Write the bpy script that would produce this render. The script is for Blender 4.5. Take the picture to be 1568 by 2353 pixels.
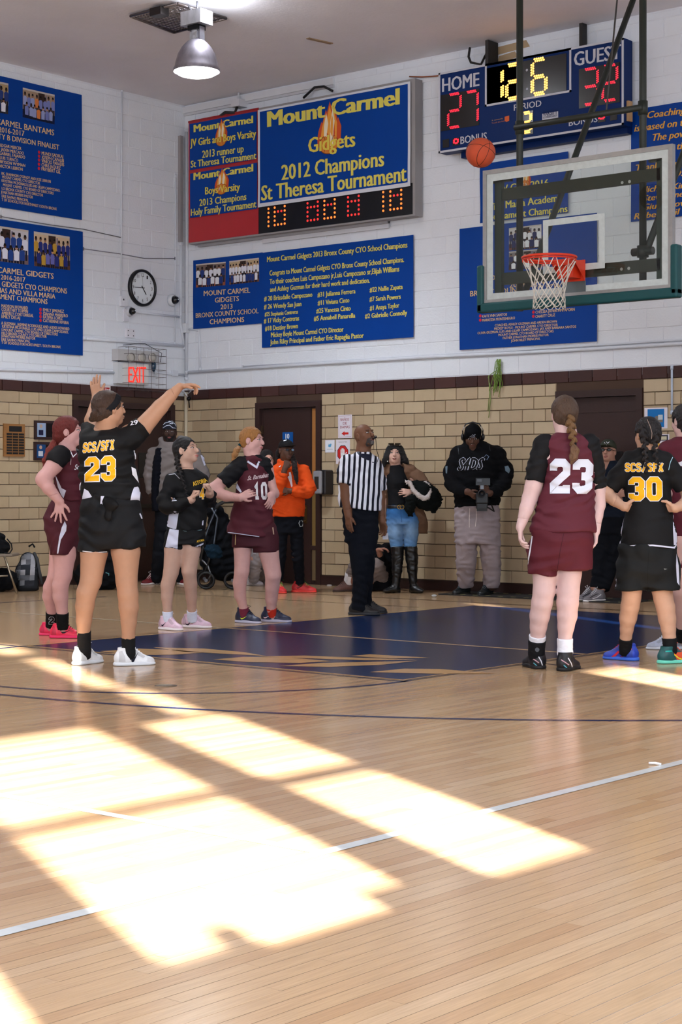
import bpy, bmesh, math, random
import numpy as np
from mathutils import Vector, Matrix
from mathutils.bvhtree import BVHTree

for o in list(bpy.data.objects): bpy.data.objects.remove(o)
SC = bpy.context.scene
COL = SC.collection

# ---------------------------------------------------------------- camera
IMW, IMH = 1568., 2353.
FPX, CX, YH, CAMH = 3950., 784., 1120., 1.18          # focal length, centre and horizon in image units, eye height
ANG = math.atan(FPX/4734.)
RX = np.array([math.cos(ANG), math.sin(ANG)])           # image right on the ground
FW = np.array([-math.sin(ANG), math.cos(ANG)])          # view direction on the ground
_zc = FPX*CAMH/(1329-YH); _xc = (425-CX)/FPX*_zc
CAM = -(_xc*RX+_zc*FW)
cd = bpy.data.cameras.new('camera'); cam = bpy.data.objects.new('camera', cd); COL.objects.link(cam)
cam.location = (CAM[0], CAM[1], CAMH); cam.rotation_euler = (math.pi/2, 0, ANG)
cd.sensor_fit = 'HORIZONTAL'; cd.sensor_width = 36.; cd.lens = 36.*FPX/IMW
cd.shift_x = 0.; cd.shift_y = (YH-IMH/2)/IMW
cd.clip_start = .05; cd.clip_end = 200
SC.camera = cam

# ---------------------------------------------------------------- world, sun, added fill areas, exposure
w = bpy.data.worlds.new('sky'); SC.world = w; w.use_nodes = True
w.node_tree.nodes['Background'].inputs[0].default_value = (.50, .66, 1., 1)
w.node_tree.nodes['Background'].inputs[1].default_value = 1.6
SUN_TAN = .466
sd = bpy.data.lights.new('sun', 'SUN'); sun = bpy.data.objects.new('sun', sd); COL.objects.link(sun)
sd.energy = 42.; sd.angle = math.radians(.9); sd.color = (1., .95, .88)
_d = Vector((-.8895, .457, -SUN_TAN)).normalized()
sun.rotation_euler = _d.to_track_quat('-Z', 'Y').to_euler(); sun.location = (25, -16, 12)
def area(name, loc, aim, sx, sy, power, col):
    l = bpy.data.lights.new(name, 'AREA'); l.shape = 'RECTANGLE'; l.size = sx; l.size_y = sy; l.energy = power; l.color = col
    o = bpy.data.objects.new(name, l); COL.objects.link(o); o.location = loc
    o.rotation_euler = (Vector(aim)-Vector(loc)).to_track_quat('-Z', 'Y').to_euler(); return o
area('window_daylight', (16.9, -12.0, 3.9), (0, -9.5, 1.6), 7.0, 3.0, 460, (.80, .89, 1.))  # soft fill added inside the window wall, wider than its openings
area('window_daylight', (16.9, -4.0, 4.0), (0, -4.0, 1.4), 5.0, 2.6, 120, (.86, .92, 1.))  # added fill where the wall has no opening
area('rear_daylight', (9., -26.8, 3.9), (7, 0, 2.4), 12., 3.2, 800, (.82, .90, 1.))  # added fill in front of the closed rear wall
SC.view_settings.view_transform = 'Standard'; SC.view_settings.look = 'None'
SC.view_settings.gamma = 1.; SC.view_settings.use_curve_mapping = False
SC.view_settings.exposure = 0.5

# ---------------------------------------------------------------- picture measurements -> places in the room
def floor_at(px, py, z=0.):
    Z = FPX*(CAMH-z)/(py-YH); p = CAM+(px-CX)/FPX*Z*RX+Z*FW
    return np.array([p[0], p[1], z])
def atY(px, py, y=0.):
    d = (px-CX)/FPX*RX+FW; t = (y-CAM[1])/d[1]; p = CAM+t*d
    return np.array([p[0], p[1], CAMH+(YH-py)/FPX*t])
def atX(px, py, x=0.):
    d = (px-CX)/FPX*RX+FW; t = (x-CAM[0])/d[0]; p = CAM+t*d
    return np.array([p[0], p[1], CAMH+(YH-py)/FPX*t])
def atZ(px, py, Z):
    p = CAM+(px-CX)/FPX*Z*RX+Z*FW
    return np.array([p[0], p[1], CAMH+(YH-py)/FPX*Z])
R3 = np.array([RX[0], RX[1], 0.]); F3 = np.array([FW[0], FW[1], 0.]); U3 = np.array([0., 0., 1.])

# ---------------------------------------------------------------- colour and materials
def lin(c):
    if isinstance(c, str): c = tuple(int(c[i:i+2], 16) for i in (0, 2, 4))
    r = [v/255. for v in c[:3]]
    return tuple(v/12.92 if v <= .04045 else ((v+.055)/1.055)**2.4 for v in r)
MATS = {}
def mat(name, col=None, rough=.6, metal=0., spec=.5, bump=0., bscale=40., mott=0., mscale=6., stretch=None, emit=None, estr=0., coat=0., trans=0., alpha=None, sss=0., ior=1.45, world=False):
    """Principled material; col=None reads the mesh colour attribute; mott = mottled value variation; bump = noise relief."""
    if name in MATS: return MATS[name]
    m = bpy.data.materials.new(name); m.use_nodes = True; MATS[name] = m
    nt = m.node_tree; N = nt.nodes; L = nt.links; b = N['Principled BSDF']
    b.inputs['Roughness'].default_value = rough; b.inputs['Metallic'].default_value = metal
    b.inputs['Specular IOR Level'].default_value = spec; b.inputs['IOR'].default_value = ior
    b.inputs['Coat Weight'].default_value = coat; b.inputs['Coat Roughness'].default_value = .12
    b.inputs['Transmission Weight'].default_value = trans
    if sss: b.inputs['Subsurface Weight'].default_value = sss; b.inputs['Subsurface Radius'].default_value = (.012, .005, .003); b.inputs['Subsurface Scale'].default_value = 1.
    if col is None:
        a = N.new('ShaderNodeAttribute'); a.attribute_name = 'Col'; src = a.outputs['Color']
    else:
        a = N.new('ShaderNodeRGB'); a.outputs[0].default_value = (*lin(col), 1); src = a.outputs[0]
    if mott or bump:
        tc = N.new('ShaderNodeTexCoord'); mp = N.new('ShaderNodeMapping')
        co = tc.outputs['Object']
        if world: g = N.new('ShaderNodeNewGeometry'); co = g.outputs['Position']
        L.new(co, mp.inputs[0])
        if stretch: mp.inputs['Scale'].default_value = stretch
    if mott:
        n = N.new('ShaderNodeTexNoise'); n.inputs['Scale'].default_value = mscale; n.inputs['Detail'].default_value = 6; n.inputs['Roughness'].default_value = .6
        L.new(mp.outputs[0], n.inputs['Vector'])
        r = N.new('ShaderNodeMapRange'); r.inputs['From Min'].default_value = .28; r.inputs['From Max'].default_value = .72
        r.inputs['To Min'].default_value = 1-mott; r.inputs['To Max'].default_value = 1+mott*.6
        L.new(n.outputs['Fac'], r.inputs['Value'])
        mx = N.new('ShaderNodeVectorMath'); mx.operation = 'SCALE'; L.new(src, mx.inputs[0]); L.new(r.outputs[0], mx.inputs['Scale']); src = mx.outputs[0]
    L.new(src, b.inputs['Base Color'])
    if bump:
        n2 = N.new('ShaderNodeTexNoise'); n2.inputs['Scale'].default_value = bscale; n2.inputs['Detail'].default_value = 5
        L.new(mp.outputs[0], n2.inputs['Vector'])
        bp = N.new('ShaderNodeBump'); bp.inputs['Strength'].default_value = bump; bp.inputs['Distance'].default_value = .01
        L.new(n2.outputs['Fac'], bp.inputs['Height']); L.new(bp.outputs[0], b.inputs['Normal'])
    if emit: b.inputs['Emission Color'].default_value = (*lin(emit), 1); b.inputs['Emission Strength'].default_value = estr
    if alpha is not None: b.inputs['Alpha'].default_value = alpha
    return m
M_PAINT = mat('painted_surface', None, .55, bump=.15, bscale=30, mott=.05, mscale=4)
M_PRINT = mat('printed_vinyl', None, .5, spec=.2, mott=.04, mscale=3)
M_SATIN = mat('satin_surface', None, .35, mott=.05)
M_METAL = mat('brushed_metal', None, .32, metal=.85, mott=.1, mscale=20)
M_CLOTH = mat('sports_cloth', None, .75, spec=.25, bump=.12, bscale=220, mott=.05, mscale=30)
M_RUBBER = mat('rubber', None, .6, mott=.05)
M_GLOSS = mat('glossy_surface', None, .15, coat=.4)

# ---------------------------------------------------------------- objects
WL = {}
def put(o, parent):
    COL.objects.link(o)
    if parent is not None: o.parent = parent
def thing(name, label, cat, loc=(0, 0, 0), group=None):
    o = bpy.data.objects.new(name, None); COL.objects.link(o); o.empty_display_size = .1
    o.location = loc; WL[o.name] = np.array(loc, float); o['label'] = label; o['category'] = cat
    if group: o['group'] = group
    return o
def tag(o, label, cat, group=None):
    o['label'] = label; o['category'] = cat
    if group: o['group'] = group
    return o
class MB:
    def __init__(s): s.v = []; s.f = []; s.c = []; s.sm = []
    def quad(s, pts, col=(200, 200, 200), smooth=False):
        i = len(s.v); s.v += [tuple(map(float, p)) for p in pts]; s.f.append(tuple(range(i, i+len(pts)))); s.c.append(lin(col)); s.sm.append(smooth)
    def box(s, c, sz, col=(200, 200, 200), ax=None, bev=0.):
        c = np.array(c, float); h = np.array(sz, float)/2
        X, Y, Z = (np.eye(3) if ax is None else np.array(ax, float))
        i = len(s.v); co = lin(col)
        for sx in (-1, 1):
            for sy in (-1, 1):
                for sz_ in (-1, 1): s.v.append(tuple(c+X*sx*h[0]+Y*sy*h[1]+Z*sz_*h[2]))
        for f in ((0, 1, 3, 2), (4, 6, 7, 5), (0, 4, 5, 1), (2, 3, 7, 6), (0, 2, 6, 4), (1, 5, 7, 3)):
            s.f.append(tuple(i+k for k in f)); s.c.append(co); s.sm.append(False)
        return s
    def box2(s, a, b, col=(200, 200, 200)):
        a = np.array(a, float); b = np.array(b, float); return s.box((a+b)/2, np.abs(b-a), col)
    def tube(s, pts, r, col=(200, 200, 200), n=8, caps=True, closed=False):
        P = [np.array(p, float) for p in pts]; m = len(P); rs = r if hasattr(r, '__len__') else [r]*m
        co = lin(col); i0 = len(s.v); prev = None
        for k in range(m):
            a = P[(k-1) % m] if (closed or k > 0) else P[k]; b = P[(k+1) % m] if (closed or k < m-1) else P[k]
            t = b-a; t = t/(np.linalg.norm(t)+1e-9)
            if prev is None: e = np.cross(t, [0, 0, 1.]); 
            else: e = prev-t*np.dot(prev, t)
            if np.linalg.norm(e) < 1e-4: e = np.cross(t, [1., 0, 0])
            e = e/np.linalg.norm(e); prev = e; g = np.cross(t, e)
            for j in range(n):
                q = 2*math.pi*j/n; s.v.append(tuple(P[k]+rs[k]*(math.cos(q)*e+math.sin(q)*g)))
        for k in range(m if closed else m-1):
            k2 = (k+1) % m
            for j in range(n):
                j2 = (j+1) % n; s.f.append((i0+k*n+j, i0+k*n+j2, i0+k2*n+j2, i0+k2*n+j)); s.c.append(co); s.sm.append(True)
        if caps and not closed:
            s.f.append(tuple(i0+j for j in reversed(range(n)))); s.c.append(co); s.sm.append(False)
            s.f.append(tuple(i0+(m-1)*n+j for j in range(n))); s.c.append(co); s.sm.append(False)
        return s
    def lathe(s, c, prof, col=(200, 200, 200), n=24, ax=None):
        c = np.array(c, float); X, Y, Z = (np.eye(3) if ax is None else np.array(ax, float)); i0 = len(s.v); co = lin(col)
        for r, z in prof:
            for j in range(n):
                q = 2*math.pi*j/n; s.v.append(tuple(c+X*r*math.cos(q)+Y*r*math.sin(q)+Z*z))
        for k in range(len(prof)-1):
            for j in range(n):
                j2 = (j+1) % n; s.f.append((i0+k*n+j, i0+k*n+j2, i0+(k+1)*n+j2, i0+(k+1)*n+j)); s.c.append(co); s.sm.append(True)
        return s
    def disc(s, c, r, nrm, col=(200, 200, 200), n=12, th=0.):
        nrm = np.array(nrm, float); a = np.cross(nrm, [0, 0, 1.]); 
        if np.linalg.norm(a) < 1e-3: a = np.array([1., 0, 0])
        a /= np.linalg.norm(a); b = np.cross(nrm, a); c = np.array(c, float)
        ring = [c+r*(math.cos(2*math.pi*j/n)*a+math.sin(2*math.pi*j/n)*b) for j in range(n)]
        if th: 
            i = len(s.v); s.v += [tuple(p+nrm*th) for p in ring]+[tuple(p) for p in ring]
            s.f.append(tuple(range(i, i+n))); s.c.append(lin(col)); s.sm.append(False)
            for j in range(n): s.f.append((i+j, i+n+j, i+n+(j+1) % n, i+(j+1) % n)); s.c.append(lin(col)); s.sm.append(True)
        else: s.quad(ring, col)
        return s
    def sphere(s, c, r, col=(200, 200, 200), n=12, m=8, ax=None):
        rr = r if hasattr(r, '__len__') else (r, r, r); c = np.array(c, float); X, Y, Z = (np.eye(3) if ax is None else np.array(ax, float)); i0 = len(s.v); co = lin(col)
        for k in range(m+1):
            ph = math.pi*k/m
            for j in range(n):
                q = 2*math.pi*j/n; s.v.append(tuple(c+X*rr[0]*math.sin(ph)*math.cos(q)+Y*rr[1]*math.sin(ph)*math.sin(q)+Z*rr[2]*math.cos(ph)))
        for k in range(m):
            for j in range(n):
                j2 = (j+1) % n; s.f.append((i0+k*n+j, i0+(k+1)*n+j, i0+(k+1)*n+j2, i0+k*n+j2)); s.c.append(co); s.sm.append(True)
        return s
    def raw(s, V, Fc, col, smooth=False):
        i = len(s.v); s.v += [tuple(p) for p in V]; co = lin(col)
        for f in Fc: s.f.append(tuple(i+k for k in f)); s.c.append(co); s.sm.append(smooth)
    def mesh(s, name, m, origin):
        me = bpy.data.meshes.new(name); og = np.array(origin, float)
        V = np.array(s.v, float)-og
        me.from_pydata(V.tolist(), [], s.f)
        ca = me.color_attributes.new('Col', 'FLOAT_COLOR', 'CORNER')
        cnt = [len(f) for f in s.f]; arr = np.ones((sum(cnt), 4), np.float32); arr[:, :3] = np.repeat(np.array(s.c, np.float32), cnt, axis=0)
        ca.data.foreach_set('color', arr.ravel()); me.polygons.foreach_set('use_smooth', s.sm)
        me.materials.append(m); me.update(); return me
    def build(s, name, m, parent=None, kind=None):
        if parent is not None: og = WL[parent.name]
        else:
            V = np.array(s.v, float); og = (V.min(0)+V.max(0))/2; og[2] = V[:, 2].min()
        o = bpy.data.objects.new(name, s.mesh(name, m, og)); put(o, parent)
        if parent is None: o.location = og
        WL[o.name] = og.copy()
        if kind: o['kind'] = kind
        return o

# ---------------------------------------------------------------- lettering
_TX = {}
def text_geo(body, bold=0., font=None, shear=0.):
    k = (body, bold, shear)
    if k in _TX: return _TX[k]
    cu = bpy.data.curves.new('t', 'FONT'); cu.body = body; cu.size = 1.; cu.offset = bold; cu.resolution_u = 2; cu.shear = shear; cu.fill_mode = 'FRONT' if hasattr(cu, 'fill_mode') else cu.fill_mode
    ob = bpy.data.objects.new('t', cu); COL.objects.link(ob)
    dg = bpy.context.evaluated_depsgraph_get(); me = bpy.data.meshes.new_from_object(ob.evaluated_get(dg))
    V = np.array([v.co[:2] for v in me.vertices]) if len(me.vertices) else np.zeros((0, 2)); Fc = [tuple(p.vertices) for p in me.polygons]
    bpy.data.objects.remove(ob); bpy.data.curves.remove(cu); bpy.data.meshes.remove(me)
    _TX[k] = (V, Fc); return _TX[k]
CAPH = [None]
def cap_height(bold):
    V, _ = text_geo('H', bold); return V[:, 1].max()
class Sheet:
    """a hanging sheet on a wall: (u, v) -> point with gentle ripples; n points into the room"""
    def __init__(s, o, u, v, n, off=.012, amp=.004, seed=0, fr=5.):
        s.o = np.array(o, float); s.u = np.array(u, float); s.w = np.array(v, float); s.n = np.array(n, float); s.off = off; s.amp = amp; s.seed = seed; s.fr = fr
    def at(s, u, v, d=0.):
        z = s.amp*(math.sin(u*s.fr+s.seed)+.6*math.sin(u*s.fr*1.7-v*s.fr*.8+s.seed*2)+.5*math.sin(v*s.fr*2.1+u*2+s.seed))
        return s.o+s.u*u+s.w*v+s.n*(s.off+z+d)
    def panel(s, mb, u0, v0, u1, v1, col, d=0., nu=10, nv=10, th=0.):
        for i in range(nu):
            for j in range(nv):
                a = u0+(u1-u0)*i/nu; b = u0+(u1-u0)*(i+1)/nu; c = v0+(v1-v0)*j/nv; e = v0+(v1-v0)*(j+1)/nv
                mb.quad([s.at(a, c, d), s.at(b, c, d), s.at(b, e, d), s.at(a, e, d)], col, True)
        if th:
            for (pa, pb) in (((u0, v0), (u1, v0)), ((u1, v0), (u1, v1)), ((u1, v1), (u0, v1)), ((u0, v1), (u0, v0))):
                for i in range(8):
                    t, t2 = i/8, (i+1)/8; A = (pa[0]+(pb[0]-pa[0])*t, pa[1]+(pb[1]-pa[1])*t); B = (pa[0]+(pb[0]-pa[0])*t2, pa[1]+(pb[1]-pa[1])*t2)
                    mb.quad([s.at(*A, d), s.at(*A, d-th), s.at(*B, d-th), s.at(*B, d)], col)
    def text(s, mb, vis, u0, v0, u1, v1, h, col, d=.003, bold=.0, prefix='', shear=0.):
        """vis spans (u0,v0)-(u1,v1) along its baseline with capitals h tall; prefix runs on to the left"""
        V, Fc = text_geo(vis, 0., shear=shear)
        if not len(V): return
        x0, x1 = V[:, 0].min(), V[:, 0].max(); sx = (u1-u0)/(x1-x0); sy = h/cap_height(0.); sl = (v1-v0)/(u1-u0)
        sets = [(V, Fc, x0, u0)]
        if prefix:
            P, Pf = text_geo(prefix, 0., shear=shear)
            if len(P): sets.append((P, Pf, P[:, 0].max()+.06, u0))
        for W, G, xo, ua in sets:
            for q, bx in enumerate((-1, 1, 0) if bold else (0,)):
                pts = []
                for x, y in W:
                    u = ua+(x-xo+bx*bold)*sx; pts.append(s.at(u, v0+(u-u0)*sl+y*sy, d+q*.0002))
                mb.raw(pts, G, col)
LW = lambda **k: Sheet((0, 0, 0), (0, 1, 0), (0, 0, 1), (1, 0, 0), **k)
RW = lambda **k: Sheet((0, 0, 0), (1, 0, 0), (0, 0, 1), (0, -1, 0), **k)

# heavy block characters made of broad strokes, for numbers on shirts
GL = {
 '2': [[(.11, .66), (.11, .80), (.21, .9), (.43, .9), (.53, .80), (.53, .60), (.11, .24), (.11, .10), (.53, .10), (.53, .24)]],
 '3': [[(.11, .70), (.11, .80), (.21, .9), (.43, .9), (.53, .8), (.53, .6), (.43, .5), (.28, .5)], [(.43, .5), (.53, .4), (.53, .2), (.43, .1), (.21, .1), (.11, .2), (.11, .3)]],
 '0': [[(.32, .9), (.21, .9), (.11, .78), (.11, .22), (.21, .1), (.43, .1), (.53, .22), (.53, .78), (.43, .9), (.32, .9)]],
 '1': [[(.12, .72), (.32, .88), (.32, .1)], [(.14, .1), (.50, .1)]],
 '4': [[(.40, .0), (.40, .96), (.08, .38), (.08, .30), (.58, .30)]],
 '6': [[(.53, .74), (.53, .80), (.43, .9), (.21, .9), (.11, .8), (.11, .2), (.21, .1), (.43, .1), (.53, .2), (.53, .42), (.43, .53), (.13, .53)]],
 '9': [[(.11, .26), (.11, .20), (.21, .1), (.43, .1), (.53, .2), (.53, .8), (.43, .9), (.21, .9), (.11, .8), (.11, .58), (.21, .47), (.51, .47)]],
 '7': [[(.08, .9), (.54, .9), (.30, .1)]],
 'S': [[(.53, .74), (.53, .80), (.43, .9), (.21, .9), (.11, .8), (.11, .62), (.21, .52), (.43, .48), (.53, .38), (.53, .2), (.43, .1), (.21, .1), (.11, .2), (.11, .28)]],
 'C': [[(.53, .70), (.53, .80), (.43, .9), (.21, .9), (.11, .8), (.11, .2), (.21, .1), (.43, .1), (.53, .2), (.53, .3)]],
 'F': [[(.54, .9), (.14, .9), (.14, .02)], [(.14, .5), (.42, .5)]],
 'X': [[(.10, .97), (.54, .03)], [(.54, .97), (.10, .03)]],
 '/': [[(.10, -.02), (.54, 1.02)]],
 'T': [[(.05, .9), (.59, .9)], [(.32, .9), (.32, .02)]],
 'U': [[(.11, .98), (.11, .2), (.21, .1), (.43, .1), (.53, .2), (.53, .98)]],
 'A': [[(.08, .0), (.32, .95), (.56, .0)], [(.16, .32), (.48, .32)]],
 'M': [[(.08, .0), (.08, .95), (.32, .5), (.56, .95), (.56, .0)]],
 'D': [[(.11, .1), (.11, .9), (.40, .9), (.53, .78), (.53, .22), (.40, .1), (.11, .1)]],
}
def stroke_geo(pts, t):
    P = [np.array(p) for p in pts]; n = len(P); closed = np.allclose(P[0], P[-1]); L = []; Rr = []
    for i in range(n):
        if closed and i in (0, n-1): a, b = P[1]-P[0], P[-1]-P[-2]; d1 = b/np.linalg.norm(b); d2 = a/np.linalg.norm(a)
        else:
            d1 = P[i]-P[i-1] if i > 0 else P[1]-P[0]; d2 = P[i+1]-P[i] if i < n-1 else P[-1]-P[-2]
            d1 = d1/np.linalg.norm(d1); d2 = d2/np.linalg.norm(d2)
        n1 = np.array([-d1[1], d1[0]]); n2 = np.array([-d2[1], d2[0]]); m = n1+n2; m = m/(np.linalg.norm(m)+1e-9); k = min(1/max(np.dot(m, n1), .4), 2.2)
        L.append(P[i]+m*k*t/2); Rr.append(P[i]-m*k*t/2)
    V = []; Fc = []
    for i in range(n): V += [L[i], Rr[i]]
    for i in range(n-1): Fc.append((2*i, 2*i+1, 2*i+3, 2*i+2))
    return V, Fc
def block_geo(body, t=.21, gap=.10, grow=0., squeeze=1.):
    V = []; Fc = []; x = 0.
    for ch in body:
        if ch == ' ': x += .4; continue
        for st in GL[ch]:
            q = [np.array(p) for p in st]
            if grow:
                d = q[0]-q[1]; q[0] = q[0]+d/np.linalg.norm(d)*grow/2
                d = q[-1]-q[-2]; q[-1] = q[-1]+d/np.linalg.norm(d)*grow/2
            v, f = stroke_geo(q, t+grow); i = len(V); V += [(p[0]+x, p[1]) for p in v]; Fc += [tuple(i+k for k in g) for g in f]
        x += .64+gap
    V = np.array(V); 
    return V, Fc, x-gap
# ================================================================ THE ROOM
rnd = random.Random(7)
CEIL = 6.13; WX = 17.0; WY = -27.0
TW, TH_, TB, TT = .3, .137, .118, 2.31      # glazed tile: length, course height, bottom and top of the tiled wainscot
M_WALL = mat('white_block_paint', (222, 224, 230), .5, bump=.35, bscale=60, mott=.05, mscale=3)
M_TILE = mat('glazed_wall_tile', None, .28, spec=.5, bump=.06, bscale=8, mott=.07, mscale=5)
M_GROUT = mat('dark_grout', (74, 54, 42), .9)
M_CEIL = mat('ceiling_plaster', (232, 231, 238), .8, bump=.2, bscale=25, mott=.06, mscale=.9)
M_DOOR = mat('dark_brown_door_paint', (52, 33, 30), .38, bump=.1, bscale=50, mott=.12, mscale=3)
def structure(o): o['kind'] = 'structure'; return o

# floor: a sub-floor with maple strips laid along the court
mb = MB(); mb.box2((0, WY, -.12), (WX, 0, -.021), (60, 40, 25)); FLOOR = structure(mb.build('floor', mat('sub_floor', (52, 36, 24), .9)))
M_WOOD = mat('varnished_maple', None, .2, spec=.5, mott=.16, mscale=14, stretch=(9., .45, 1.), bump=.02, bscale=6, world=True, coat=.25)
PWD = .0572; wood_cols = [(190, 158, 122), (187, 154, 118), (192, 161, 126), (184, 150, 114), (188, 156, 120), (194, 164, 130), (180, 145, 109), (191, 159, 123)]
def plank_mesh(col):
    m = MB(); w2 = PWD/2-.0005; b = .0007
    m.quad([(-w2+b, 0, 0), (w2-b, 0, 0), (w2-b, 1, 0), (-w2+b, 1, 0)], col)
    dk = tuple(int(c*.62) for c in col)
    m.quad([(-w2, 0, -b), (-w2+b, 0, 0), (-w2+b, 1, 0), (-w2, 1, -b)], dk); m.quad([(w2-b, 0, 0), (w2, 0, -b), (w2, 1, -b), (w2-b, 1, 0)], dk)
    m.quad([(-w2, 0, -.02), (-w2, 0, -b), (-w2, 1, -b), (-w2, 1, -.02)], col); m.quad([(w2, 0, -b), (w2, 0, -.02), (w2, 1, -.02), (w2, 1, -b)], col)
    m.quad([(-w2, 0, -.02), (w2, 0, -.02), (w2, 0, -b), (-w2, 0, -b)], col); m.quad([(-w2, 1, -b), (w2, 1, -b), (w2, 1, -.02), (-w2, 1, -.02)], col)
    return m
PM = [plank_mesh(c).mesh('plank', M_WOOD, (0, 0, 0)) for c in wood_cols]
planks = []
for i in range(int(WX/PWD)):
    x = (i+.5)*PWD; y = -20.+rnd.uniform(-1, 0)
    while y < -.01:
        l = rnd.uniform(.7, 2.4); y2 = min(y+l, -.002)
        planks.append((x, y, y2-y-.001, rnd.randrange(8))); y = y2
def plank_px(p):
    d = np.array([p[0], p[1]+p[2]/2])-CAM; Z = d@FW
    if Z < 2.5: return -1
    px = CX+FPX*(d@RX)/Z; py = YH+FPX*CAMH/Z
    if px < -250 or px > IMW+250 or py > IMH+200: return -1
    return p[2]/Z/Z
order = sorted(range(len(planks)), key=lambda k: -plank_px(planks[k])); near = set(order[:300]); mb = MB()
fo = WL[FLOOR.name]
for k, (x, y, l, c) in enumerate(planks):
    if k in near:
        o = bpy.data.objects.new('plank', PM[c]); COL.objects.link(o); o.parent = FLOOR; o.location = (x-fo[0], y-fo[1], -fo[2]); o.scale = (1, l, 1)
    else:
        w2 = PWD/2-.0004; col = wood_cols[c]
        mb.quad([(x-w2, y, 0), (x+w2, y, 0), (x+w2, y+l, 0), (x-w2, y+l, 0)], col)
        mb.quad([(x-w2, y, -.02), (x+w2, y, -.02), (x+w2, y, 0), (x-w2, y, 0)], col)
        mb.quad([(x-w2, y, -.02), (x-w2, y, 0), (x-w2, y+l, 0), (x-w2, y+l, -.02)], col); mb.quad([(x+w2, y, 0), (x+w2, y, -.02), (x+w2, y+l, -.02), (x+w2, y+l, 0)], col)
mb.box2((0, WY, -.021), (WX, -19.9, -.0005), wood_cols[0])
mb.build('plank_field', M_WOOD, FLOOR, 'stuff')

# painted court markings, thin coats of floor paint
M_FPAINT = mat('floor_paint', None, .22, spec=.4, mott=.14, mscale=7, world=True)
def strip(mb, pts, w, col, z=.0012):
    V, Fc = stroke_geo([np.array(p[:2]) for p in pts], w)
    mb.raw([(p[0], p[1], z) for p in V], Fc, col)
LX0, LX1, LY0, LY1 = 5.88, 9.41, -7.5, -1.8; LC = (LX0+LX1)/2
mb = MB()
mb.quad([(LX0, LY0, .001), (LX1, LY0, .001), (LX1, LY1, .001), (LX0, LY1, .001)], (9, 34, 76))
cream = (196, 160, 116)
strip(mb, [(LX0-.03, LY0-.0), (LX0-.03, LY1)], .035, cream); strip(mb, [(LX1+.03, LY0-.05), (LX1+.03, LY1)], .02, (26, 38, 70)); strip(mb, [(LX1-.02, LY0), (LX1-.02, LY1)], .02, cream, .0016)
strip(mb, [(LX0-.9, LY0-.06), (LX1+.05, LY0-.06)], .03, (26, 38, 70)); strip(mb, [(LX0, LY0), (LX1, LY0)], .025, cream, .0016)
strip(mb, [(LX0, -5.38), (LX1, -5.38)], .05, (190, 160, 125), .0016)
LANE = mb.build('court_marking_lane', M_FPAINT, FLOOR)
mb = MB()                                                                     # large cream letters lying in the lane
for q in ([(230, 1497), (320, 1491), (400, 1494), (470, 1500), (400, 1505), (300, 1506)], [(352, 1488), (470, 1491), (560, 1499), (612, 1508), (520, 1503), (420, 1498)],
          [(490, 1516), (560, 1510), (660, 1511), (762, 1520), (690, 1524), (570, 1522)], [(590, 1509), (700, 1507), (800, 1511), (965, 1517), (840, 1518), (700, 1513)], [(640, 1531), (740, 1524), (960, 1519), (880, 1528), (760, 1533)],
          [(850, 1545), (930, 1537), (1010, 1538), (1142, 1548), (1000, 1549)], [(805, 1508), (850, 1504), (990, 1512), (900, 1514)]):
    mb.quad([tuple(floor_at(x, y)[:2])+(.0022,) for x, y in q], (188, 150, 104))
mb.build('court_marking_letters', M_FPAINT, FLOOR)
mb = MB(); navy = (24, 36, 78)
arc = lambda cx, cy, r, a0, a1, n=64: [(cx+r*math.cos(math.radians(a0+(a1-a0)*i/n)), cy+r*math.sin(math.radians(a0+(a1-a0)*i/n))) for i in range(n+1)]
strip(mb, arc(LC, LY0, 1.80, 180, 360), .045, navy); strip(mb, [(2.0, -3.2)]+arc(LC, -3.72, 5.85, 190, 368)+[(13.4, -1.4)], .05, navy)
strip(mb, [(1.3, -1.42), (14.2, -1.42)], .05, (48, 30, 24)); strip(mb, [(9.52, -6.1), (9.9, -6.25)], .03, navy); strip(mb, [(1.2, -2.35), (5.6, -2.35)], .03, (60, 38, 28))
mb.build('court_marking_arcs', M_FPAINT, FLOOR)
mb = MB(); wh = (196, 200, 200)
strip(mb, [(12.24, -19.), (12.24, -1.5)], .055, wh, .0018); strip(mb, [(6.2, -11.6), (12.22, -11.6)], .05, wh, .0014); strip(mb, [(2.2, -5.38), (5.8, -5.38)], .045, (190, 178, 160), .0014)
mb.build('court_marking_white', M_FPAINT, FLOOR)
mb = MB()                                                                    # net post sockets let into the floor
c = floor_at(381, 1576); mb.lathe((c[0], c[1], 0), [(.0, .0015), (.055, .0015), (.06, .003), (.066, .003), (.068, 0)], (120, 105, 84), 24)
tag(mb.build('floor_socket', M_METAL), 'small round metal floor socket cover in front of the white shoes', 'floor cover')
mb = MB(); a, b = floor_at(1492, 1757), floor_at(1520, 1759)
mb.tube([a+[0, 0, .006], (a+b)/2+[0, 0, .008], b+[0, 0, .005]], .006, (240, 240, 240), 6)
tag(mb.build('paper_scrap', M_PAINT), 'white scrap of paper lying on the floor at right', 'litter')

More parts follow.
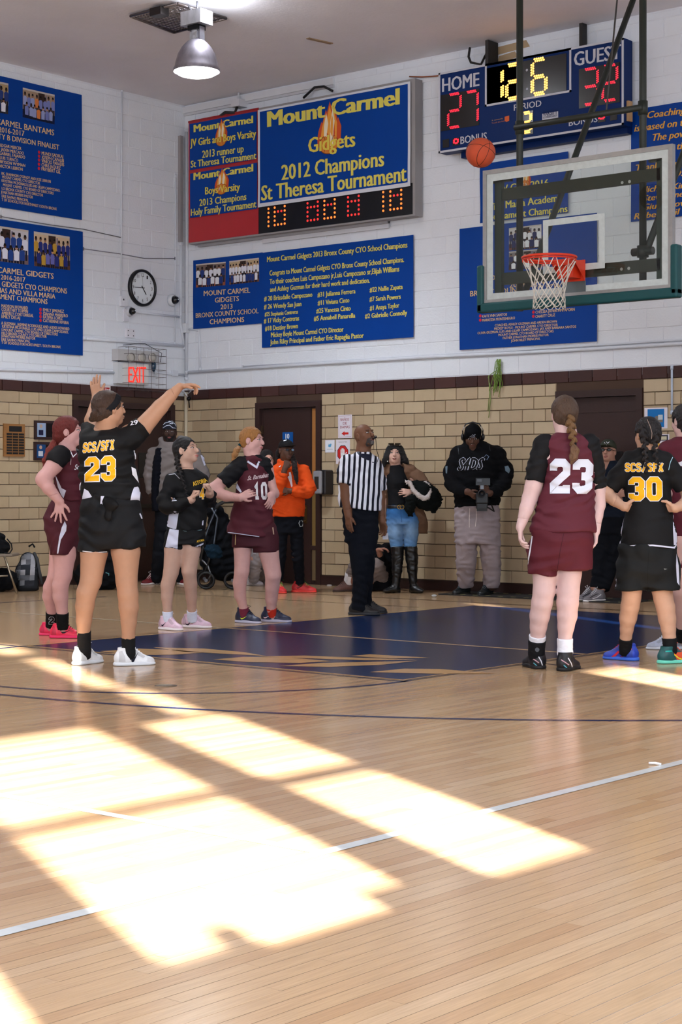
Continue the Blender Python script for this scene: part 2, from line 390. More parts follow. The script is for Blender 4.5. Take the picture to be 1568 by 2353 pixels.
# walls
def tile_skip(side, a, b, z0, z1):
    for (s, u0, u1, w0, w1) in HOLES:
        if s == side and b > u0+.005 and a < u1-.005 and z1 > w0+.005 and z0 < w1-.005:
            return (u0, u1)
    return None
HOLES = [('R', 1.265, 2.338, 0, 2.235), ('R', 5.69, 6.76, 0, 2.22), ('L', -1.925, -.205, 0, 2.24)]
def unit_brick(l, h, d, col, m, nm):
    q = MB(); b = .004
    q.quad([(b, d, b), (l-b, d, b), (l-b, d, h-b), (b, d, h-b)], col)
    for P in (((0, 0, 0), (l, 0, 0), (l-b, d, b), (b, d, b)), ((l, 0, 0), (l, 0, h), (l-b, d, h-b), (l-b, d, b)), ((l, 0, h), (0, 0, h), (b, d, h-b), (l-b, d, h-b)), ((0, 0, h), (0, 0, 0), (b, d, b), (b, d, h-b))): q.quad(P, col)
    return q
tile_cols = [(184, 164, 134), (180, 159, 129), (188, 168, 138), (176, 154, 125), (182, 161, 130), (172, 150, 121)]
MESHC = {}
def lay(side, wall, L, H, z0, rows, ulist, cols, m, name, depth, gap, phase, budget, dens):
    """lay courses of tiles or blocks; the ones that show largest are objects, the rest one joined part"""
    items = []
    for r in range(rows):
        z = z0+r*H; off = phase if r % 2 else 0.
        u = ulist[0]-off
        while u < ulist[1]:
            a, b = u+gap/2, u+L-gap/2; u += L
            a = max(a, ulist[0]+.002); b = min(b, ulist[1]-.002)
            if b-a < .03: continue
            zz1 = min(z+H-gap, ulist[2]) if len(ulist) > 2 else z+H-gap
            if zz1-z < .03: continue
            hs = tile_skip(side, a, b, z, zz1); segs = [(a, b)]
            if hs:
                segs = []
                if a < hs[0]-.03: segs.append((a, hs[0]-.004))
                if b > hs[1]+.03: segs.append((hs[1]+.004, b))
            for (p, q) in segs: items.append((p, q, z+gap/2, zz1+gap/2, rnd.randrange(len(cols))))
    def vis(it):
        c = ((it[0]+it[1])/2); p = np.array([c, 0.]) if side == 'R' else np.array([0., c]); d = p-CAM; Z = d@FW; px = CX+FPX*(d@RX)/Z
        return (it[1]-it[0])/Z if -30 < px < IMW+30 else -1
    ordr = sorted(range(len(items)), key=lambda k: -vis(items[k])); big = set(ordr[:budget]); mb = MB(); wo = WL[wall.name]
    for k, (a, b, c, e, ci) in enumerate(items):
        key = (name, round(b-a, 3), round(e-c, 3), ci, side)
        if k in big:
            if key not in MESHC:
                u = unit_brick(b-a, e-c, depth, cols[ci], m, name)
                if side == 'L': u.v = [(y, x, z) for x, y, z in u.v]
                else: u.v = [(x, -y, z) for x, y, z in u.v]
                MESHC[key] = u.mesh(name, m, (0, 0, 0))
            o = bpy.data.objects.new(name, MESHC[key]); COL.objects.link(o); o.parent = wall
            o.location = ((a, 0, c) if side == 'R' else (0, a, c)) - Vector(wo) if False else Vector((a, 0, c) if side == 'R' else (0, a, c))-Vector(wo)
        else:
            u = unit_brick(b-a, e-c, depth, cols[ci], m, name)
            i = len(mb.v); mb.v += [((a+x, -y, c+z) if side == 'R' else (y, a+x, c+z)) for x, y, z in u.v]
            mb.f += [tuple(i+q for q in f) for f in u.f]; mb.c += u.c; mb.sm += u.sm
    if mb.v: mb.build(name+'_courses', m, wall, 'stuff')
def wall_slab(name, boxes, m):
    q = MB()
    for a, b in boxes: q.box2(a, b, (200, 200, 200))
    return structure(q.build(name, m))
WL_ = wall_slab('wall_left', [((-.3, WY, 0), (0, -1.925, 2.36)), ((-.3, -.205, 0), (0, 0, 2.36)), ((-.3, -1.925, 2.24), (0, -.205, 2.36))], M_GROUT)
WR_ = wall_slab('wall_right', [((-.3, 0, 0), (1.265, .3, 2.36)), ((2.338, 0, 0), (5.69, .3, 2.36)), ((6.76, 0, 0), (WX+.3, .3, 2.36)), ((1.265, 0, 2.235), (2.338, .3, 2.36)), ((5.69, 0, 2.22), (6.76, .3, 2.36))], M_GROUT)
WLU = wall_slab('wall_left_upper', [((-.3, WY, 2.36), (0, 0, CEIL))], M_WALL)
WRU = wall_slab('wall_right_upper', [((-.3, 0, 2.36), (WX+.3, .3, CEIL))], M_WALL)
lay('R', WR_, TW, TH_, TB, 16, (0., 8.6), tile_cols, M_TILE, 'tile', .010, .005, .15, 292, 1)
lay('L', WL_, TW, TH_, TB, 16, (-4.4, 0.), tile_cols, M_TILE, 'tile', .010, .005, .15, 292, 1)
band = [(66, 38, 34), (58, 33, 30), (72, 42, 37)]
def bandrow(side, wall, u0, u1):
    mb = MB(); wo = WL[wall.name]; u = u0; cache = {}
    while u < u1:
        ci = rnd.randrange(3)
        if ci not in cache:
            q = unit_brick(TW-.005, .125, .012, band[ci], M_TILE, 'band_tile')
            q.v = [(y, x, z) for x, y, z in q.v] if side == 'L' else [(x, -y, z) for x, y, z in q.v]
            cache[ci] = q.mesh('band_tile', M_TILE, (0, 0, 0))
        o = bpy.data.objects.new('band_tile', cache[ci]); COL.objects.link(o); o.parent = wall
        o.location = Vector((u, 0, 2.313) if side == 'R' else (0, u, 2.313))-Vector(wo); u += TW
bandrow('R', WR_, .15-.3+.0, 8.6-.3); bandrow('L', WL_, -4.5, -.31)
white = [(225, 228, 234), (224, 227, 233), (226, 229, 234), (224, 227, 233)]
M_BLK = mat('painted_block_face', None, .45, bump=.3, bscale=45, mott=.02, mscale=4, world=True)
lay('R', WRU, .4, .2, 2.442, 19, (0., 8.6, CEIL-.02), white, M_BLK, 'block', .005, .006, .2, 296, 1)
lay('L', WLU, .4, .2, 2.442, 19, (-4.4, 0., CEIL-.02), white, M_BLK, 'block', .005, .006, .2, 296, 1)
# window wall behind the camera's right shoulder, rear wall, ceiling
OPEN = [(-13.68, -13.13, 2.18, 2.97), (-13.70, -13.13, 3.07, 3.88), (-13.40, -13.20, 3.93, 4.48), (-13.50, -13.30, 4.56, 5.42), (-13.60, -13.35, 5.62, 5.98),
        (-15.03, -14.0, 3.07, 3.95), (-14.18, -14.0, 2.27, 3.00), (-14.70, -14.18, 2.18, 3.00), (-14.80, -14.70, 2.30, 3.00), (-15.03, -14.80, 2.22, 3.00), (-16.9, -15.47, 2.1, 3.0), (-16.9, -15.47, 3.07, 3.9), (-10.0, -9.5, 2.18, 3.0), (-10.0, -9.5, 3.07, 3.67), (-7.42, -7.34, 4.35, 5.95)]  # openings worked back from the sun patches; stepped sills and slot shape the light
ys = sorted({WY, 0.}|{o[0] for o in OPEN}|{o[1] for o in OPEN}); zs = sorted({0., CEIL}|{o[2] for o in OPEN}|{o[3] for o in OPEN}); boxes = []
for i in range(len(ys)-1):
    z0 = None
    for j in range(len(zs)-1):
        yc, zc = (ys[i]+ys[i+1])/2, (zs[j]+zs[j+1])/2; op = any(o[0] < yc < o[1] and o[2] < zc < o[3] for o in OPEN)
        if not op and z0 is None: z0 = zs[j]
        if z0 is not None and (op or j == len(zs)-2): boxes.append(((WX, ys[i], z0), (WX+.04, ys[i+1], zs[j] if op else zs[j+1]))); z0 = None
wall_slab('wall_windows', boxes, M_WALL)
wall_slab('wall_rear', [((0, WY-.3, 0), (WX, WY, CEIL))], M_WALL)
wall_slab('ceiling', [((-.3, WY-.3, CEIL), (WX+.3, .3, CEIL+.2))], M_CEIL)
# baseboards
mb = MB(); bb = (48, 30, 26)
for a, b in ((0, 1.265), (2.338, 5.69), (6.76, 8.6)): mb.box2((a, -.018, 0), (b, 0, .114), bb); mb.box2((a, -.024, .1), (b, 0, .114), bb)
structure(mb.build('baseboard_right', M_DOOR))
mb = MB()
for a, b in ((-4.4, -1.925), (-.205, 0)): mb.box2((0, a, 0), (.018, b, .114), bb); mb.box2((0, a, .1), (.024, b, .114), bb)
structure(mb.build('baseboard_left', M_DOOR))
# slim white lath under the ceiling and the corner batten
mb = MB(); mb.box2((0, -.05, 6.02), (2.55, 0, 6.10), (214, 214, 218)); mb.box2((0, -.03, 5.99), (2.55, 0, 6.02), (200, 200, 205)); structure(mb.build('trim_1', M_PAINT))

# doors
mb = MB(); mb.box2((1.2, .11, 0), (2.4, .16, 2.3), (30, 22, 20)); mb.box2((1.2, -.0, -.001), (2.4, .12, .008), (52, 34, 28)); mb.box2((5.6, .11, 0), (6.85, .16, 2.3), (30, 22, 20)); mb.box2((5.6, 0, -.001), (6.85, .12, .008), (52, 34, 28)); mb.box2((-.16, -2.0, 0), (-.11, -.1, 2.3), (30, 22, 20)); mb.box2((-.12, -2.0, -.001), (0, -.1, .008), (52, 34, 28)); mb.box2((-.06,-1.076,0),(-.05,-1.058,2.16),(30,20,18)); structure(mb.build('trim_2', M_DOOR))  # thresholds, plus unseen back panels added to block light through the door gaps
def door(n, P, u0, u1, ztop, side, sill_leaf=True, gap=None):
    """P(u, d, z) -> point; u along the wall, d out of the wall"""
    fr = .075
    mb = MB(); bx = lambda m, a, b, c, e, z0, z1, col: m.quad  # noqa
    def B(m, a, b, d0, d1, z0, z1, col):
        p, q = P(a, d0, z0), P(b, d1, z1); m.box2(p, q, col)
    B(mb, u0, u0+fr, -.12, .03, 0, ztop, (46, 29, 27)); B(mb, u1-fr, u1, -.12, .03, 0, ztop, (46, 29, 27)); B(mb, u0+fr, u1-fr, -.12, .03, ztop-fr, ztop, (46, 29, 27))
    B(mb, u0+fr, u0+fr+.02, -.12, -.02, 0, ztop-fr, (36, 23, 21)); B(mb, u1-fr-.02, u1-fr, -.12, -.02, 0, ztop-fr, (36, 23, 21))
    root = structure(mb.build('door_%d' % n, M_DOOR)); return root, B, fr
PR = lambda u, d, z: (u, -d, z); PL = lambda u, d, z: (d, u, z)
d1, B, fr = door(1, PR, 1.265, 2.338, 2.235, 'R')
mb = MB(); B(mb, 1.345, 2.14, -.07, -.025, .01, 2.155, (50, 32, 29)); leaf = mb.build('door_leaf', M_DOOR, d1)
mb = MB()
for z in (.3, 1.1, 1.9): mb.box2((1.335, .0, z-.05), (1.36, .028, z+.05), (110, 90, 70))
mb.build('hinge', M_METAL, leaf)
mb = MB(); mb.tube([(2.06, .02, .93), (2.06, -.03, .93), (2.06, -.045, .90), (2.06, -.045, .80), (2.06, -.03, .77), (2.06, .02, .77)], .008, (205, 170, 110)); mb.box2((2.04, .018, .74), (2.08, .03, .96), (120, 95, 60))
mb.build('door_handle', M_METAL, leaf)
mb = MB(); mb.box2((2.14, .035, .0), (2.265, .045, 2.16), (40, 26, 24)); mb.box2((2.14, .01, 1.18), (2.27, .05, 1.26), (30, 22, 22)); mb.box2((2.14, .01, .42), (2.27, .05, .47), (30, 22, 22)); mb.build('door_closing_strip', M_DOOR, d1)
mb = MB(); mb.box2((2.165, .02, 1.26), (2.225, .034, 2.14), (168, 112, 56)); mb.box2((2.165, .02, .47), (2.225, .034, 1.18), (128, 100, 52)); mb.box2((2.165, .02, .05), (2.225, .034, .42), (110, 90, 62)); mb.build('corridor_view_strip', M_PAINT, d1)
mb = MB(); a, b = atY(648, 993, -.0), atY(671, 1016, 0); mb.box2((a[0], .012, 1.62), (a[0]+.165, .024, 1.86), (12, 84, 160))
sg = mb.build('door_number_plate', M_SATIN, leaf)
mb = MB(); S = RW(off=-.011, amp=0); S.text(mb, '10', a[0]+.055, 1.78, a[0]+.115, 1.78, .06, (240, 240, 240), bold=.03); mb.build('number', M_PRINT, sg)
d2, B, fr = door(2, PR, 5.69, 6.76, 2.22, 'R')
mb = MB(); B(mb, 5.77, 6.68, -.07, -.03, .01, 2.14, (44, 30, 28)); B(mb, 5.765, 6.685, -.03, -.022, 1.98, 2.02, (36, 24, 22)); l2 = mb.build('door_leaf', M_DOOR, d2)
mb = MB(); B(mb, 5.86, 6.5, -.03, -.02, 1.25, 1.56, (20, 18, 20)); mb.build('door_window', M_GLOSS, l2)
d3, B, fr = door(3, PL, -1.925, -.205, 2.24, 'L')
mb = MB(); B(mb, -1.84, -1.075, -.09, -.05, .01, 2.16, (40, 25, 24)); l3 = mb.build('door_leaf', M_DOOR, d3)
mb = MB(); B(mb, -1.06, -.29, -.09, -.05, .01, 2.16, (40, 25, 24)); l4 = mb.build('door_leaf', M_DOOR, d3)
for lf, a, b in ((l3, -1.62, -1.28), (l4, -.78, -.44)):
    mb = MB(); B(mb, a, b, -.05, -.044, 1.3, 1.62, (14, 16, 18)); mb.build('door_window', M_GLOSS, lf)
    mb = MB(); B(mb, a-.1, b+.1, -.04, -.01, .92, .97, (70, 66, 62)); mb.build('push_bar', M_METAL, lf)
# ================================================================ WALL THINGS
BLUE = (0, 60, 144); YEL = (222, 208, 96); CRM = (226, 190, 140)
def crop(ox, oy, k): return lambda X, Y: (ox+X/k, oy+Y/k)
def RU(px, py, y=0.): p = atY(px, py, y); return p[0], p[2]
def LU(px, py): p = atX(px, py, 0.); return p[1], p[2]
class Banner:
    def __init__(s, name, label, side, corners, K, uv, col=BLUE, off=.026, amp=.003, seed=0, group=None, border=None, y=0., parent=None, cat='banner'):
        s.K = K; s.uv = uv; s.S = (RW if side == 'R' else LW)(off=off-y if side == 'R' else off, amp=amp, seed=seed)
        (u0, v0, u1, v1) = corners; s.c = corners
        mb = MB(); s.S.panel(mb, u0, v0, u1, v1, border or col, 0, 12, 10, .003)
        if border: s.S.panel(mb, u0+.035, v0+.045, u1-.035, v1-.025, col, .0015, 12, 10)
        s.o = mb.build(name, M_PRINT, parent)
        if parent is None: tag(s.o, label, cat, group)
        s.mb = MB(); s.D = .0042
    def t(s, vis, x0, y0, x1, y1, h, col=CRM, bold=.0, prefix='', shear=0.):
        a = s.uv(*s.K(x0, y0)); b = s.uv(*s.K(x1, y1)); t = s.uv(*s.K(x0, y0-h))
        s.S.text(s.mb, vis, a[0], a[1], b[0], b[1], t[1]-a[1], col, s.D, bold, prefix, shear)
    def dot(s, x, y, r, col=(200, 40, 60)):
        a = s.uv(*s.K(x, y)); q = [s.S.at(a[0]+r*math.cos(2*math.pi*k/12), a[1]+r*math.sin(2*math.pi*k/12), s.D) for k in range(12)]; s.mb.quad(q, col)
    def done(s):
        if s.mb.v: s.mb.build('lettering', M_PRINT, s.o, 'stuff')
    def photo(s, quad, seed, bg=((150, 130, 105), (60, 40, 34)), shirts=((225, 225, 235), (40, 60, 120), (225, 225, 230)), n=9):
        """a printed team photograph: backdrop, floor and two rows of little standing players"""
        P = [s.uv(*s.K(*p)) for p in quad]; P = [np.array(p) for p in P]         # top-left, top-right, bottom-right, bottom-left
        f = lambda a, b: (P[3]*(1-a)+P[2]*a)*(1-b)+(P[0]*(1-a)+P[1]*a)*b
        r = random.Random(seed); mb = MB()
        def poly(pts, col, d): mb.quad([s.S.at(*f(*p), d) for p in pts], col)
        def rect(a0, b0, a1, b1, col, d):
            nx, ny = max(1, int((a1-a0)*10)), max(1, int((b1-b0)*8))
            for i in range(nx):
                for j in range(ny): x0, x1, y0, y1 = a0+(a1-a0)*i/nx, a0+(a1-a0)*(i+1)/nx, b0+(b1-b0)*j/ny, b0+(b1-b0)*(j+1)/ny; poly([(x0, y0), (x1, y0), (x1, y1), (x0, y1)], col, d)
        rect(0, 0, 1, 1, bg[0], .0022); rect(0, 0, 1, .28, bg[1], .0026); x = r.uniform(.3, .6); rect(x, .3, x+.2, .95, (60, 44, 38), .0028); rect(0, .94, 1, 1, (196, 188, 180), .003); rect(x+.22, .5, x+.26, .9, (120, 110, 130), .003)
        for row in range(2):
            for i in range(n-row):
                a = (i+.5+row*.5)/n+r.uniform(-.01, .01); b = (.42 if row == 0 else .26)-.0+r.uniform(-.03, .03); b = b if row == 0 else b-.18; h = .42; wd = .42/n; d = .0034+row*.0006+i*.00002
                sk = r.choice([(90, 60, 45), (150, 105, 80), (190, 145, 120), (60, 42, 34)]); sh = r.choice(shirts)
                poly([(a-wd, b), (a+wd, b), (a+wd*1.1, b+h*.6), (a+wd*.5, b+h*.72), (a-wd*.5, b+h*.72), (a-wd*1.1, b+h*.6)], sh, d)
                rect(a-wd*.9, max(b-.3, .0), a-wd*.1, b, (26, 28, 44), d); rect(a+wd*.1, max(b-.3, .0), a+wd*.9, b, (26, 28, 44), d)
                poly([(a+wd*.62*math.cos(q), b+h*.86+.062*math.sin(q)) for q in [k*math.pi/3 for k in range(6)]], sk, d+.0002)
                poly([(a-wd*.6, b+h*.88), (a+wd*.6, b+h*.88), (a+wd*.4, b+h*1.05), (a-wd*.4, b+h*1.05)], (26, 20, 18), d+.0003)
        mb.build('printed_photo', M_PRINT, s.o)
    def flame(s, cx, cy, w, h):
        """a flaming basketball printed between the words (crop coordinates of the ball centre, ball width, full height)"""
        K = s.K; mb = MB(); S = s.S
        def pt(x, y, d): u, v = s.uv(*K(x, y)); return S.at(u, v, d)
        sl = s.slope
        def poly(pts, col, d): mb.quad([pt(cx+x*w, cy+y*w+x*w*sl, d) for x, y in pts], col)
        H = h/w
        def tongue(x, ww, top, col, d, bend=.12): poly([(x-ww, .1), (x+ww, .1), (x+ww*1.15, -top*.35), (x+ww*.55+bend, -top*.65), (x+bend*.4, -top), (x-ww*.5-bend*.3, -top*.6), (x-ww*1.1, -top*.3)], col, d)
        for x, ww, t in ((-.44, .16, H*.55), (.46, .16, H*.6), (-.2, .24, H*.82), (.2, .26, H*.9), (0, .3, H)): tongue(x, ww, t, (206, 84, 44), .0048)
        for x, ww, t in ((-.26, .15, H*.66), (.24, .16, H*.74), (0, .2, H*.9)): tongue(x, ww, t, (236, 160, 62), .0054)
        for x, ww, t in ((-.18, .07, H*.74), (.16, .08, H*.82)): tongue(x, ww, t, (240, 226, 196), .006)
        ring = lambda r: [(r*math.cos(2*math.pi*k/20), r*math.sin(2*math.pi*k/20)) for k in range(20)]
        poly(ring(.53), (120, 60, 30), .0056); poly(ring(.49), (214, 128, 50), .0062)
        for a in (-.25, .25): poly([(a-.015, -.43), (a+.015, -.43), (a*.5+.015, 0), (a+.015, .43), (a-.015, .43), (a*.5-.015, 0)], (130, 66, 34), .0066)
        poly([(-.48, -.015), (.48, -.015), (.48, .015), (-.48, .015)], (130, 66, 34), .0066)
        mb.build('flaming_ball_print', M_PRINT, s.o)
    slope = -.14

K2 = crop(420, 170, 2.7034); K6 = crop(420, 560, 7.84)
# ---- the old red scoreboard half hidden by banners
mb = MB(); OF = -.166; o0 = atY(433, 281, OF); o1 = atY(948, 492, OF); OX0, OX1, OZ1, OZ0 = o0[0], o1[0], o0[2], o1[2]; OXM = atY(594, 400, OF)[0]; mb.box2((OX0, -.16, OZ0-.02), (OX1+.035, -.022, OZ1+.01), (150, 146, 146)); old = mb.build('old_scoreboard', M_PAINT)
tag(old, 'old shallow scoreboard with red left part and dark digit strip, covered by banners', 'scoreboard')
mb = MB(); mb.box2((OX0+.005, -.166, OZ0), (OXM, -.16, OZ1), (176, 38, 44)); mb.box2((OX0, -.17, OZ1-.01), (OXM, -.15, OZ1+.015), (150, 30, 34)); mb.build('red_panel', M_SATIN, old)
mb = MB(); S = RW(off=.168, amp=0); ZM = atY(514, 390, OF)[2]-.02
for x in (.35, .5, .62, .95, 1.02, 1.1, 1.2): mb.quad([(x, -.168, ZM-.03), (x+.05, -.168, ZM-.03), (x+.08, -.168, ZM+.03), (x+.03, -.168, ZM+.03)], (225, 222, 225))
mb.build('white_marks', M_PRINT, old)
mb = MB(); mb.box2((OXM+.005, -.166, OZ0), (OX1, -.16, OZ0+.36), (14, 14, 16)); mb.build('digit_strip', M_SATIN, old)
M_LEDA = mat('amber_lamp_lens', (250, 120, 50), .3, emit=(255, 105, 40), estr=1.6); M_LEDR = mat('red_lamp_lens', (220, 40, 40), .3, emit=(255, 50, 45), estr=.9)
KD = crop(580, 430, 3.92); mb = MB(); mr = MB()
def odot(x, y, dim):
    u, v = RU(*KD(x, y), y=-.166); (mr if dim else mb).disc((u, -.166, v), .014, (0, -1, 0), (255, 140, 60), 8, .004)
for y in (195, 232, 272, 311, 351): odot(147, y, 0)
def obox(x0, x1, yt, yb, sl, dm):
    n = 5
    for k in range(n):
        t = k/(n-1); odot(x0, yt+(yb-yt)*t, dm); odot(x1, yt+(yb-yt)*t-sl, dm)
    for k in (1, 2):
        t = k/3; odot(x0+(x1-x0)*t, yb-sl*t, dm); odot(x0+(x1-x0)*t, yt+(yb-yt)*.25-sl*t, 1)
obox(203, 293, 185, 342, 14, 0); obox(499, 591, 146, 303, 14, 1); obox(651, 744, 124, 283, 14, 0); obox(864, 960, 92, 255, 13, 1)
for y in (45, 87, 129, 172, 213): odot(1181, y, 0)
obox(1245, 1343, 40, 203, 14, 0)
mb.build('lit_dots', M_LEDA, old); mr.build('dim_dots', M_LEDR, old)
mb = MB(); mb.box2((1.4, -.045, OZ0-.1), (3.4, -.022, OZ0-.02), (205, 205, 210)); mb.box2((.3, -.07, OZ0-.05), (3.4, -.022, OZ0-.02), (160, 158, 160)); mb.build('lower_bracket', M_PAINT, old)
# ---- banners over it
b = Banner('big_banner', 'largest blue banner with white border, flaming ball and 2012 Champions lettering', 'R', (*RU(594, 477, -.18), *RU(944, 187, -.18)), K2, lambda x, y: RU(x, y, -.18), border=(214, 216, 224), off=.018, y=-.168, amp=.003)
b.t('Mount Carmel', 535, 330, 1345, 190, 95, YEL, .05); b.t('Gidgets', 785, 490, 1073, 450, 92, YEL, .035); b.t('2012 Champions', 620, 660, 1252, 572, 92, YEL, .035); b.t('St Theresa Tournament', 495, 788, 1393, 665, 92, YEL, .035)
b.flame(912, 437, 118, 265); b.D = .0072; b.t('Gidgets', 785, 490, 1073, 450, 92, (226, 206, 84), .03); b.done()
b = Banner('small_banner', 'small blue banner reading runner up, upper of two left of the big one', 'R', (*RU(436, 391, -.18), RU(590, 370, -.18)[0], RU(436, 285, -.18)[1]), K2, lambda x, y: RU(x, y, -.18), off=.012, y=-.168, seed=2, amp=.003)
b.t('Mount Carmel', 72, 362, 437, 305, 45, YEL, .05); b.t('JV Girls and Boys Varsity', 50, 450, 458, 392, 45, YEL, .025); b.t('2013 runner up', 122, 522, 380, 485, 45, YEL, .03); b.t('St Theresa Tournament', 52, 582, 458, 528, 42, YEL, .03); b.flame(240, 418, 60, 140); b.D = .0074; b.t('JV Girls and Boys Varsity', 50, 450, 458, 392, 45, (226, 206, 84), .03); b.done()
b = Banner('small_banner', 'small blue banner reading Boys Varsity, lower of two above the red panel', 'R', (*RU(437, 501, -.18), RU(591, 370, -.18)[0], RU(437, 399, -.18)[1]), K2, lambda x, y: RU(x, y, -.18), off=.014, y=-.168, seed=5, amp=.004)
b.t('Mount Carmel', 72, 660, 437, 605, 45, YEL, .05); b.t('Boys Varsity', 146, 750, 357, 722, 45, YEL, .03); b.t('2013 Champions', 108, 822, 397, 782, 42, YEL, .03); b.t('Holy Family Tournament', 54, 882, 458, 828, 42, YEL, .03); b.flame(244, 715, 66, 130); b.D = .0074; b.t('Boys Varsity', 146, 750, 357, 722, 45, (226, 206, 84), .03); b.done()
# ---- the two banners below
b = Banner('team_banner', 'blue banner with two team photos reading Bronx County School Champions', 'R', (.18, 3.222, 1.39, 4.105), K6, RU, seed=1)
for T, x0, y0, x1, y1, h in (('MOUNT CARMEL', 412, 945, 1243, 885, 90), ('GIDGETS', 608, 1065, 1043, 1035, 88), ('2013', 712, 1185, 928, 1172, 85), ('BRONX COUNTY SCHOOL', 268, 1340, 1400, 1255, 85), ('CHAMPIONS', 513, 1455, 1135, 1412, 88)): b.t(T, x0, y0, x1, y1, h, CRM, .018)
b.photo([(270, 375), (800, 328), (790, 750), (270, 795)], 3, ((120, 100, 92), (150, 84, 60)), n=7); b.photo([(865, 318), (1405, 258), (1405, 685), (865, 742)], 4, ((190, 165, 130), (120, 78, 56)), n=10); b.done()
b = Banner('roster_banner', 'wide blue banner with a long yellow roster of names', 'R', (1.383, 2.917, 3.757, 4.10), K2, RU, seed=8, off=.03)
for T, x0, y0, x1, y1, h in (('Mount Carmel Gidgets 2013 Bronx County CYO School Champions', 537, 1170, 1408, 1080, 33), ('Congrats to Mount Carmel Gidgets CYO Bronx County School Champions.', 553, 1255, 1387, 1170, 32),
    ('To their coaches Luis Campozano jr,Luis Campozano sr,Elijah Williams', 553, 1308, 1357, 1228, 32), ('and Ashley Guzman for their hard work and dedication.', 555, 1355, 1173, 1298, 30), ('# 20 Brissdalle Campozano', 519, 1412, 817, 1385, 29),
    ('# 26 Wendy San Juan', 519, 1462, 748, 1443, 29), ('#25 Stephanie Contreras', 523, 1507, 727, 1490, 25), ('# 17 Vicky Contreras', 518, 1550, 735, 1532, 29), ('#18 Destiny Brown', 524, 1597, 727, 1580, 29), ('Mickey Boyle Mount Carmel CYO Director', 560, 1637, 1012, 1602, 30),
    ('John Riley Principal and Father Eric Rapaglia Pastor', 555, 1682, 1135, 1640, 30), ('#31 Julianna Ferrera', 850, 1387, 1085, 1364, 29), ('#11 Viviana Cinto', 851, 1438, 1047, 1420, 29), ('#25 Vanessa Cinto', 843, 1488, 1055, 1470, 29), ('#5 Annabell Panarella', 828, 1535, 1083, 1515, 29),
    ('#22 Nallie Zapata', 1173, 1357, 1380, 1337, 29), ('#7 Sarah Powers', 1171, 1415, 1367, 1398, 29), ('#1 Anaya Taylor', 1172, 1470, 1358, 1452, 29), ('#2 Gabrielle Connolly', 1143, 1520, 1406, 1498, 29)): b.t(T, x0, y0, x1, y1, h, YEL, .035)
b.done()
# ---- left wall banners
KA = crop(0, 160, 6.535); b = Banner('tall_banner', 'upper blue banner on the left wall naming a division finalist team', 'L', (-4.6, 4.432, -1.79, 5.955), KA, LU, seed=3)
for vis, x0, y0, x1, y1, h, pre in (('ARMEL BANTAMS', -15, 835, 790, 995, 88, 'MOUNT C'), ('016-2017', 0, 948, 340, 1003, 78, '2'), ('Y B DIVISION FINALIST', 0, 1050, 868, 1210, 78, 'COUNT'), ('DGAR MERCER', 0, 1165, 293, 1215, 46, 'E'), ('ADEN MERCADO', 0, 1225, 328, 1285, 46, 'J'), ('ABRIEL FAJARDO', 0, 1285, 348, 1345, 46, 'G'), ('UIS TURACO', 0, 1350, 245, 1390, 46, 'L'), ('RYSON WYMAN', 0, 1410, 350, 1468, 46, 'B'), ('ICTOR LEBRON', 0, 1475, 312, 1525, 46, 'V'),
    ('MUNDI SADIKAJ', 600, 1283, 925, 1335, 50, ''), ('JOSEPH CAPALBI', 600, 1342, 935, 1398, 50, ''), ('VINICIO PARADIS', 600, 1398, 940, 1456, 50, ''), ('CHRIS JAQUEZ', 600, 1456, 888, 1508, 50, ''), ('FREYBERT GIL', 600, 1516, 888, 1568, 50, ''),
    ('RK, SHANNON O\'GRADY AND JOSE LEBRON', 0, 1582, 742, 1705, 42, ''), ('MOUNT CARMEL CYO DIRECTOR', 10, 1635, 578, 1733, 42, ''), ('KRYSTINA MCDONALD,LUIS AND LILIAM CAMPOZANO.', 0, 1690, 882, 1840, 42, ''), ('MOUNT CARMEL CYO BOARD OF DIRECTORS', 20, 1752, 783, 1880, 42, ''), ('LO BRONX COUNTY CYO DIRECTOR', 0, 1806, 625, 1912, 42, ''), ('ONATHAN MORRIS PASTOR', 0, 1862, 468, 1942, 42, 'J'), ('ERIE SAVINO PRINCIPAL', 0, 1922, 398, 1992, 42, ''), ('T OF SCHOOLS FOR NORTHWEST / SOUTH BRONX', 0, 1976, 828, 2117, 42, '')):
    b.t(vis, x0, y0, x1, y1, h, CRM, .018, pre)
for k, y in enumerate((1245, 1305, 1362, 1425, 1488)): b.dot(560, y, .019)
b.photo([(317, 275), (798, 382), (798, 828), (317, 718)], 5, ((165, 140, 118), (20, 30, 70)), ((120, 130, 190), (150, 160, 205), (220, 130, 70)), 8); b.photo([(-420, 105), (97, 215), (97, 677), (-420, 575)], 6, ((175, 150, 110), (50, 48, 52)), n=7); b.done()
KB = crop(0, 500, 7.13); b = Banner('tall_banner', 'lower blue banner on the left wall naming tournament champions', 'L', (-4.6, 2.785, -1.772, 4.293), KB, LU, seed=6)
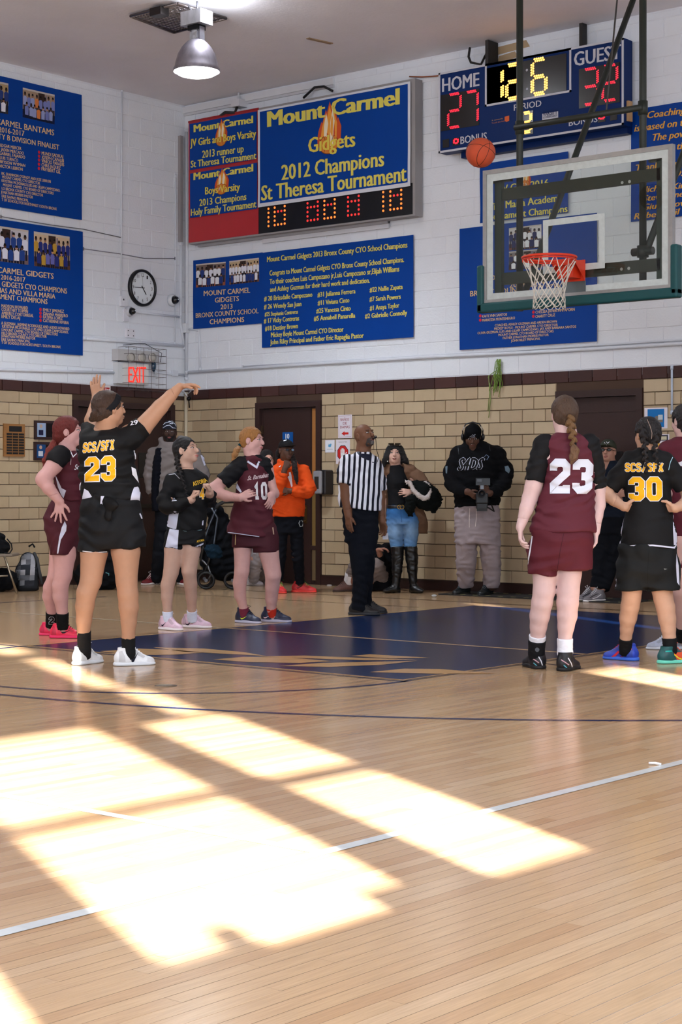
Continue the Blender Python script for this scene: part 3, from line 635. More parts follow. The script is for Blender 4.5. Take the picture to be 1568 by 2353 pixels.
for vis, x0, y0, x1, y1, h, pre in (('ARMEL GIDGETS', 10, 910, 848, 1008, 92, 'MOUNT C'), ('2016-2017', -12, 1015, 388, 1060, 78, ''), ('GIDGETS CYO CHAMPIONS', 5, 1130, 1068, 1250, 88, ''), ('AS AND VILLA MARIA', -8, 1235, 878, 1335, 82, 'ST THOM'), ('MENT CHAMPIONS', -8, 1335, 750, 1422, 82, 'TOURNA'), ('MADISON HOWARD', 0, 1472, 430, 1510, 52, ''), ('COURTNEY TOPPIN', 0, 1530, 430, 1567, 52, ''), ('AMBERLY CORTORREAL', 0, 1590, 522, 1635, 52, ''), ('EMILY DELAJ', 0, 1647, 300, 1672, 52, ''),
    ('EMILY JIMENEZ', 680, 1538, 1020, 1565, 50, ''), ('GIANNA MARRERO', 680, 1600, 1082, 1638, 50, ''), ('FATIMA LOPEZ', 680, 1655, 998, 1682, 50, ''), ('CATHERINE RIVERA', 680, 1712, 1098, 1752, 50, ''), ('A GUZMAN , JASMINE RODRIGUEZ AND ALEXIS HOWARD', -5, 1752, 1105, 1850, 48, ''), ('KRYSTINA MCDONALD, LUIS AND LILIAM CAMPOZANO.', 10, 1805, 1090, 1903, 46, ''), ('S MOUNT CARMEL CYO BOARD OF DIRECTORS', 0, 1862, 915, 1937, 44, ''), ('FIELD BRONX COUNTY CYO DIRECTOR', 0, 1915, 735, 1972, 44, ''), ('ONATHAN MORRIS PASTOR', 8, 1962, 553, 2005, 44, 'J'), ('ERIE SAVINO PRINCIPAL', 0, 2020, 468, 2052, 44, ''), ('T OF SCHOOLS FOR NORTHWEST / SOUTH BRONX', 0, 2070, 963, 2145, 44, '')):
    b.t(vis, x0, y0, x1, y1, h, CRM, .018, pre)
for y in (1507, 1567, 1625, 1687): b.dot(638, y, .02)
b.photo([(530, 228), (1112, 318), (1125, 865), (538, 795)], 7, ((205, 180, 150), (90, 60, 50)), ((40, 50, 120), (110, 110, 180), (190, 150, 60)), 8); b.photo([(-250, 110), (442, 212), (442, 778), (-250, 690)], 8, ((200, 196, 200), (120, 100, 100)), ((30, 60, 130), (225, 225, 240), (40, 70, 140)), 7); b.done()
# ---- behind the backboard
KC = crop(1040, 350, 2.9697); b = Banner('roster_banner', 'blue banner partly hidden behind the glass backboard, roster and coaches printed below', 'R', (4.41, 2.735, 6.21, 4.105), KC, RU, seed=11)
for T, x0, y0, x1, y1, h in (('KAITLYNN SANTOS', 215, 1130, 383, 1116, 18), ('MARKEZIA MONTENEGRO', 215, 1157, 437, 1140, 18), ('CHELSEA JAVIER-PIMPAPORN', 578, 1102, 845, 1082, 19), ('CHARITY CRUZ', 578, 1132, 713, 1120, 19), ('COACHES: ASHLEY GUZMAN AND ARDEN BROWN', 302, 1190, 725, 1163, 16), ('MICKEY BOYLE - MOUNT CARMEL CYO DIRECTOR', 297, 1213, 732, 1186, 16),
    ('OLIVIA GUZMAN, LUIS AND LILIAM CAMPOZANO, JAY AND BARBARA SANTOS', 183, 1243, 855, 1198, 16), ('MOUNT CARMEL CYO BOARD OF DIRECTORS', 325, 1256, 703, 1230, 16), ('FATHER JONATHAN MORRIS PASTOR', 355, 1277, 670, 1254, 16), ('JOHN RILEY PRINCIPAL', 410, 1295, 613, 1280, 16), ('MOUNT CARMEL GIDGETS', 230, 880, 830, 820, 34), ('2013-2014', 400, 925, 640, 903, 30), ('BRONX COUNTY CYO SCHOOL', 133, 985, 850, 925, 36), ('QUARTER FINALIST', 300, 1015, 720, 975, 32)): b.t(T, x0, y0, x1, y1, h, CRM, .018)
for x, y in ((201, 1118), (201, 1146), (563, 1092), (563, 1120)): b.dot(x, y, .018)
b.photo([(395, 520), (620, 493), (620, 652), (395, 672)], 9, ((210, 205, 205), (120, 70, 60)), ((235, 235, 240), (40, 44, 90)), 7); b.photo([(395, 680), (620, 660), (620, 790), (395, 806)], 10, ((130, 120, 120), (70, 40, 40)), ((235, 235, 240), (40, 44, 90)), 7); b.done()
b = Banner('sagging_banner', 'sagging blue banner with yellow lettering seen through the upper left of the backboard glass', 'R', (4.70, 4.14, 5.86, 4.80), KC, RU, off=.045, amp=.006, seed=13)
b.t('Mount Carmel', 350, 190, 780, 122, 45, YEL, .05); b.t('JV Girls 2016', 345, 277, 672, 232, 45, YEL, .03); b.t('Villa Maria Academy', 262, 402, 765, 335, 48, YEL, .03); b.t('Tournament Champions', 235, 472, 800, 410, 46, YEL, .03); b.flame(515, 225, 60, 100); b.done()
KE = crop(1400, 0, 3.268); b = Banner('quote_banner', 'blue banner with orange italic quotation at the right edge', 'R', (6.625, 3.965, 8.25, 5.14), KE, RU, seed=15)
OR_ = (226, 168, 70)
for T, x0, y0, x1, y1, h in (('"Coaching', 275, 895, 590, 855, 50), ('is based on the', 200, 992, 640, 940, 52), ('The power', 340, 1062, 660, 1020, 52), ('or title', 430, 1140, 640, 1110, 50), ('Thank you M', 215, 1290, 600, 1245, 50), ('1958-1963', 500, 1330, 760, 1300, 42), ('Michael King', 245, 1452, 620, 1410, 44), ('Steve Jones', 270, 1515, 600, 1475, 44), ('Giulio Ilovi', 265, 1580, 600, 1545, 44), ('Robert Dil', 200, 1650, 545, 1612, 44)): b.t(T, x0, y0, x1, y1, h, OR_, .03, shear=.25)
b.done()
# ---- the lit scoreboard
FY = -.25; mb = MB(); mb.box2((4.285, FY, 4.943), (6.672, -.10, 5.845), (0, 36, 92)); mb.box2((4.5, -.12, 4.88), (6.64, -.022, 5.86), (0, 32, 84)); sb = mb.build('lit_scoreboard', M_PRINT)
tag(sb, 'large blue electronic scoreboard showing HOME 27 and GUEST 32 in lights', 'scoreboard')
mb = MB(); wt = (196, 196, 204); f = FY-.008
def rim(x0, z0, x1, z1, t=.022):
    for a, b2 in (((x0, z0), (x1, z0+t)), ((x0, z1-t), (x1, z1)), ((x0, z0), (x0+t, z1)), ((x1-t, z0), (x1, z1))): mb.box2((a[0], f, a[1]), (b2[0], FY+.002, b2[1]), wt)
KS = crop(1000, 140, 6.533); KT = crop(1220, 80, 6.272); su = lambda K: (lambda x, y: RU(*K(x, y), y=FY))
rim(4.285, 4.943, 6.672, 5.845); a = su(KS)(757, 690); c_ = su(KT)(565, 190); rim(a[0], a[1], c_[0]+.02, 5.845); mb.build('white_trim', M_PAINT, sb)
M_SCR = mat('dark_display_window', (30, 27, 27), .25)
mb = MB(); wins = []
def win(K, x0, y0, x1, y1, K2_=None):
    a = su(K)(x0, y0); b2 = su(K2_ or K)(x1, y1); mb.box2((a[0], FY-.006, b2[1]), (b2[0], FY+.002, a[1]), (40, 36, 35)); wins.append((a, b2))
win(KS, 92, 518, 665, 965); win(KS, 785, 112, 1250, 600); a = su(KS)(785, 112)
mb.box2((a[0], FY-.006, su(KS)(800, 690)[1]+.03), (su(KT)(520, 250)[0], FY+.002, a[1]-.0), (40, 36, 35))
win(KT, 700, 500, 1290, 970); win(KS, 1310, 770, 1480, 1095); win(KS, 120, 1185, 215, 1295); win(KS, 268, 1165, 372, 1262); win(KT, 975, 1175, 1080, 1250); win(KT, 1150, 1170, 1250, 1225)
mb.build('display_window', M_SCR, sb)
mb = MB(); S = RW(off=-FY+.001, amp=0)
def stx(K, T, x0, y0, x1, y1, h, bold=.03):
    a = su(K)(x0, y0); b2 = su(K)(x1, y1); t = su(K)(x0, y0-h); S.text(mb, T, a[0], a[1], b2[0], b2[1], t[1]-a[1], wt, .003, bold)
stx(KS, 'HOME', 115, 468, 665, 375, 200); stx(KT, 'GUEST', 632, 455, 1300, 340, 200); stx(KS, 'PERIOD', 1190, 750, 1600, 680, 92, .02); stx(KS, 'BONUS', 388, 1250, 780, 1182, 110, .02); stx(KT, 'BONUS', 555, 1318, 965, 1255, 92, .02)
p0 = su(KT)(170, 1140); p1 = su(KT)(400, 1200); S.panel(mb, p0[0], su(KT)(170, 1230)[1], p1[0], p0[1], wt, .003, 1, 1)
for (x, y) in ((1385, 140), (1388, 422)):
    u, v = su(KS)(x, y); mb.disc((u, FY-.001, v), .014, (0, -1, 0), (170, 170, 180), 12, .006)
mb.build('lettering', M_PRINT, sb)
mb = MB(); S.text(mb, 'VARSITY', p0[0]+.01, su(KT)(170, 1180)[1], p1[0]-.01, su(KT)(170, 1182)[1], .055, (20, 34, 80), .005, .02); S.text(mb, 'SCOREBOARDS', p0[0]+.01, su(KT)(170, 1212)[1], p1[0]-.01, su(KT)(170, 1212)[1], .02, (20, 34, 80), .005, .02)
p = su(KS)(1050, 860); mb.quad([(p[0], FY-.004, p[1]-.03), (p[0]+.025, FY-.004, p[1]-.045), (p[0]+.06, FY-.004, p[1]-.035), (p[0]+.06, FY-.004, p[1]+.02), (p[0], FY-.004, p[1]+.015)], (208, 96, 50))
p = su(KS)(855, 905); S.text(mb, 'A. community', p[0], p[1], p[0]+.15, p[1]+.004, .014, (196, 150, 90), .003); S.text(mb, 'Touch the future', p[0], p[1]-.03, p[0]+.2, p[1]-.026, .014, (196, 120, 80), .003); mb.build('sponsor_marks', M_PRINT, sb)
SEG = {'0': 'abcdef', '1': 'bc', '2': 'abged', '3': 'abgcd', '6': 'afgcde', '7': 'abc'}
M_AMB = mat('amber_light_dots', (255, 170, 60), .4, emit=(255, 176, 72), estr=3.2); M_RED = mat('red_light_dots', (255, 60, 80), .4, emit=(255, 26, 48), estr=1.5)
def digit(ch, u0, v0, w_, h_, m, r, n=5, nm='lit_digit'):
    """seven segments, each a double staggered row of light dots"""
    mb = MB(); P = {'a': ((.12, 1), (.88, 1)), 'b': ((1, .93), (1, .56)), 'c': ((1, .44), (1, .07)), 'd': ((.12, 0), (.88, 0)), 'e': ((0, .07), (0, .44)), 'f': ((0, .56), (0, .93)), 'g': ((.12, .5), (.88, .5))}
    for sgm in SEG[ch]:
        (a0, b0), (a1, b1) = P[sgm]; A = np.array([u0+a0*w_, v0+b0*h_]); B = np.array([u0+a1*w_, v0+b1*h_]); d = B-A; L = np.linalg.norm(d); nn = np.array([-d[1], d[0]])/L
        for k in range(n):
            for sdd in (-1, 1):
                q = A+d*((k+(.25 if sdd > 0 else .75))/n)+nn*sdd*r*1.05; mb.disc((q[0], FY-.006, q[1]), r, (0, -1, 0), (255, 180, 80), 6, .003)
    mb.build(nm, m, sb)
def dg(ch, K, x0, yt, x1, yb, m, r, n=6):
    a = su(K)(x0, yb[0]); t = su(K)(x0, yt); b2 = su(K)(x1, yb[1]); digit(ch, a[0], a[1], b2[0]-a[0], t[1]-a[1], m, r, n)
dg('2', KS, 205, 515, 390, (1010, 985), M_RED, .0078); dg('7', KS, 465, 478, 648, (960, 930), M_RED, .0078)
dg('3', KT, 765, 510, 970, (1015, 985), M_RED, .0078); dg('2', KT, 1045, 460, 1250, (960, 930), M_RED, .0078)
dg('1', KS, 830, 150, 1015, (605, 575), M_AMB, .0115, 5); dg('2', KS, 1085, 75, 1265, (580, 552), M_AMB, .0115, 5); dg('6', KT, 30, 375, 225, (865, 840), M_AMB, .0115, 5)
dg('3', KS, 1330, 790, 1445, (1075, 1060), M_AMB, .0095, 4); dg('0', KS, 292, 1180, 350, (1240, 1235), M_RED, .005, 3); dg('0', KT, 995, 1160, 1065, (1215, 1205), M_RED, .005, 3)
for a, b2, nm, cc in (((4.9, -.03, 5.86), (4.94, -.22, 6.12), 'hanging_bracket', (30, 26, 24)), ((6.05, -.03, 5.85), (6.09, -.12, 6.13), 'hanging_bracket', (30, 26, 24)), ((6.675, -.2, 4.99), (6.70, -.12, 5.2), 'wood_shim', (190, 150, 104))):
    mb = MB(); mb.box2(a, b2, cc); mb.build(nm, M_PAINT, sb)
mb = MB(); mb.tube([(4.62, -.12, 6.10), (4.66, -.2, 5.98), (4.72, -.24, 5.9), (4.8, -.16, 5.88), (4.86, -.1, 6.05)], .014, (30, 26, 24)); mb.tube([(3.72, -.06, 5.93), (3.9, -.05, 5.90), (4.1, -.05, 5.88), (4.3, -.1, 5.86)], .008, (150, 84, 50)); tag(mb.build('power_cable', M_RUBBER), 'loose cables looped above the lit scoreboard near the ceiling', 'cable')
mb = MB()
for (x0, x1, z0, z1) in ((4.8, 5.35, 5.99, 6.10), (4.9, 5.2, 5.9, 6.0)): mb.quad([(x0, -.008, z0), (x1, -.008, z0+.03), (x1-.05, -.008, z1), (x0+.04, -.008, z1-.02)], (176, 150, 116))
tag(mb.build('wall_patch', M_PAINT), 'tan patch of bare plaster above the lit scoreboard', 'patch')

# ---- backboard, rim, net and their steel
BY = -3.0; bu = lambda px, py: RU(px, py, y=BY)
bx0, bz1 = bu(1112, 393); bx1 = bu(1548, 328)[0]; bz0 = bu(1115, 700)[1]; BC = (bx0+bx1)/2
hoop = thing('basketball_hoop', 'ceiling hung glass backboard with orange rim, white net and green edge padding', 'basketball hoop', (BC, BY, bz0-.12))
STL = (34, 40, 34)
mb = MB(); t = .04
for a, b2 in (((bx0, bz0), (bx1, bz0+t)), ((bx0, bz1-t), (bx1, bz1)), ((bx0, bz0+t), (bx0+t, bz1-t)), ((bx1-t, bz0+t), (bx1, bz1-t))): mb.box2((a[0], BY-.015, a[1]), (b2[0], BY+.035, b2[1]), (170, 170, 168))
mb.build('backboard_frame', M_METAL, hoop)
M_GLASS = mat('tempered_glass', (205, 222, 214), .03, spec=.5, trans=.0)
M_GLASS.node_tree.nodes.clear(); _n = M_GLASS.node_tree.nodes; _o = _n.new('ShaderNodeOutputMaterial'); _t = _n.new('ShaderNodeBsdfTransparent'); _g = _n.new('ShaderNodeBsdfGlossy'); _m = _n.new('ShaderNodeMixShader'); _f = _n.new('ShaderNodeFresnel')
_t.inputs[0].default_value = (.80, .87, .83, 1); _g.inputs['Roughness'].default_value = .03; _f.inputs[0].default_value = 1.5
M_GLASS.node_tree.links.new(_f.outputs[0], _m.inputs[0]); M_GLASS.node_tree.links.new(_t.outputs[0], _m.inputs[1]); M_GLASS.node_tree.links.new(_g.outputs[0], _m.inputs[2]); M_GLASS.node_tree.links.new(_m.outputs[0], _o.inputs[0])
mb = MB(); mb.quad([(bx0+t, BY, bz0+t), (bx1-t, BY, bz0+t), (bx1-t, BY, bz1-t), (bx0+t, BY, bz1-t)]); mb.build('glass_pane', M_GLASS, hoop)
mb = MB(); wv = (200, 210, 208); s_ = .065
x0, x1, z0, z1 = bx0+t, bx1-t, bz0+t, bz1-t
for a, b2 in (((x0, z0), (x1, z0+.055)), ((x0, z1-s_), (x1, z1)), ((x0, z0+.055), (x0+s_, z1-s_)), ((x1-s_, z0+.055), (x1, z1-s_))): mb.box2((a[0], BY-.004, a[1]), (b2[0], BY-.001, b2[1]), wv)
q0 = bu(*KC(620, 830)); q1 = bu(*KC(1042, 415)); r0 = bu(*KC(655, 790)); r1 = bu(*KC(993, 460)); s_ = .055
x0, x1, z0, z1 = q0[0], q1[0], q0[1]-.0, q1[1]
for a, b2 in (((x0, z0), (x1, z0+s_)), ((x0, z1-s_), (x1, z1)), ((x0, z0+s_), (x0+s_, z1-s_)), ((x1-s_, z0+s_), (x1, z1-s_))): mb.box2((a[0], BY-.004, a[1]), (b2[0], BY-.001, b2[1]), wv)
mb.build('painted_border', mat('backboard_white_paint', None, .5, mott=.12, mscale=18), hoop)
GR = (4, 74, 78); mb = MB()
def pad(a, b2):
    mb.box2(a, b2, GR)
zl = bu(1112, 610)[1]; zr = bu(1548, 562)[1]; pb = bz0-.075
pad((bx0-.055, BY-.04, pb), (bx0+.012, BY+.06, zl)); pad((bx1-.012, BY-.04, pb+.02), (bx1+.055, BY+.06, zr)); pad((bx0-.055, BY-.04, pb), (bx1+.055, BY+.06, bz0+.012))
po = mb.build('edge_padding', mat('green_foam_padding', None, .5, mott=.08), hoop); bv = po.modifiers.new('round', 'BEVEL'); bv.width = .018; bv.segments = 3
# steel behind the glass
PY = BY+.12; mb = MB(); steel = mat('dark_steel_paint', None, .5, mott=.1)
def bar(p, q, r, nm='steel_tube', n=10, col=STL):
    m = MB(); m.tube([p, q], r, col, n); return m.build(nm, steel, hoop)
xl = atY(1195, 690, PY)[0]; xr = atY(1478, 600, PY)[0]
zb = atY(1193, 715, PY)[2]; bar((xl, PY, zb-.0), (xl, PY, CEIL), .032, 'upright'); zb2 = atY(1478, 655, PY)[2]; bar((xr, PY, zb2), (xr, PY, CEIL), .032, 'upright')
zc = atY(1195, 292, PY-.03)[2]; bar((xl-.03, PY-.03, zc), (xr+.02, PY-.03, zc), .028, 'cross_tube')
for xx in (xl, xr): m = MB(); m.tube([(xx, PY, zc-.06), (xx, PY, zc+.06)], .042, STL, 12); m.build('clamp', steel, hoop)
zk = atY(1478, 578, PY)[2]; m = MB(); m.tube([(xr-.1, PY-.0, zk), (xr+.1, PY, zk)], .035, STL, 10); m.tube([(xr, PY, zk-.05), (xr, PY, zk+.05)], .05, STL, 12); m.build('clamp', steel, hoop)
for xx, zz in ((xl+.02, zb+.12), (xr+.03, zk+.02)): bar((xx, PY+.02, zz), (xx, PY+2.05, CEIL), .03, 'diagonal_brace')
m = MB(); m.tube([(xl+.92, PY-.03, zc+.02), (xl+.62, PY+.75, CEIL)], .008, (60, 56, 54), 6); m.build('safety_cable', steel, hoop)
def flat(px0, py0, px1, py1, w_, nm='frame_bar'):
    y = BY+.05; a = atY(px0, py0, y); b2 = atY(px1, py1, y); m = MB()
    if abs(px1-px0) > abs(py1-py0): m.box2((a[0], y-.015, a[2]-w_/2), (b2[0], y+.03, a[2]+w_/2), (64, 66, 56))
    else: m.box2((a[0]-w_/2, y-.015, a[2]), (a[0]+w_/2, y+.03, b2[2]), (60, 70, 62))
    m.build(nm, steel, hoop)
flat(*KC(345, 290), *KC(1425, 160), .105); flat(*KC(345, 865), *KC(1425, 770), .105); flat(*KC(318, 170), *KC(318, 985), .075); flat(*KC(1418, 40), *KC(1418, 900), .05)
flat(*KC(270, 190), *KC(400, 180), .06); flat(*KC(1330, 890), *KC(1425, 885), .03); flat(*KC(1345, 50), *KC(1425, 45), .05)
m = MB()
for x, y in ((1160, 207), (1210, 200), (1155, 797), (1205, 792)): p = atY(*KC(x, y), BY+.035); m.disc(p, .014, (0, -1, 0), (220, 220, 220), 8, .002)
m.build('bolt', M_METAL, hoop)
OG = (226, 60, 28); M_RIM = mat('orange_rim_paint', None, .38, mott=.06)
RZ = atY(1262, 592, BY-.40)[2]; RCY = BY-.40; RR = .2286; rc = np.array([BC, RCY, RZ])
rcx = atY(1262, 592, RCY)[0]; rc[0] = (rcx+BC)/2
ring = lambda r, z, n=40: [(rc[0]+r*math.cos(2*math.pi*k/n), rc[1]+r*math.sin(2*math.pi*k/n), rc[2]+z) for k in range(n)]
mb = MB(); mb.tube(ring(RR, 0), .0115, OG, 10, closed=True); mb.tube(ring(RR-.004, -.020), .007, OG, 8, closed=True)
for k in range(12):
    a = 2*math.pi*(k+.5)/12; pts = [(rc[0]+RR*math.cos(a+d), rc[1]+RR*math.sin(a+d), rc[2]-.02+z) for d, z in ((-.05, 0), (-.03, -.022), (.03, -.022), (.05, 0))]; mb.tube(pts, .0035, OG, 6)
mb.build('rim', M_RIM, hoop)
mb = MB(); w2 = .115
mb.box2((rc[0]-w2, BY-.02, RZ-.17), (rc[0]+w2, BY-.004, RZ+.012), OG); mb.quad([(rc[0]-.075, BY-.02, RZ-.0), (rc[0]+.075, BY-.02, RZ), (rc[0]+.09, BY-.19, RZ-.004), (rc[0]-.09, BY-.19, RZ-.004)], OG)
mb.quad([(rc[0]-w2, BY-.02, RZ+.0), (rc[0]-w2, BY-.02, RZ-.16), (rc[0]-.12, BY-.15, RZ-.05), (rc[0]-.12, BY-.2, RZ-.004)], OG); mb.quad([(rc[0]+w2, BY-.02, RZ+.0), (rc[0]+w2, BY-.02, RZ-.16), (rc[0]+.12, BY-.15, RZ-.05), (rc[0]+.12, BY-.2, RZ-.004)], OG)
mb.box2((rc[0]-.08, BY-.15, RZ-.15), (rc[0]+.08, BY-.02, RZ-.03), OG); mb.box2((rc[0]-.1, BY-.19, RZ-.045), (rc[0]+.1, BY-.17, RZ-.0), OG)
mb.build('rim_bracket', M_RIM, hoop); mb = MB(); mb.box2((rc[0]-.12, BY-.012, RZ-.27), (rc[0]+.12, BY-.003, RZ-.17), (110, 120, 122)); mb.build('mounting_plate', M_METAL, hoop)
mb = MB(); nl = 12
lv = [(RR, -.03), (.185, -.115), (.158, -.185), (.142, -.25), (.132, -.31), (.135, -.36), (.138, -.40)]; CO = (226, 220, 208)
for k in range(nl):
    for s in (-1, 1):
        pts = []
        for j, (r, z) in enumerate(lv):
            a = 2*math.pi*(k+.5)/nl + s*2*math.pi/nl*(j/2.+.0)*(1. if j else .0) + (s*.06 if j == 0 else 0)
            if j == 1: a = 2*math.pi*(k+.5)/nl + s*math.pi/nl
            elif j > 1: a = 2*math.pi*(k+.5)/nl + s*math.pi/nl*j
            pts.append((rc[0]+r*math.cos(a), rc[1]+r*math.sin(a), rc[2]+z))
        mb.tube(pts, .0042, CO, 5)
    a0 = 2*math.pi*(k+.5)/nl+math.pi/nl*6; pts = [(rc[0]+.138*math.cos(a0+d), rc[1]+.138*math.sin(a0+d), rc[2]-.40-z) for d, z in ((0, 0), (math.pi/nl*.5, .025), (math.pi/nl, .034), (math.pi/nl*1.5, .025), (math.pi/nl*2, 0))]; mb.tube(pts, .0042, CO, 5)
mb.build('net', mat('cotton_cord', None, .9), hoop)
# the ball in flight
bc = atZ(1105, 351, 13.95); mb = MB(); br = 34.2/FPX*13.95; mb.sphere(bc, br, (196, 78, 42), 40, 24); ball = tag(mb.build('basketball', mat('ball_leather', None, .5, bump=.5, bscale=400, mott=.08, mscale=8)), 'orange basketball in the air left of the backboard', 'ball')
V3 = (bc-np.array([*CAM, CAMH])); V3 /= np.linalg.norm(V3)
def seam(nrm, off=0.):
    nrm = np.array(nrm)/np.linalg.norm(nrm); a = np.cross(nrm, [.3, .2, 1.]); a /= np.linalg.norm(a); b2 = np.cross(nrm, a); r = math.sqrt(br*br-off*off)
    return [bc+nrm*off+r*(math.cos(2*math.pi*k/36)*a+math.sin(2*math.pi*k/36)*b2) for k in range(36)]
mb = MB(); cr = R3*.30+U3*.86+F3*.3; up = np.cross(cr, R3)
mb.tube(seam(cr), .0022, (46, 20, 14), 5, closed=True); mb.tube(seam(R3*.85-U3*.3+F3*.45), .0022, (46, 20, 14), 5, closed=True)
for s in (-1, 1): mb.tube(seam(F3*.62*1+R3*.6*-1+U3*.45, s*br*.55), .0022, (46, 20, 14), 5, closed=True)
mb.build('seam', M_RUBBER, ball)

# ---- hanging high bay lamp (the one in view), grille behind it
M_LENS = mat('lamp_lens', (255, 255, 255), .3, emit=(255, 252, 246), estr=14.)
M_ALU = mat('dull_aluminium', None, .42, metal=.75, mott=.35, mscale=9, stretch=(1, 1, .4))
def highbay(x, y, ztop, label, visible):
    t = thing('high_bay_lamp', label, 'ceiling light', (x, y, ztop), None if visible else 'high bay lamps over the court behind the camera')
    zb = ztop-.72
    m = MB(); m.lathe((x, y, zb), [(.235, 0), (.237, .03), (.225, .05), (.215, .10), (.19, .18), (.15, .25), (.105, .30), (.07, .325), (.05, .33)], (150, 146, 156), 40); m.build('reflector_shade', M_ALU, t)
    m = MB(); m.lathe((x, y, zb), [(.0, -.055), (.10, -.05), (.18, -.03), (.228, .0), (.23, .01)], (255, 255, 255), 32); m.build('glowing_lens', M_LENS, t)
    m = MB(); m.box2((x-.05, y-.05, zb+.33), (x+.05, y+.05, zb+.40), (200, 204, 210)); m.lathe((x, y, zb+.33), [(.055, 0), (.055, .03), (.045, .035), (.045, .05), (.055, .055), (.055, .09), (.04, .1)], (210, 214, 220), 16); m.box2((x-.07, y-.06, zb+.42), (x+.07, y+.06, zb+.47), (40, 42, 46)); m.box2((x+.03, y-.035, zb+.3), (x+.08, y+.035, zb+.45), (140, 140, 150)); m.build('lamp_socket', M_ALU, t)
    m = MB(); m.box((x, y, zb+.54), (.27, .19, .14), (205, 208, 214), ax=[R3*.8-F3*.6, R3*.6+F3*.8, U3]); m.build('ballast_box', M_ALU, t)
    m = MB(); m.tube([(x, y, zb+.61), (x+.01, y, zb+.65), (x, y+.01, ztop)], .012, (90, 90, 96), 6); m.tube([(x-.04, y, zb+.60), (x-.12, y, zb+.72-.02), (x-.3, y+.05, ztop-.03)], .009, (170, 170, 176), 6); m.build('hook_and_cord', M_METAL, t)
    l = bpy.data.lights.new('high_bay_glow', 'SPOT'); l.energy = 500 if visible else (230 if x > 9 else 340); l.spot_size = math.radians(150); l.spot_blend = .8; l.color = (.80, .90, 1.) if visible else (.93, .96, 1.); l.shadow_soft_size = .2
    o = bpy.data.objects.new('high_bay_glow', l); COL.objects.link(o); o.parent = t; o.location = (0, 0, -.80)
    l = bpy.data.lights.new('high_bay_uplight', 'POINT'); l.energy = 30 if visible else 90; l.color = (.93, .96, 1.); l.shadow_soft_size = .08  # added point light above the opaque dome to brighten the ceiling
    o = bpy.data.objects.new('high_bay_uplight', l); COL.objects.link(o); o.parent = t; o.location = (.0, -.0, -.30) if not visible else (.16, .0, -.14)
    return t
lp = atZ(452, 190, 17.5); highbay(lp[0], lp[1], CEIL, 'grey dome high bay lamp, lit, hanging from the ceiling grille', True)
mb = MB(); g0, g1 = (lp[0]-.66, lp[1]-.28), (lp[0]+.22, lp[1]+.42)
pts = [atZ(300, 37, FPX*(6.1-CAMH)/(YH-37)), atZ(400, 75, FPX*(6.1-CAMH)/(YH-75)), atZ(520, 42, FPX*(6.1-CAMH)/(YH-42)), atZ(408, 8, FPX*(6.1-CAMH)/(YH-8))]
A0, A1, A2, A3 = [np.array([p[0], p[1], 6.10]) for p in pts]
for k in range(12):
    t = k/11; mb.tube([A0*(1-t)+A1*t, A3*(1-t)+A2*t], .006, (150, 144, 146), 4)
for k in range(18):
    t = k/17; mb.tube([A0*(1-t)+A3*t, A1*(1-t)+A2*t], .006, (150, 144, 146), 4)
for a, b2 in ((A0, A1), (A1, A2), (A2, A3), (A3, A0)): mb.tube([a, b2], .016, (120, 112, 112), 6)
mb.box(A3*.62+A0*.38+np.array([0, 0, -.04]), (.16, .12, .08), (60, 56, 56))
tag(mb.build('ceiling_grille', M_METAL), 'square metal ceiling grille behind the hanging dome lamp', 'grille')
for x, y, nm in ((4.5, -8.5, 'left of the free throw lane'), (12.5, -8.5, 'right of the free throw lane'), (4.5, -15.5, 'left of the camera'), (12.5, -15.5, 'above the camera'), (4.5, -22.5, 'over the far left rear court'), (12.5, -22.5, 'over the rear court')): highbay(x, y, CEIL, 'lit dome lamp outside the photo, '+nm, False)  # unseen lamps added over the court to match the light level

# ---- clock, cameras, exit sign, conduits, plaques
def facing_left(mb): return mb
u0, v0 = LU(324, 662); CR = .235
clk = thing('wall_clock', 'round black-rimmed wall clock with white face on the left wall', 'clock', (0.0, u0, v0-CR))
AXL = [np.array([0, 1, 0.]), np.array([0, 0, 1.]), np.array([1., 0, 0])]
mb = MB(); mb.lathe((.008, u0, v0), [(CR, 0), (CR, .03), (CR-.01, .045), (CR-.03, .05), (CR-.036, .03), (CR-.036, .02)], (16, 18, 22), 48, AXL); mb.build('clock_rim', M_SATIN, clk)
mb = MB(); mb.disc((.03, u0, v0), CR-.034, (1, 0, 0), (226, 232, 236), 48); mb.build('clock_face', M_PRINT, clk)
mb = MB(); S = LW(off=.031, amp=0)
for k in range(1, 13):
    a = math.pi/2-k*math.pi/6; r = CR*.68; cu, cv = u0+r*math.cos(a), v0+r*math.sin(a); wdt = .022 if k < 10 else .042
    if k == 11: wdt = .036
    S.text(mb, str(k), cu-wdt/2, cv-.02, cu+wdt/2, cv-.02, .042, (30, 30, 34), .001)
for k in range(60):
    a = k*math.pi/30; r = CR*.80; mb.box((.032, u0+r*math.cos(a), v0+r*math.sin(a)), (.001, .004, .004), (60, 60, 60))
mb.build('numerals', M_PRINT, clk)
mb = MB()
def hand(ang, l, w_, col, d=.036):
    dr = np.array([0, math.cos(ang), math.sin(ang)]); pr = np.array([0, -math.sin(ang), math.cos(ang)]); c = np.array([d, u0, v0]); mb.box(c+dr*(l/2-.015), (l+.03, w_, .002), col, ax=[dr, pr, np.array([1., 0, 0])])
hand(math.radians(181), .145, .008, (20, 20, 24)); hand(math.radians(-53), .10, .011, (20, 20, 24), .034); hand(math.radians(94), .15, .002, (150, 150, 150), .038); mb.build('clock_hands', M_SATIN, clk)
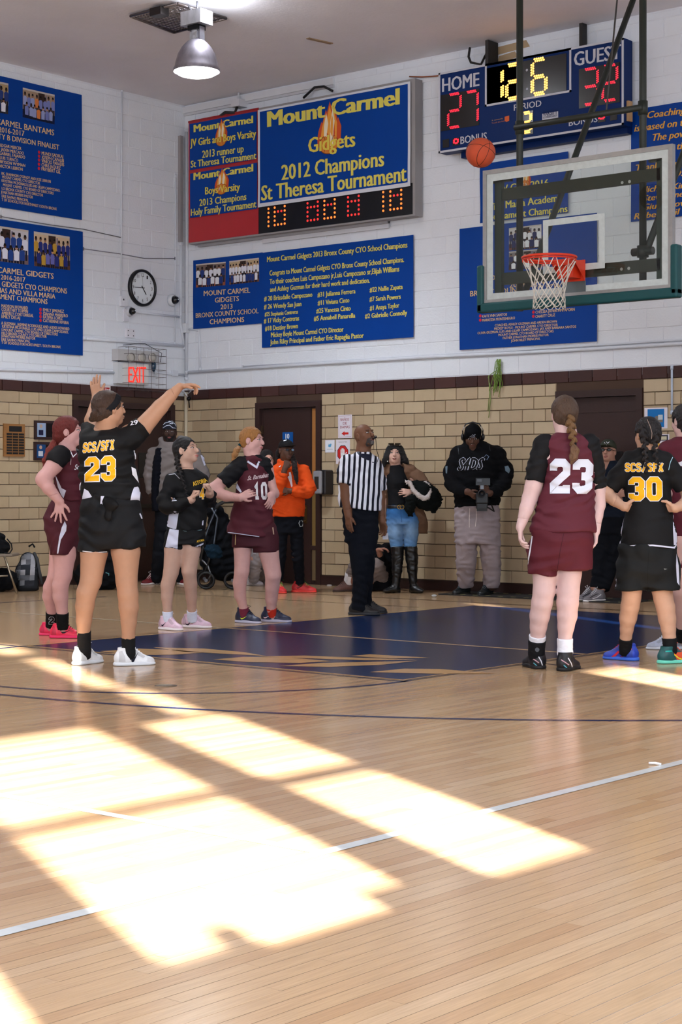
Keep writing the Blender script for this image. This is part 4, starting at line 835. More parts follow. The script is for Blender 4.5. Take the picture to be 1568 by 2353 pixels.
def domecam(px, py, label, r=.055, black=False):
    u, v = LU(px, py); t = thing('security_camera', label, 'camera', (0, u, v-r))
    m = MB(); m.lathe((0.007, u, v), [(0, .0), (r*1.25, .0), (r*1.3, .02), (r*1.1, .05), (r*.9, .06)], (205, 208, 214) if not black else (190, 190, 196), 24, AXL); m.build('camera_mount', M_PAINT, t)
    m = MB(); m.sphere((.075, u+.01, v), (.045, r*.8, r*.8), (14, 14, 18), 16, 10); m.build('dark_dome', M_GLOSS, t)
    m = MB(); m.sphere((.118, u+.015, v+.005), .008, (220, 225, 235), 8, 6); m.build('lens', M_GLOSS, t)
domecam(393, 690, 'white-based dome security camera right of the clock', .062); domecam(294, 716, 'dark dome security camera on a square box below the clock', .052, True)
mb = MB(); u, v = LU(288, 722); mb.box2((0.006, u-.05, v-.09), (.03, u+.04, v+.06), (214, 214, 222)); tag(mb.build('mounting_box', M_PAINT), 'white square mounting plate behind the lower security camera', 'electrical box')
mb = MB(); u, v = LU(278, 691); mb.box2((0.006, u-.035, v-.07), (.05, u+.035, v+.05), (220, 222, 228)); mb.lathe((.05, u, v+.01), [(0, 0), (.012, 0), (.012, .002)], (150, 150, 160), 10, AXL); tag(mb.build('junction_box', M_PAINT), 'small white box at the end of the vertical conduit left of the clock', 'electrical box')
mb = MB(); u, v = LU(297, 766); mb.box2((0.006, u-.075, v-.055), (.03, u+.075, v+.055), (222, 220, 226))
for a in (-.045, .045):
    for c in (-.03, .03): mb.disc((.03, u+a, v+c), .008, (1, 0, 0), (40, 36, 40), 8, .002)
tag(mb.build('speaker_plate', M_PAINT), 'white rectangular plate with four dark screws below the cameras', 'wall plate')
WHC = (214, 218, 226)
def conduit(pts, label, r=.011, col=WHC, nm='conduit'):
    m = MB(); m.tube(pts, r, col, 8)
    for p in pts[::max(1, len(pts)-1)]: m.tube([np.array(p)-[0, 0, .02], np.array(p)+[0, 0, .02]], r*1.4, col, 8)
    return tag(m.build(nm, M_PAINT), label, 'conduit')
def LP(px, py, d=.018): p = atX(px, py, 0.); return (d, p[1], p[2])
def RP(px, py, d=.018): p = atY(px, py, 0.); return (p[0], -d, p[2])
conduit([LP(278, 208), LP(277, 420), LP(276, 688)], 'long thin vertical white conduit running down from the ceiling left of the clock')
conduit([LP(302, 716), LP(412, 729)], 'short white conduit running right from the lower security camera', .014)
conduit([LP(402, 405), LP(401, 600), LP(400, 790)], 'white vertical conduit near the corner on the left wall', .009)
conduit([LP(414, 560), LP(413, 745), LP(422, 800)], 'thicker white conduit beside the room corner', .018)
conduit([LP(190, 572), LP(270, 583), LP(330, 594), LP(400, 594)], 'thin dark cable sagging across the left wall above the clock', .005, (120, 120, 130), 'cable')
conduit([LP(0, 498), LP(60, 508), LP(120, 518), LP(190, 527), LP(276, 546)], 'thin loose cable running above the lower left banner', .005, (110, 108, 112), 'cable')
conduit([LP(191, 778), LP(300, 786), LP(424, 796)], 'painted pipe along the left wall just above the exit sign', .02)
conduit([LP(-40, 848), LP(120, 853), LP(268, 857)], 'lower white pipe on the left wall ending at the exit sign', .018)
conduit([LP(356, 856), LP(390, 860), LP(424, 862)], 'white pipe from the exit sign to the corner', .014)
conduit([RP(433, 856), RP(700, 838), RP(1000, 820), RP(1300, 806), RP(1568, 790), RP(1640, 786)], 'long white pipe running along the right wall above the brown tile band', .02)
conduit([RP(560, 843), RP(800, 828), RP(1200, 804), RP(1568, 781), RP(1640, 777)], 'thinner white pipe just above the long pipe on the right wall', .012)
conduit([RP(462, 848), RP(461, 790), RP(460, 760), RP(432, 756)], 'bent white conduit dropping below the banner near the corner', .014)
conduit([RP(431, 870), RP(432, 560), RP(431, 300)], 'tall white pipe standing in the room corner', .02)
conduit([RP(430, 1310), RP(430, 1100), RP(430, 905)], 'cream vertical pipe in the corner of the tiled wall', .022, (196, 184, 160))
conduit([RP(1547, 948, .02), RP(1547, 845, .02)], 'short shiny vertical pipe on the right wall above the posters', .012, (190, 200, 214))  # tube coloured pale for the bright edge of the rounded wall corner
mb = MB(); p = RP(429, 755, 0); mb.box2((p[0]-.03, -.07, p[2]-.06), (p[0]+.06, -.006, p[2]+.06), (218, 220, 224)); tag(mb.build('junction_box', M_PAINT), 'white junction box on the corner pipe beside the team banner', 'electrical box')
mb = MB(); u, v = LU(398, 858); mb.box2((.006, u-.045, v-.035), (.05, u+.045, v+.035), WHC); tag(mb.build('junction_box', M_PAINT), 'white junction box between the exit sign and the corner', 'electrical box')
mb = MB(); u, v = LU(414, 310); mb.box2((0.006, -.13, 4.35), (.05, -.08, 5.72), (150, 144, 146)); tag(mb.build('cable_trunking', M_PAINT), 'grey upright cable channel in the upper corner beside the red scoreboard', 'trunking')
mb = MB(); p = RP(560, 242, 0); mb.box2((p[0]-.07, -.16, p[2]-.04), (p[0]+.07, -.006, p[2]+.05), (205, 205, 210)); mb.tube([(p[0]+.0, -.1, p[2]+.05), (p[0]+.01, -.1, 6.13)], .012, (200, 200, 205)); mb.tube([(p[0], -.12, p[2]-.04), (p[0], -.16, p[2]-.12), (p[0]-.15, -.18, p[2]-.1), (p[0]-.35, -.12, p[2]-.14)], .02, (34, 32, 34)); tag(mb.build('cctv_bracket', M_PAINT), 'white box and dark wiring above the small banners near the ceiling', 'electrical box')
mb = MB(); p = RP(745, 215, 0); mb.tube([(p[0]-.25, -.09, p[2]-.03), (p[0]-.05, -.12, p[2]+.06), (p[0]+.1, -.12, p[2]+.05), (p[0]+.22, -.1, p[2]-.02)], .015, (30, 28, 30)); tag(mb.build('cable_coil', M_RUBBER), 'black looped cable resting on top of the big banner', 'cable')
# exit sign with its wire guard
u0, v0 = LU(262, 885); u1, v1 = LU(328, 838); ex = thing('exit_sign', 'white emergency exit sign with three lamps behind a wire guard', 'exit sign', (0, (u0+u1)/2, v0))
v0 = LU(300, 884)[1]; v1 = LU(300, 837)[1]
mb = MB(); mb.box2((.006, u0-.02, v0), (.09, u1+.02, v1+.01), (206, 208, 210)); mb.build('sign_housing', M_PAINT, ex)
mb = MB(); mb.box2((.09, u0+.07, v0+.01), (.096, u1+.01, v1), (222, 220, 218)); mb.build('sign_face', M_PRINT, ex)
mb = MB(); S = LW(off=.097, amp=0); a = LU(283, 882); b2 = LU(323, 882); S.text(mb, 'EXIT', a[0]-.0, a[1]+.012, b2[0], b2[1]+.012, .195, (220, 40, 30), .001, .03); mb.build('lettering', mat('lit_red_letters', (220, 36, 26), .4, emit=(255, 50, 30), estr=.9), ex)
mb = MB(); w3 = LU(352, 820)[0]; mb.box2((.006, u0-.04, v1+.03), (.12, w3-.02, v1+.17), (190, 188, 188)); mb.build('lamp_housing', M_PAINT, ex)
for px in (283, 308, 332):
    u, v = LU(px, 822); m = MB(); m.lathe((.12, u, v-.005), [(.0, .0), (.05, .0), (.062, .035), (.056, .04)], (210, 206, 200), 20, AXL); m.sphere((.15, u, v-.005), (.02, .05, .05), (190, 186, 176), 14, 8); m.build('emergency_lamp', M_GLOSS, ex)
mb = MB(); g0 = LU(270, 803)[0]; g1 = LU(357, 803)[0]; gz1 = LU(300, 800)[1]; gz0 = LU(300, 898)[1]; X = .2
for k in range(6): u = g0+(g1-g0)*k/5; mb.tube([(.01, u, gz1), (X, u, gz1), (X, u, gz0), (.01, u, gz0)], .0028, (120, 112, 112), 5)
for k in range(7): v = gz0+(gz1-gz0)*k/6; mb.tube([(.01, g0, v), (X, g0, v), (X, g1, v), (.01, g1, v)], .0028, (120, 112, 112), 5)
mb.build('wire_guard', M_METAL, ex)
mb = MB(); u, v = LU(338, 842); mb.sphere((.12, u, v), (.03, .035, .075), (20, 50, 74), 12, 8); mb.tube([(.1, g0, gz1+.02), (.14, (g0+g1)/2, gz1+.06), (.16, g1-.04, gz1-.05), (.14, g1-.05, v+.05)], .004, (40, 40, 50), 5); mb.build('test_lamp_and_wire', M_GLOSS, ex)
mb = MB(); a, b2 = LU(223, 884), LU(249, 896); mb.box2((.015, a[0], a[1]-.25), (.03, b2[0]+.01, a[1]+.0), (222, 216, 214)); s2 = tag(mb.build('small_exit_sign', M_PRINT), 'second exit sign low on the band behind the shooting player', 'exit sign')
mb = MB(); S = LW(off=.031, amp=0); S.text(mb, 'EXIT', a[0]+.02, a[1]-.17, b2[0]-.01, a[1]-.17, .14, (170, 30, 30), .001, .03); mb.build('lettering', M_PRINT, s2)
# broken bracket lamp in the corner
mb = MB(); p = atX(424, 902, .12); mb.tube([p+[-.1, 0, .03], p+[.02, -.02, .0], p+[.06, .0, -.06]], .012, (200, 200, 205)); mb.tube([p+[0, -.08, .03], p+[.05, -.02, .06], p+[.06, .06, .02], p+[.02, .02, -.03]], .008, (205, 205, 210)); mb.sphere(p+[.06, .02, -.08], .03, (30, 30, 34), 8, 6); mb.tube([p+[.06, .02, -.1], p+[.07, .02, -.2]], .008, (24, 24, 28)); tag(mb.build('wall_bracket', M_METAL), 'bent metal bracket with dangling black plug in the corner on the brown band', 'bracket')
# plaque and framed pictures on the left wall
u0, v1 = LU(5, 974); u1, v0 = LU(53, 1050); mb = MB(); v1 = LU(28, 974)[1]; v0 = LU(28, 1049)[1]; mb.box2((.011, u0, v0), (.035, u1, v1), (150, 104, 58)); pl = tag(mb.build('award_plaque', mat('plaque_wood', None, .4, mott=.2, mscale=4, stretch=(1, 1, 6))), 'wooden award plaque with rows of black nameplates on the tiled wall', 'plaque')
mb = MB(); W_, H_ = u1-u0, v1-v0; mb.box2((.035, u0+W_*.24, v0+H_*.76), (.038, u0+W_*.84, v0+H_*.93), (24, 24, 26)); mb.build('title_plate', M_SATIN, pl)
for i in range(8):
    for j in range(3):
        mb = MB(); mb.box2((.035, u0+W_*(.12+.29*j), v0+H_*(.07+.083*i)), (.038, u0+W_*(.37+.29*j), v0+H_*(.07+.083*i+.06)), (28, 26, 26)); mb.build('name_plate', M_SATIN, pl)
def frame(px0, py0, px1, py1, label, pic):
    a = LU(px0, py0); b2 = LU(px1, py1); v1 = LU((px0+px1)/2, py0)[1]; v0 = LU((px0+px1)/2, py1)[1]; u0, u1 = a[0], b2[0]
    m = MB(); m.box2((.011, u0, v0), (.04, u1, v1), (50, 32, 34)); o = tag(m.build('framed_picture', M_SATIN), label, 'picture')
    m = MB(); d = .041; m.box2((.04, u0+.03, v0+.03), (d, u0+(u1-u0)*.5, v1-.03), pic[0]); m.box2((.04, u0+(u1-u0)*.53, v0+.03), (d, u1-.03, v1-.03), (24, 18, 20))
    cu = u0+(u1-u0)*.27; cv = (v0+v1)/2; m.box2((d, cu-.035, v0+.05), (d+.001, cu+.035, cv+.0), pic[1]); m.disc((d+.001, cu, cv+.045), .022, (1, 0, 0), (190, 160, 140), 12); m.build('picture_print', M_PRINT, o)
frame(76, 967, 124, 1010, 'upper dark-framed picture beside the plaque on the tiled wall', ((150, 170, 200), (30, 30, 60))); frame(75, 1016, 124, 1058, 'lower dark-framed picture beside the plaque on the tiled wall', ((30, 70, 120), (200, 205, 215)))
# paper notices and dispenser on the right wall
def notice(px0, py0, px1, py1, label, col=(222, 216, 224), nm='paper_notice'):
    u0 = atY(px0, py0)[0]; u1 = atY(px1, py0)[0]; v1 = atY((px0+px1)/2, py0)[2]; v0 = atY((px0+px1)/2, py1)[2]; m = MB(); S = RW(off=.0125, amp=.0015); S.panel(m, u0, v0, u1, v1, col, 0, 4, 4, .001)
    return tag(m.build(nm, M_PRINT), label, 'notice'), u0, v0, u1, v1, RW(off=.0132, amp=.0015)
o, a, b_, c, d, S = notice(779, 953, 811, 1007, 'white notice reading BAÑOS DE DAMAS with a red arrow')
mb = MB(); W_, H_ = c-a, d-b_; R_ = (186, 44, 58)
for (T, y, k) in (('BAÑOS', .74, .62), ('DE', .58, .28), ('DAMAS', .42, .68)): S.text(mb, T, a+W_*(.5-k/2), b_+H_*y, a+W_*(.5+k/2), b_+H_*y, H_*.11, (150, 50, 66), .001, .01)
mb.quad([S.at(a+W_*x, b_+H_*y, .0012) for x, y in ((.25, .2), (.47, .3), (.47, .245), (.75, .245), (.75, .155), (.47, .155), (.47, .1))], (206, 44, 40))
for (x0, y0, x1, y1) in ((.06, .05, .94, .058), (.06, .94, .94, .948), (.06, .05, .072, .948), (.928, .05, .94, .948)): S.panel(mb, a+W_*x0, b_+H_*y0, a+W_*x1, b_+H_*y1, (150, 50, 80), .001, 1, 1)
mb.build('lettering', M_PRINT, o)
o, a, b_, c, d, S = notice(774, 1010, 806, 1066, 'white notice with a red octagon and a raised hand'); W_, H_ = c-a, d-b_; mb = MB()
oc = [(a+W_*.5+W_*.42*math.cos(math.pi/8+k*math.pi/4), b_+H_*.44+W_*.46*math.sin(math.pi/8+k*math.pi/4)) for k in range(8)]; mb.quad([S.at(*p, .0008) for p in oc], (40, 20, 24)); mb.quad([S.at(a+W_*.5+(p[0]-a-W_*.5)*.92, b_+H_*.44+(p[1]-b_-H_*.44)*.92, .0012) for p in oc], (200, 44, 42))
hx, hy = a+W_*.5, b_+H_*.40
mb.quad([S.at(hx+W_*x, hy+W_*y, .0016) for x, y in ((-.15, -.25), (.1, -.25), (.16, -.02), (.14, .06), (-.16, .06))], (232, 232, 232))
for k, (x, l) in enumerate(((-.13, .2), (-.05, .27), (.03, .26), (.1, .2))): mb.quad([S.at(hx+W_*(x-.03), hy+W_*.04, .0016), S.at(hx+W_*(x+.03), hy+W_*.04, .0016), S.at(hx+W_*(x+.03), hy+W_*(.06+l), .0016), S.at(hx+W_*(x-.03), hy+W_*(.06+l), .0016)], (232, 232, 232))
mb.quad([S.at(hx+W_*.1, hy-W_*.14, .0016), S.at(hx+W_*.16, hy-W_*.1, .0016), S.at(hx+W_*.3, hy+W_*.1, .0016), S.at(hx+W_*.24, hy+W_*.12, .0016)], (232, 232, 232))
S.text(mb, 'PLEASE STOP HERE', a+W_*.2, b_+H_*.88, a+W_*.8, b_+H_*.88, .01, (80, 60, 70), .001); mb.build('printed_symbols', M_PRINT, o)
o, a, b_, c, d, S = notice(749, 1011, 771, 1040, 'small pale blue hand washing notice beside the paper towel box'); W_, H_ = c-a, d-b_; mb = MB(); S.panel(mb, a+W_*.07, b_+H_*.06, c-W_*.07, d-H_*.06, (228, 230, 236), .0006, 1, 1)
mb.quad([S.at(a+W_*x, b_+H_*y, .0012) for x, y in ((.32, .5), (.45, .42), (.62, .46), (.68, .66), (.6, .72), (.5, .62), (.4, .7))], (90, 160, 205)); S.panel(mb, a+W_*.2, b_+H_*.25, a+W_*.8, b_+H_*.28, (150, 150, 160), .001, 1, 1); mb.build('printed_symbols', M_PRINT, o)
o, a, b_, c, d, S = notice(1483, 937, 1536, 985, 'poster with a blue picture on the wall right of the door'); W_, H_ = c-a, d-b_; mb = MB(); S.panel(mb, a+W_*.14, b_+H_*.06, a+W_*.86, b_+H_*.94, (28, 110, 176), .001, 1, 1); S.panel(mb, a+W_*.48, b_+H_*.3, a+W_*.8, b_+H_*.6, (120, 110, 100), .0014, 1, 1); S.panel(mb, a+W_*.6, b_+H_*.42, a+W_*.8, b_+H_*.66, (190, 200, 205), .0018, 1, 1); mb.build('printed_picture', M_PRINT, o)
o, a, b_, c, d, S = notice(1512, 998, 1540, 1030, 'poster with yellow foot below the blue poster'); W_, H_ = c-a, d-b_; mb = MB(); S.panel(mb, a+W_*.1, b_+H_*.55, a+W_*.9, b_+H_*.95, (40, 40, 60), .001, 1, 1); S.panel(mb, a+W_*.2, b_+H_*.6, a+W_*.8, b_+H_*.85, (200, 190, 160), .0014, 1, 1); S.panel(mb, a+W_*.05, b_+H_*.05, a+W_*.95, b_+H_*.35, (226, 176, 50), .001, 1, 1); mb.build('printed_picture', M_PRINT, o)
p0 = atY(733, 1080, -.1); p1 = atY(752, 1137, -.1); dp = thing('towel_dispenser', 'grey and black paper dispenser on the wall beside the door frame', 'dispenser', ((p0[0]+p1[0])/2, 0, p1[2]))
mb = MB(); mb.box2((p0[0], -.17, p1[2]), (p1[0]+.03, -.011, p0[2]), (34, 30, 32)); ob = mb.build('back_case', M_SATIN, dp); bv = ob.modifiers.new('r', 'BEVEL'); bv.width = .02; bv.segments = 3
mb = MB(); mb.box2((p0[0]+.0, -.215, p1[2]+.01), (p1[0]-.005, -.165, p0[2]-.01), (140, 140, 146)); ob = mb.build('front_cover', M_SATIN, dp); bv = ob.modifiers.new('r', 'BEVEL'); bv.width = .02; bv.segments = 3
mb = MB(); mb.box2((p0[0]+.03, -.218, p1[2]+.07), (p1[0]-.035, -.21, p0[2]-.08), (22, 22, 26)); mb.build('dark_window', M_GLOSS, dp)
# green streamer hanging from the pipe
mb = MB(); gr = (120, 150, 66); r2 = random.Random(5)
for k in range(16):
    p = np.array(RP(1151+r2.uniform(-5, 5), 826, .035)); pts = [p]; x, z = 0, 0
    for j in range(6): x += r2.uniform(-.03, .02); z -= r2.uniform(.03, .08); pts.append(p+np.array([x, -r2.uniform(0, .02), z]))
    mb.tube(pts, .0035, gr, 4)
for px, py0, py1 in ((1125, 863, 945), (1127, 880, 960), (1143, 860, 900)):
    a = np.array(RP(px+2, py0, .03)); b2 = np.array(RP(px, py1, .03)); mb.tube([a, (a+b2)/2+[.02, 0, 0], b2], .005, (140, 160, 90), 4)
mb.tube([RP(1148, 850, .03), RP(1135, 858, .03), RP(1125, 868, .03)], .004, gr, 4)
tag(mb.build('green_streamer', M_CLOTH), 'green ribbon streamer dangling from the pipe over the brown band', 'streamer')
# ================================================================ FIGURES: smooth distance fields turned into skins
M_SKIN = mat('skin', None, .5, spec=.3, mott=.05, mscale=25, sss=.06)
M_HAIR = mat('hair_strands', None, .42, spec=.4, bump=.9, bscale=260, mott=.35, mscale=90, stretch=(1, 1, .12))
M_JER = mat('jersey_cloth', None, .72, spec=.3, bump=.08, bscale=300, mott=.06, mscale=12)
M_FLEECE = mat('fleece_cloth', None, .92, spec=.15, bump=.2, bscale=160, mott=.10, mscale=10)
M_DENIM = mat('washed_denim', None, .8, spec=.2, bump=.15, bscale=300, mott=.35, mscale=7)
M_SHOE = mat('shoe_upper', None, .45, mott=.08, mscale=40)
M_LEATHER = mat('black_leather', None, .3, bump=.4, bscale=18, mott=.1)
def D(r, u, t=0.):
    v = R3*r+U3*u-F3*t; return v/np.linalg.norm(v)
class Sdf:
    def __init__(s): s.ops = []
    def add(s, f, lo, hi, k=.02, mode=1): s.ops.append((f, np.array(lo), np.array(hi), k, mode)); return s
    def chain(s, nodes, k=.02, ks=.012, cut0=False, cut1=False, mode=1, flat=None):
        P = np.array([n[0] for n in nodes], float); R = np.array([n[1] for n in nodes], float); m = R.max()+.01
        n0 = (P[0]-P[1])/np.linalg.norm(P[0]-P[1]); n1 = (P[-1]-P[-2])/np.linalg.norm(P[-1]-P[-2])
        def f(X):
            d = None
            for i in range(len(P)-1):
                a, b = P[i], P[i+1]; ab = b-a; t = np.clip(((X-a)@ab)/(ab@ab), 0, 1); w_ = X-(a+t[:, None]*ab)
                if flat is not None: w_ = w_+(1/flat[1]-1)*(w_@flat[0])[:, None]*flat[0]
                e = np.sqrt((w_*w_).sum(1))-(R[i]+(R[i+1]-R[i])*t)
                if d is None: d = e
                else: h = np.maximum(ks-np.abs(d-e), 0)/ks; d = np.minimum(d, e)-h*h*ks/4
            if cut0: d = np.maximum(d, (X-P[0])@n0)
            if cut1: d = np.maximum(d, (X-P[-1])@n1)
            return d
        return s.add(f, P.min(0)-m, P.max(0)+m, k, mode)
    def ball(s, c, r, k=.02, mode=1, ax=None):
        c = np.array(c, float); r = np.array(r if hasattr(r, '__len__') else (r, r, r), float); A = np.eye(3) if ax is None else np.array(ax, float); mn = r.min(); m = r.max()
        def f(X):
            q = (X-c)@A.T/r; l = np.sqrt((q*q).sum(1)); g = np.sqrt(((q/r)**2).sum(1))+1e-9
            return l*(l-1)/g
        return s.add(f, c-m, c+m, k, mode)
    def box(s, c, h, r=.01, k=.01, mode=1, ax=None):
        c = np.array(c, float); h = np.array(h, float)-r; A = np.eye(3) if ax is None else np.array(ax, float); m = np.linalg.norm(h)+r
        def f(X):
            q = np.abs((X-c)@A.T)-h; return np.sqrt((np.maximum(q, 0)**2).sum(1))+np.minimum(q.max(1), 0)-r
        return s.add(f, c-m, c+m, k, mode)
    def loft(s, rows, k=.02, hem=None, top=None, mode=1):
        """rows (centre, half width, half depth) from top to bottom; hem/top = planes (point, normal) trimmed flat"""
        rows = sorted(rows, key=lambda r: r[0][2]); Zs = np.array([r[0][2] for r in rows]); C = np.array([r[0] for r in rows]); A = np.array([r[1] for r in rows]); B = np.array([r[2] for r in rows]); m = max(A.max(), B.max())+.01
        def f(X):
            z = X[:, 2]; cx = np.interp(z, Zs, C[:, 0]); cy = np.interp(z, Zs, C[:, 1]); a = np.interp(z, Zs, A); b = np.interp(z, Zs, B)
            dx = X[:, 0]-cx; dy = X[:, 1]-cy; u = (dx*R3[0]+dy*R3[1])/a; v = (dx*F3[0]+dy*F3[1])/b; l = np.sqrt(u*u+v*v); g = np.sqrt((u/a)**2+(v/b)**2)+1e-6
            d = l*(l-1)/g; d = np.where(l < .05, -np.minimum(a, b), d)
            d = np.maximum(d, z-Zs[-1]); d = np.maximum(d, Zs[0]-z)
            for pl in (hem, top):
                if pl is not None: d = np.maximum(d, (X-pl[0])@pl[1])
            return d
        lo = C.min(0)-m; hi = C.max(0)+m; lo[2] = Zs[0]; hi[2] = Zs[-1]
        return s.add(f, lo, hi, k, mode)
    def __call__(s, X, wr=None):
        d = np.full(len(X), .3)
        for f, lo, hi, k, mode in s.ops:
            if mode == 2: d = np.maximum(d, f(X)); continue
            m = k+.06; idx = np.nonzero(((X > lo-m) & (X < hi+m)).all(1))[0]
            if not len(idx): continue
            e = f(X[idx]); a = d[idx]
            if mode > 0: h = np.maximum(k-np.abs(a-e), 0)/k; d[idx] = np.minimum(a, e)-h*h*k/4
            else: e = -e; h = np.maximum(k-np.abs(a-e), 0)/k; d[idx] = np.maximum(a, e)+h*h*k/4
        if wr is not None:
            j = np.nonzero(np.abs(d) < .04)[0]
            if len(j): d[j] += wr(X[j])
        return d
    def bounds(s):
        lo = np.min([o[1] for o in s.ops if o[4] == 1], 0); hi = np.max([o[2] for o in s.ops if o[4] == 1], 0); return lo-.02, hi+.02
def skin_mesh(f, lo, hi, h):
    """surface nets over a sparse grid"""
    n = np.ceil((hi-lo)/h).astype(int); n = ((n+3)//4)*4+4; nc = n//4
    cg = np.stack(np.meshgrid(*[np.arange(k) for k in nc], indexing='ij'), -1).reshape(-1, 3)
    cc = lo+(cg+.5)*4*h; dc = f(cc); act = np.abs(dc) < 4*h*.87*1.7+.004
    F = np.repeat(np.repeat(np.repeat(np.where(dc > 0, .1, -.1).astype(np.float32).reshape(nc), 4, 0), 4, 1), 4, 2)
    M = np.zeros(n+1, bool); A = act.reshape(nc); A4 = np.repeat(np.repeat(np.repeat(A, 4, 0), 4, 1), 4, 2)
    for dx in (0, 1):
        for dy in (0, 1):
            for dz in (0, 1): M[dx:dx+n[0], dy:dy+n[1], dz:dz+n[2]] |= A4
    G = np.full(n+1, .1, np.float32); G[:-1, :-1, :-1] = F; idx = np.argwhere(M)
    v = np.empty(len(idx), np.float32)
    for q in range(0, len(idx), 200000): v[q:q+200000] = f(lo+idx[q:q+200000]*h)
    G[M] = v; S = G < 0
    c = [S[dx:dx+n[0], dy:dy+n[1], dz:dz+n[2]] for dx in (0, 1) for dy in (0, 1) for dz in (0, 1)]
    sm = np.zeros(n, np.int8)
    for q in c: sm += q
    cells = np.argwhere((sm > 0) & (sm < 8)); ID = np.full(n, -1, np.int32); ID[tuple(cells.T)] = np.arange(len(cells))
    off = np.array([(a, b, e) for a in (0, 1) for b in (0, 1) for e in (0, 1)])
    vals = np.stack([G[tuple((cells+o).T)] for o in off], 1); acc = np.zeros((len(cells), 3)); cnt = np.zeros(len(cells))
    for i in range(8):
        for j in range(i+1, 8):
            if np.abs(off[i]-off[j]).sum() != 1: continue
            a, b = vals[:, i], vals[:, j]; m = (a < 0) != (b < 0); t = np.where(m, a/(a-b+1e-12), 0)
            p = off[i]+(off[j]-off[i])*t[:, None]; acc += p*m[:, None]; cnt += m
    V = lo+(cells+acc/cnt[:, None])*h; Q = []
    for ax in range(3):
        sl0 = [slice(1, n[k]) for k in range(3)]; sl0[ax] = slice(0, n[ax]); sl1 = list(sl0); sl1[ax] = slice(1, n[ax]+1)
        a = S[tuple(sl0)]; b = S[tuple(sl1)]; e = np.argwhere(a != b)
        if not len(e): continue
        flip = a[tuple(e.T)]; base = e.copy()
        for k in range(3):
            if k != ax: base[:, k] += 1
        u, w_ = [(1, 2), (2, 0), (0, 1)][ax]; q = []
        for du, dw in ((1, 1), (0, 1), (0, 0), (1, 0)):
            g = base.copy(); g[:, u] -= du; g[:, w_] -= dw; q.append(ID[tuple(g.T)])
        q = np.stack(q, 1); q[~flip] = q[~flip][:, ::-1]; Q.append(q)
    Q = np.concatenate(Q); return V, Q[(Q >= 0).all(1)]
def np_object(name, V, Q, m, col, parent, vcol=None):
    og = WL[parent.name] if parent is not None else np.array([V[:, 0].mean(), V[:, 1].mean(), V[:, 2].min()])
    me = bpy.data.meshes.new(name); W = (V-og).astype(np.float32); me.vertices.add(len(W)); me.vertices.foreach_set('co', W.ravel())
    k = Q.shape[1]; me.loops.add(Q.size); me.loops.foreach_set('vertex_index', Q.astype(np.int32).ravel()); me.polygons.add(len(Q))
    me.polygons.foreach_set('loop_start', np.arange(0, Q.size, k, dtype=np.int32)); me.polygons.foreach_set('use_smooth', np.ones(len(Q), bool)); me.update(calc_edges=True)
    ca = me.color_attributes.new('Col', 'FLOAT_COLOR', 'POINT'); c = np.ones((len(W), 4), np.float32); c[:, :3] = np.array(lin(col)) if vcol is None else vcol; ca.data.foreach_set('color', c.ravel())
    me.materials.append(m); o = bpy.data.objects.new(name, me); put(o, parent)
    if parent is None: o.location = og
    WL[o.name] = og.copy(); return o
def folds(seed, amp, wl=.07, vert=.3):
    r = random.Random(seed); W = []
    for _ in range(3):
        a = np.array([r.uniform(-1, 1)*vert*1.6, r.uniform(-1, 1)*vert*1.6, r.choice((-1, 1))*r.uniform(.6, 1.2)]); a *= 2*math.pi/wl*r.uniform(.6, 1.2)
        b = np.array([r.uniform(-1, 1) for _ in range(3)])*2*math.pi/(wl*2.5); c = np.array([r.uniform(-1, 1) for _ in range(3)])*2*math.pi/(wl*4); W.append((a, b, c, r.uniform(0, 6)))
    def f(X):
        o = 0.
        for a, b, c, p in W: s = np.sin(X@a+1.8*np.sin(X@b+p)+p); o = o+np.sign(s)*np.abs(s)**1.4*(.5+.5*np.sin(X@c+p*2))
        return o*amp*1.15
    return f
def dense(V, Fc, L):
    bm = bmesh.new(); vs = [bm.verts.new((p[0], p[1], 0)) for p in V]
    for f in Fc:
        try: bm.faces.new([vs[i] for i in f])
        except ValueError: pass
    bmesh.ops.triangulate(bm, faces=bm.faces[:])
    for _ in range(7):
        es = [e for e in bm.edges if e.calc_length() > L]
        if not es: break
        bmesh.ops.subdivide_edges(bm, edges=es, cuts=1); bmesh.ops.triangulate(bm, faces=bm.faces[:])
    bm.verts.index_update(); P = [(v.co.x, v.co.y) for v in bm.verts]; G = [tuple(v.index for v in f.verts) for f in bm.faces]; bm.free(); return P, G
def bvh_of(V, Q): return BVHTree.FromPolygons([tuple(p) for p in V], [tuple(int(i) for i in q) for q in Q])
EYE = np.array([CAM[0], CAM[1], CAMH])
def px_ray(x, y):
    d = (x-CX)/FPX*R3+F3+U3*(YH-y)/FPX; return EYE, d/np.linalg.norm(d)
def decal(mb, bvh, V, Fc, col, L=5., lift=.0022, ray=px_ray, maxe=.06):
    """cloth print: pattern points are dropped onto the surface they lie on"""
    P, G = dense(V, Fc, L); H = []
    for x, y in P:
        o, d = ray(x, y); h = bvh.ray_cast(Vector(o), Vector(d), 40)
        H.append(None if h[0] is None else np.array(h[0])+np.array(h[1] if h[1].dot(Vector(d)) < 0 else -h[1])*lift*.6-d*lift*.6)
    used = {}; Vv = []; Ff = []
    for g in G:
        if any(H[i] is None for i in g): continue
        q = [H[i] for i in g]
        if max(np.linalg.norm(q[0]-q[1]), np.linalg.norm(q[1]-q[2]), np.linalg.norm(q[2]-q[0])) > maxe: continue
        t = []
        for i in g:
            if i not in used: used[i] = len(Vv); Vv.append(H[i])
            t.append(used[i])
        Ff.append(tuple(t))
    mb.raw(Vv, Ff, col, True)
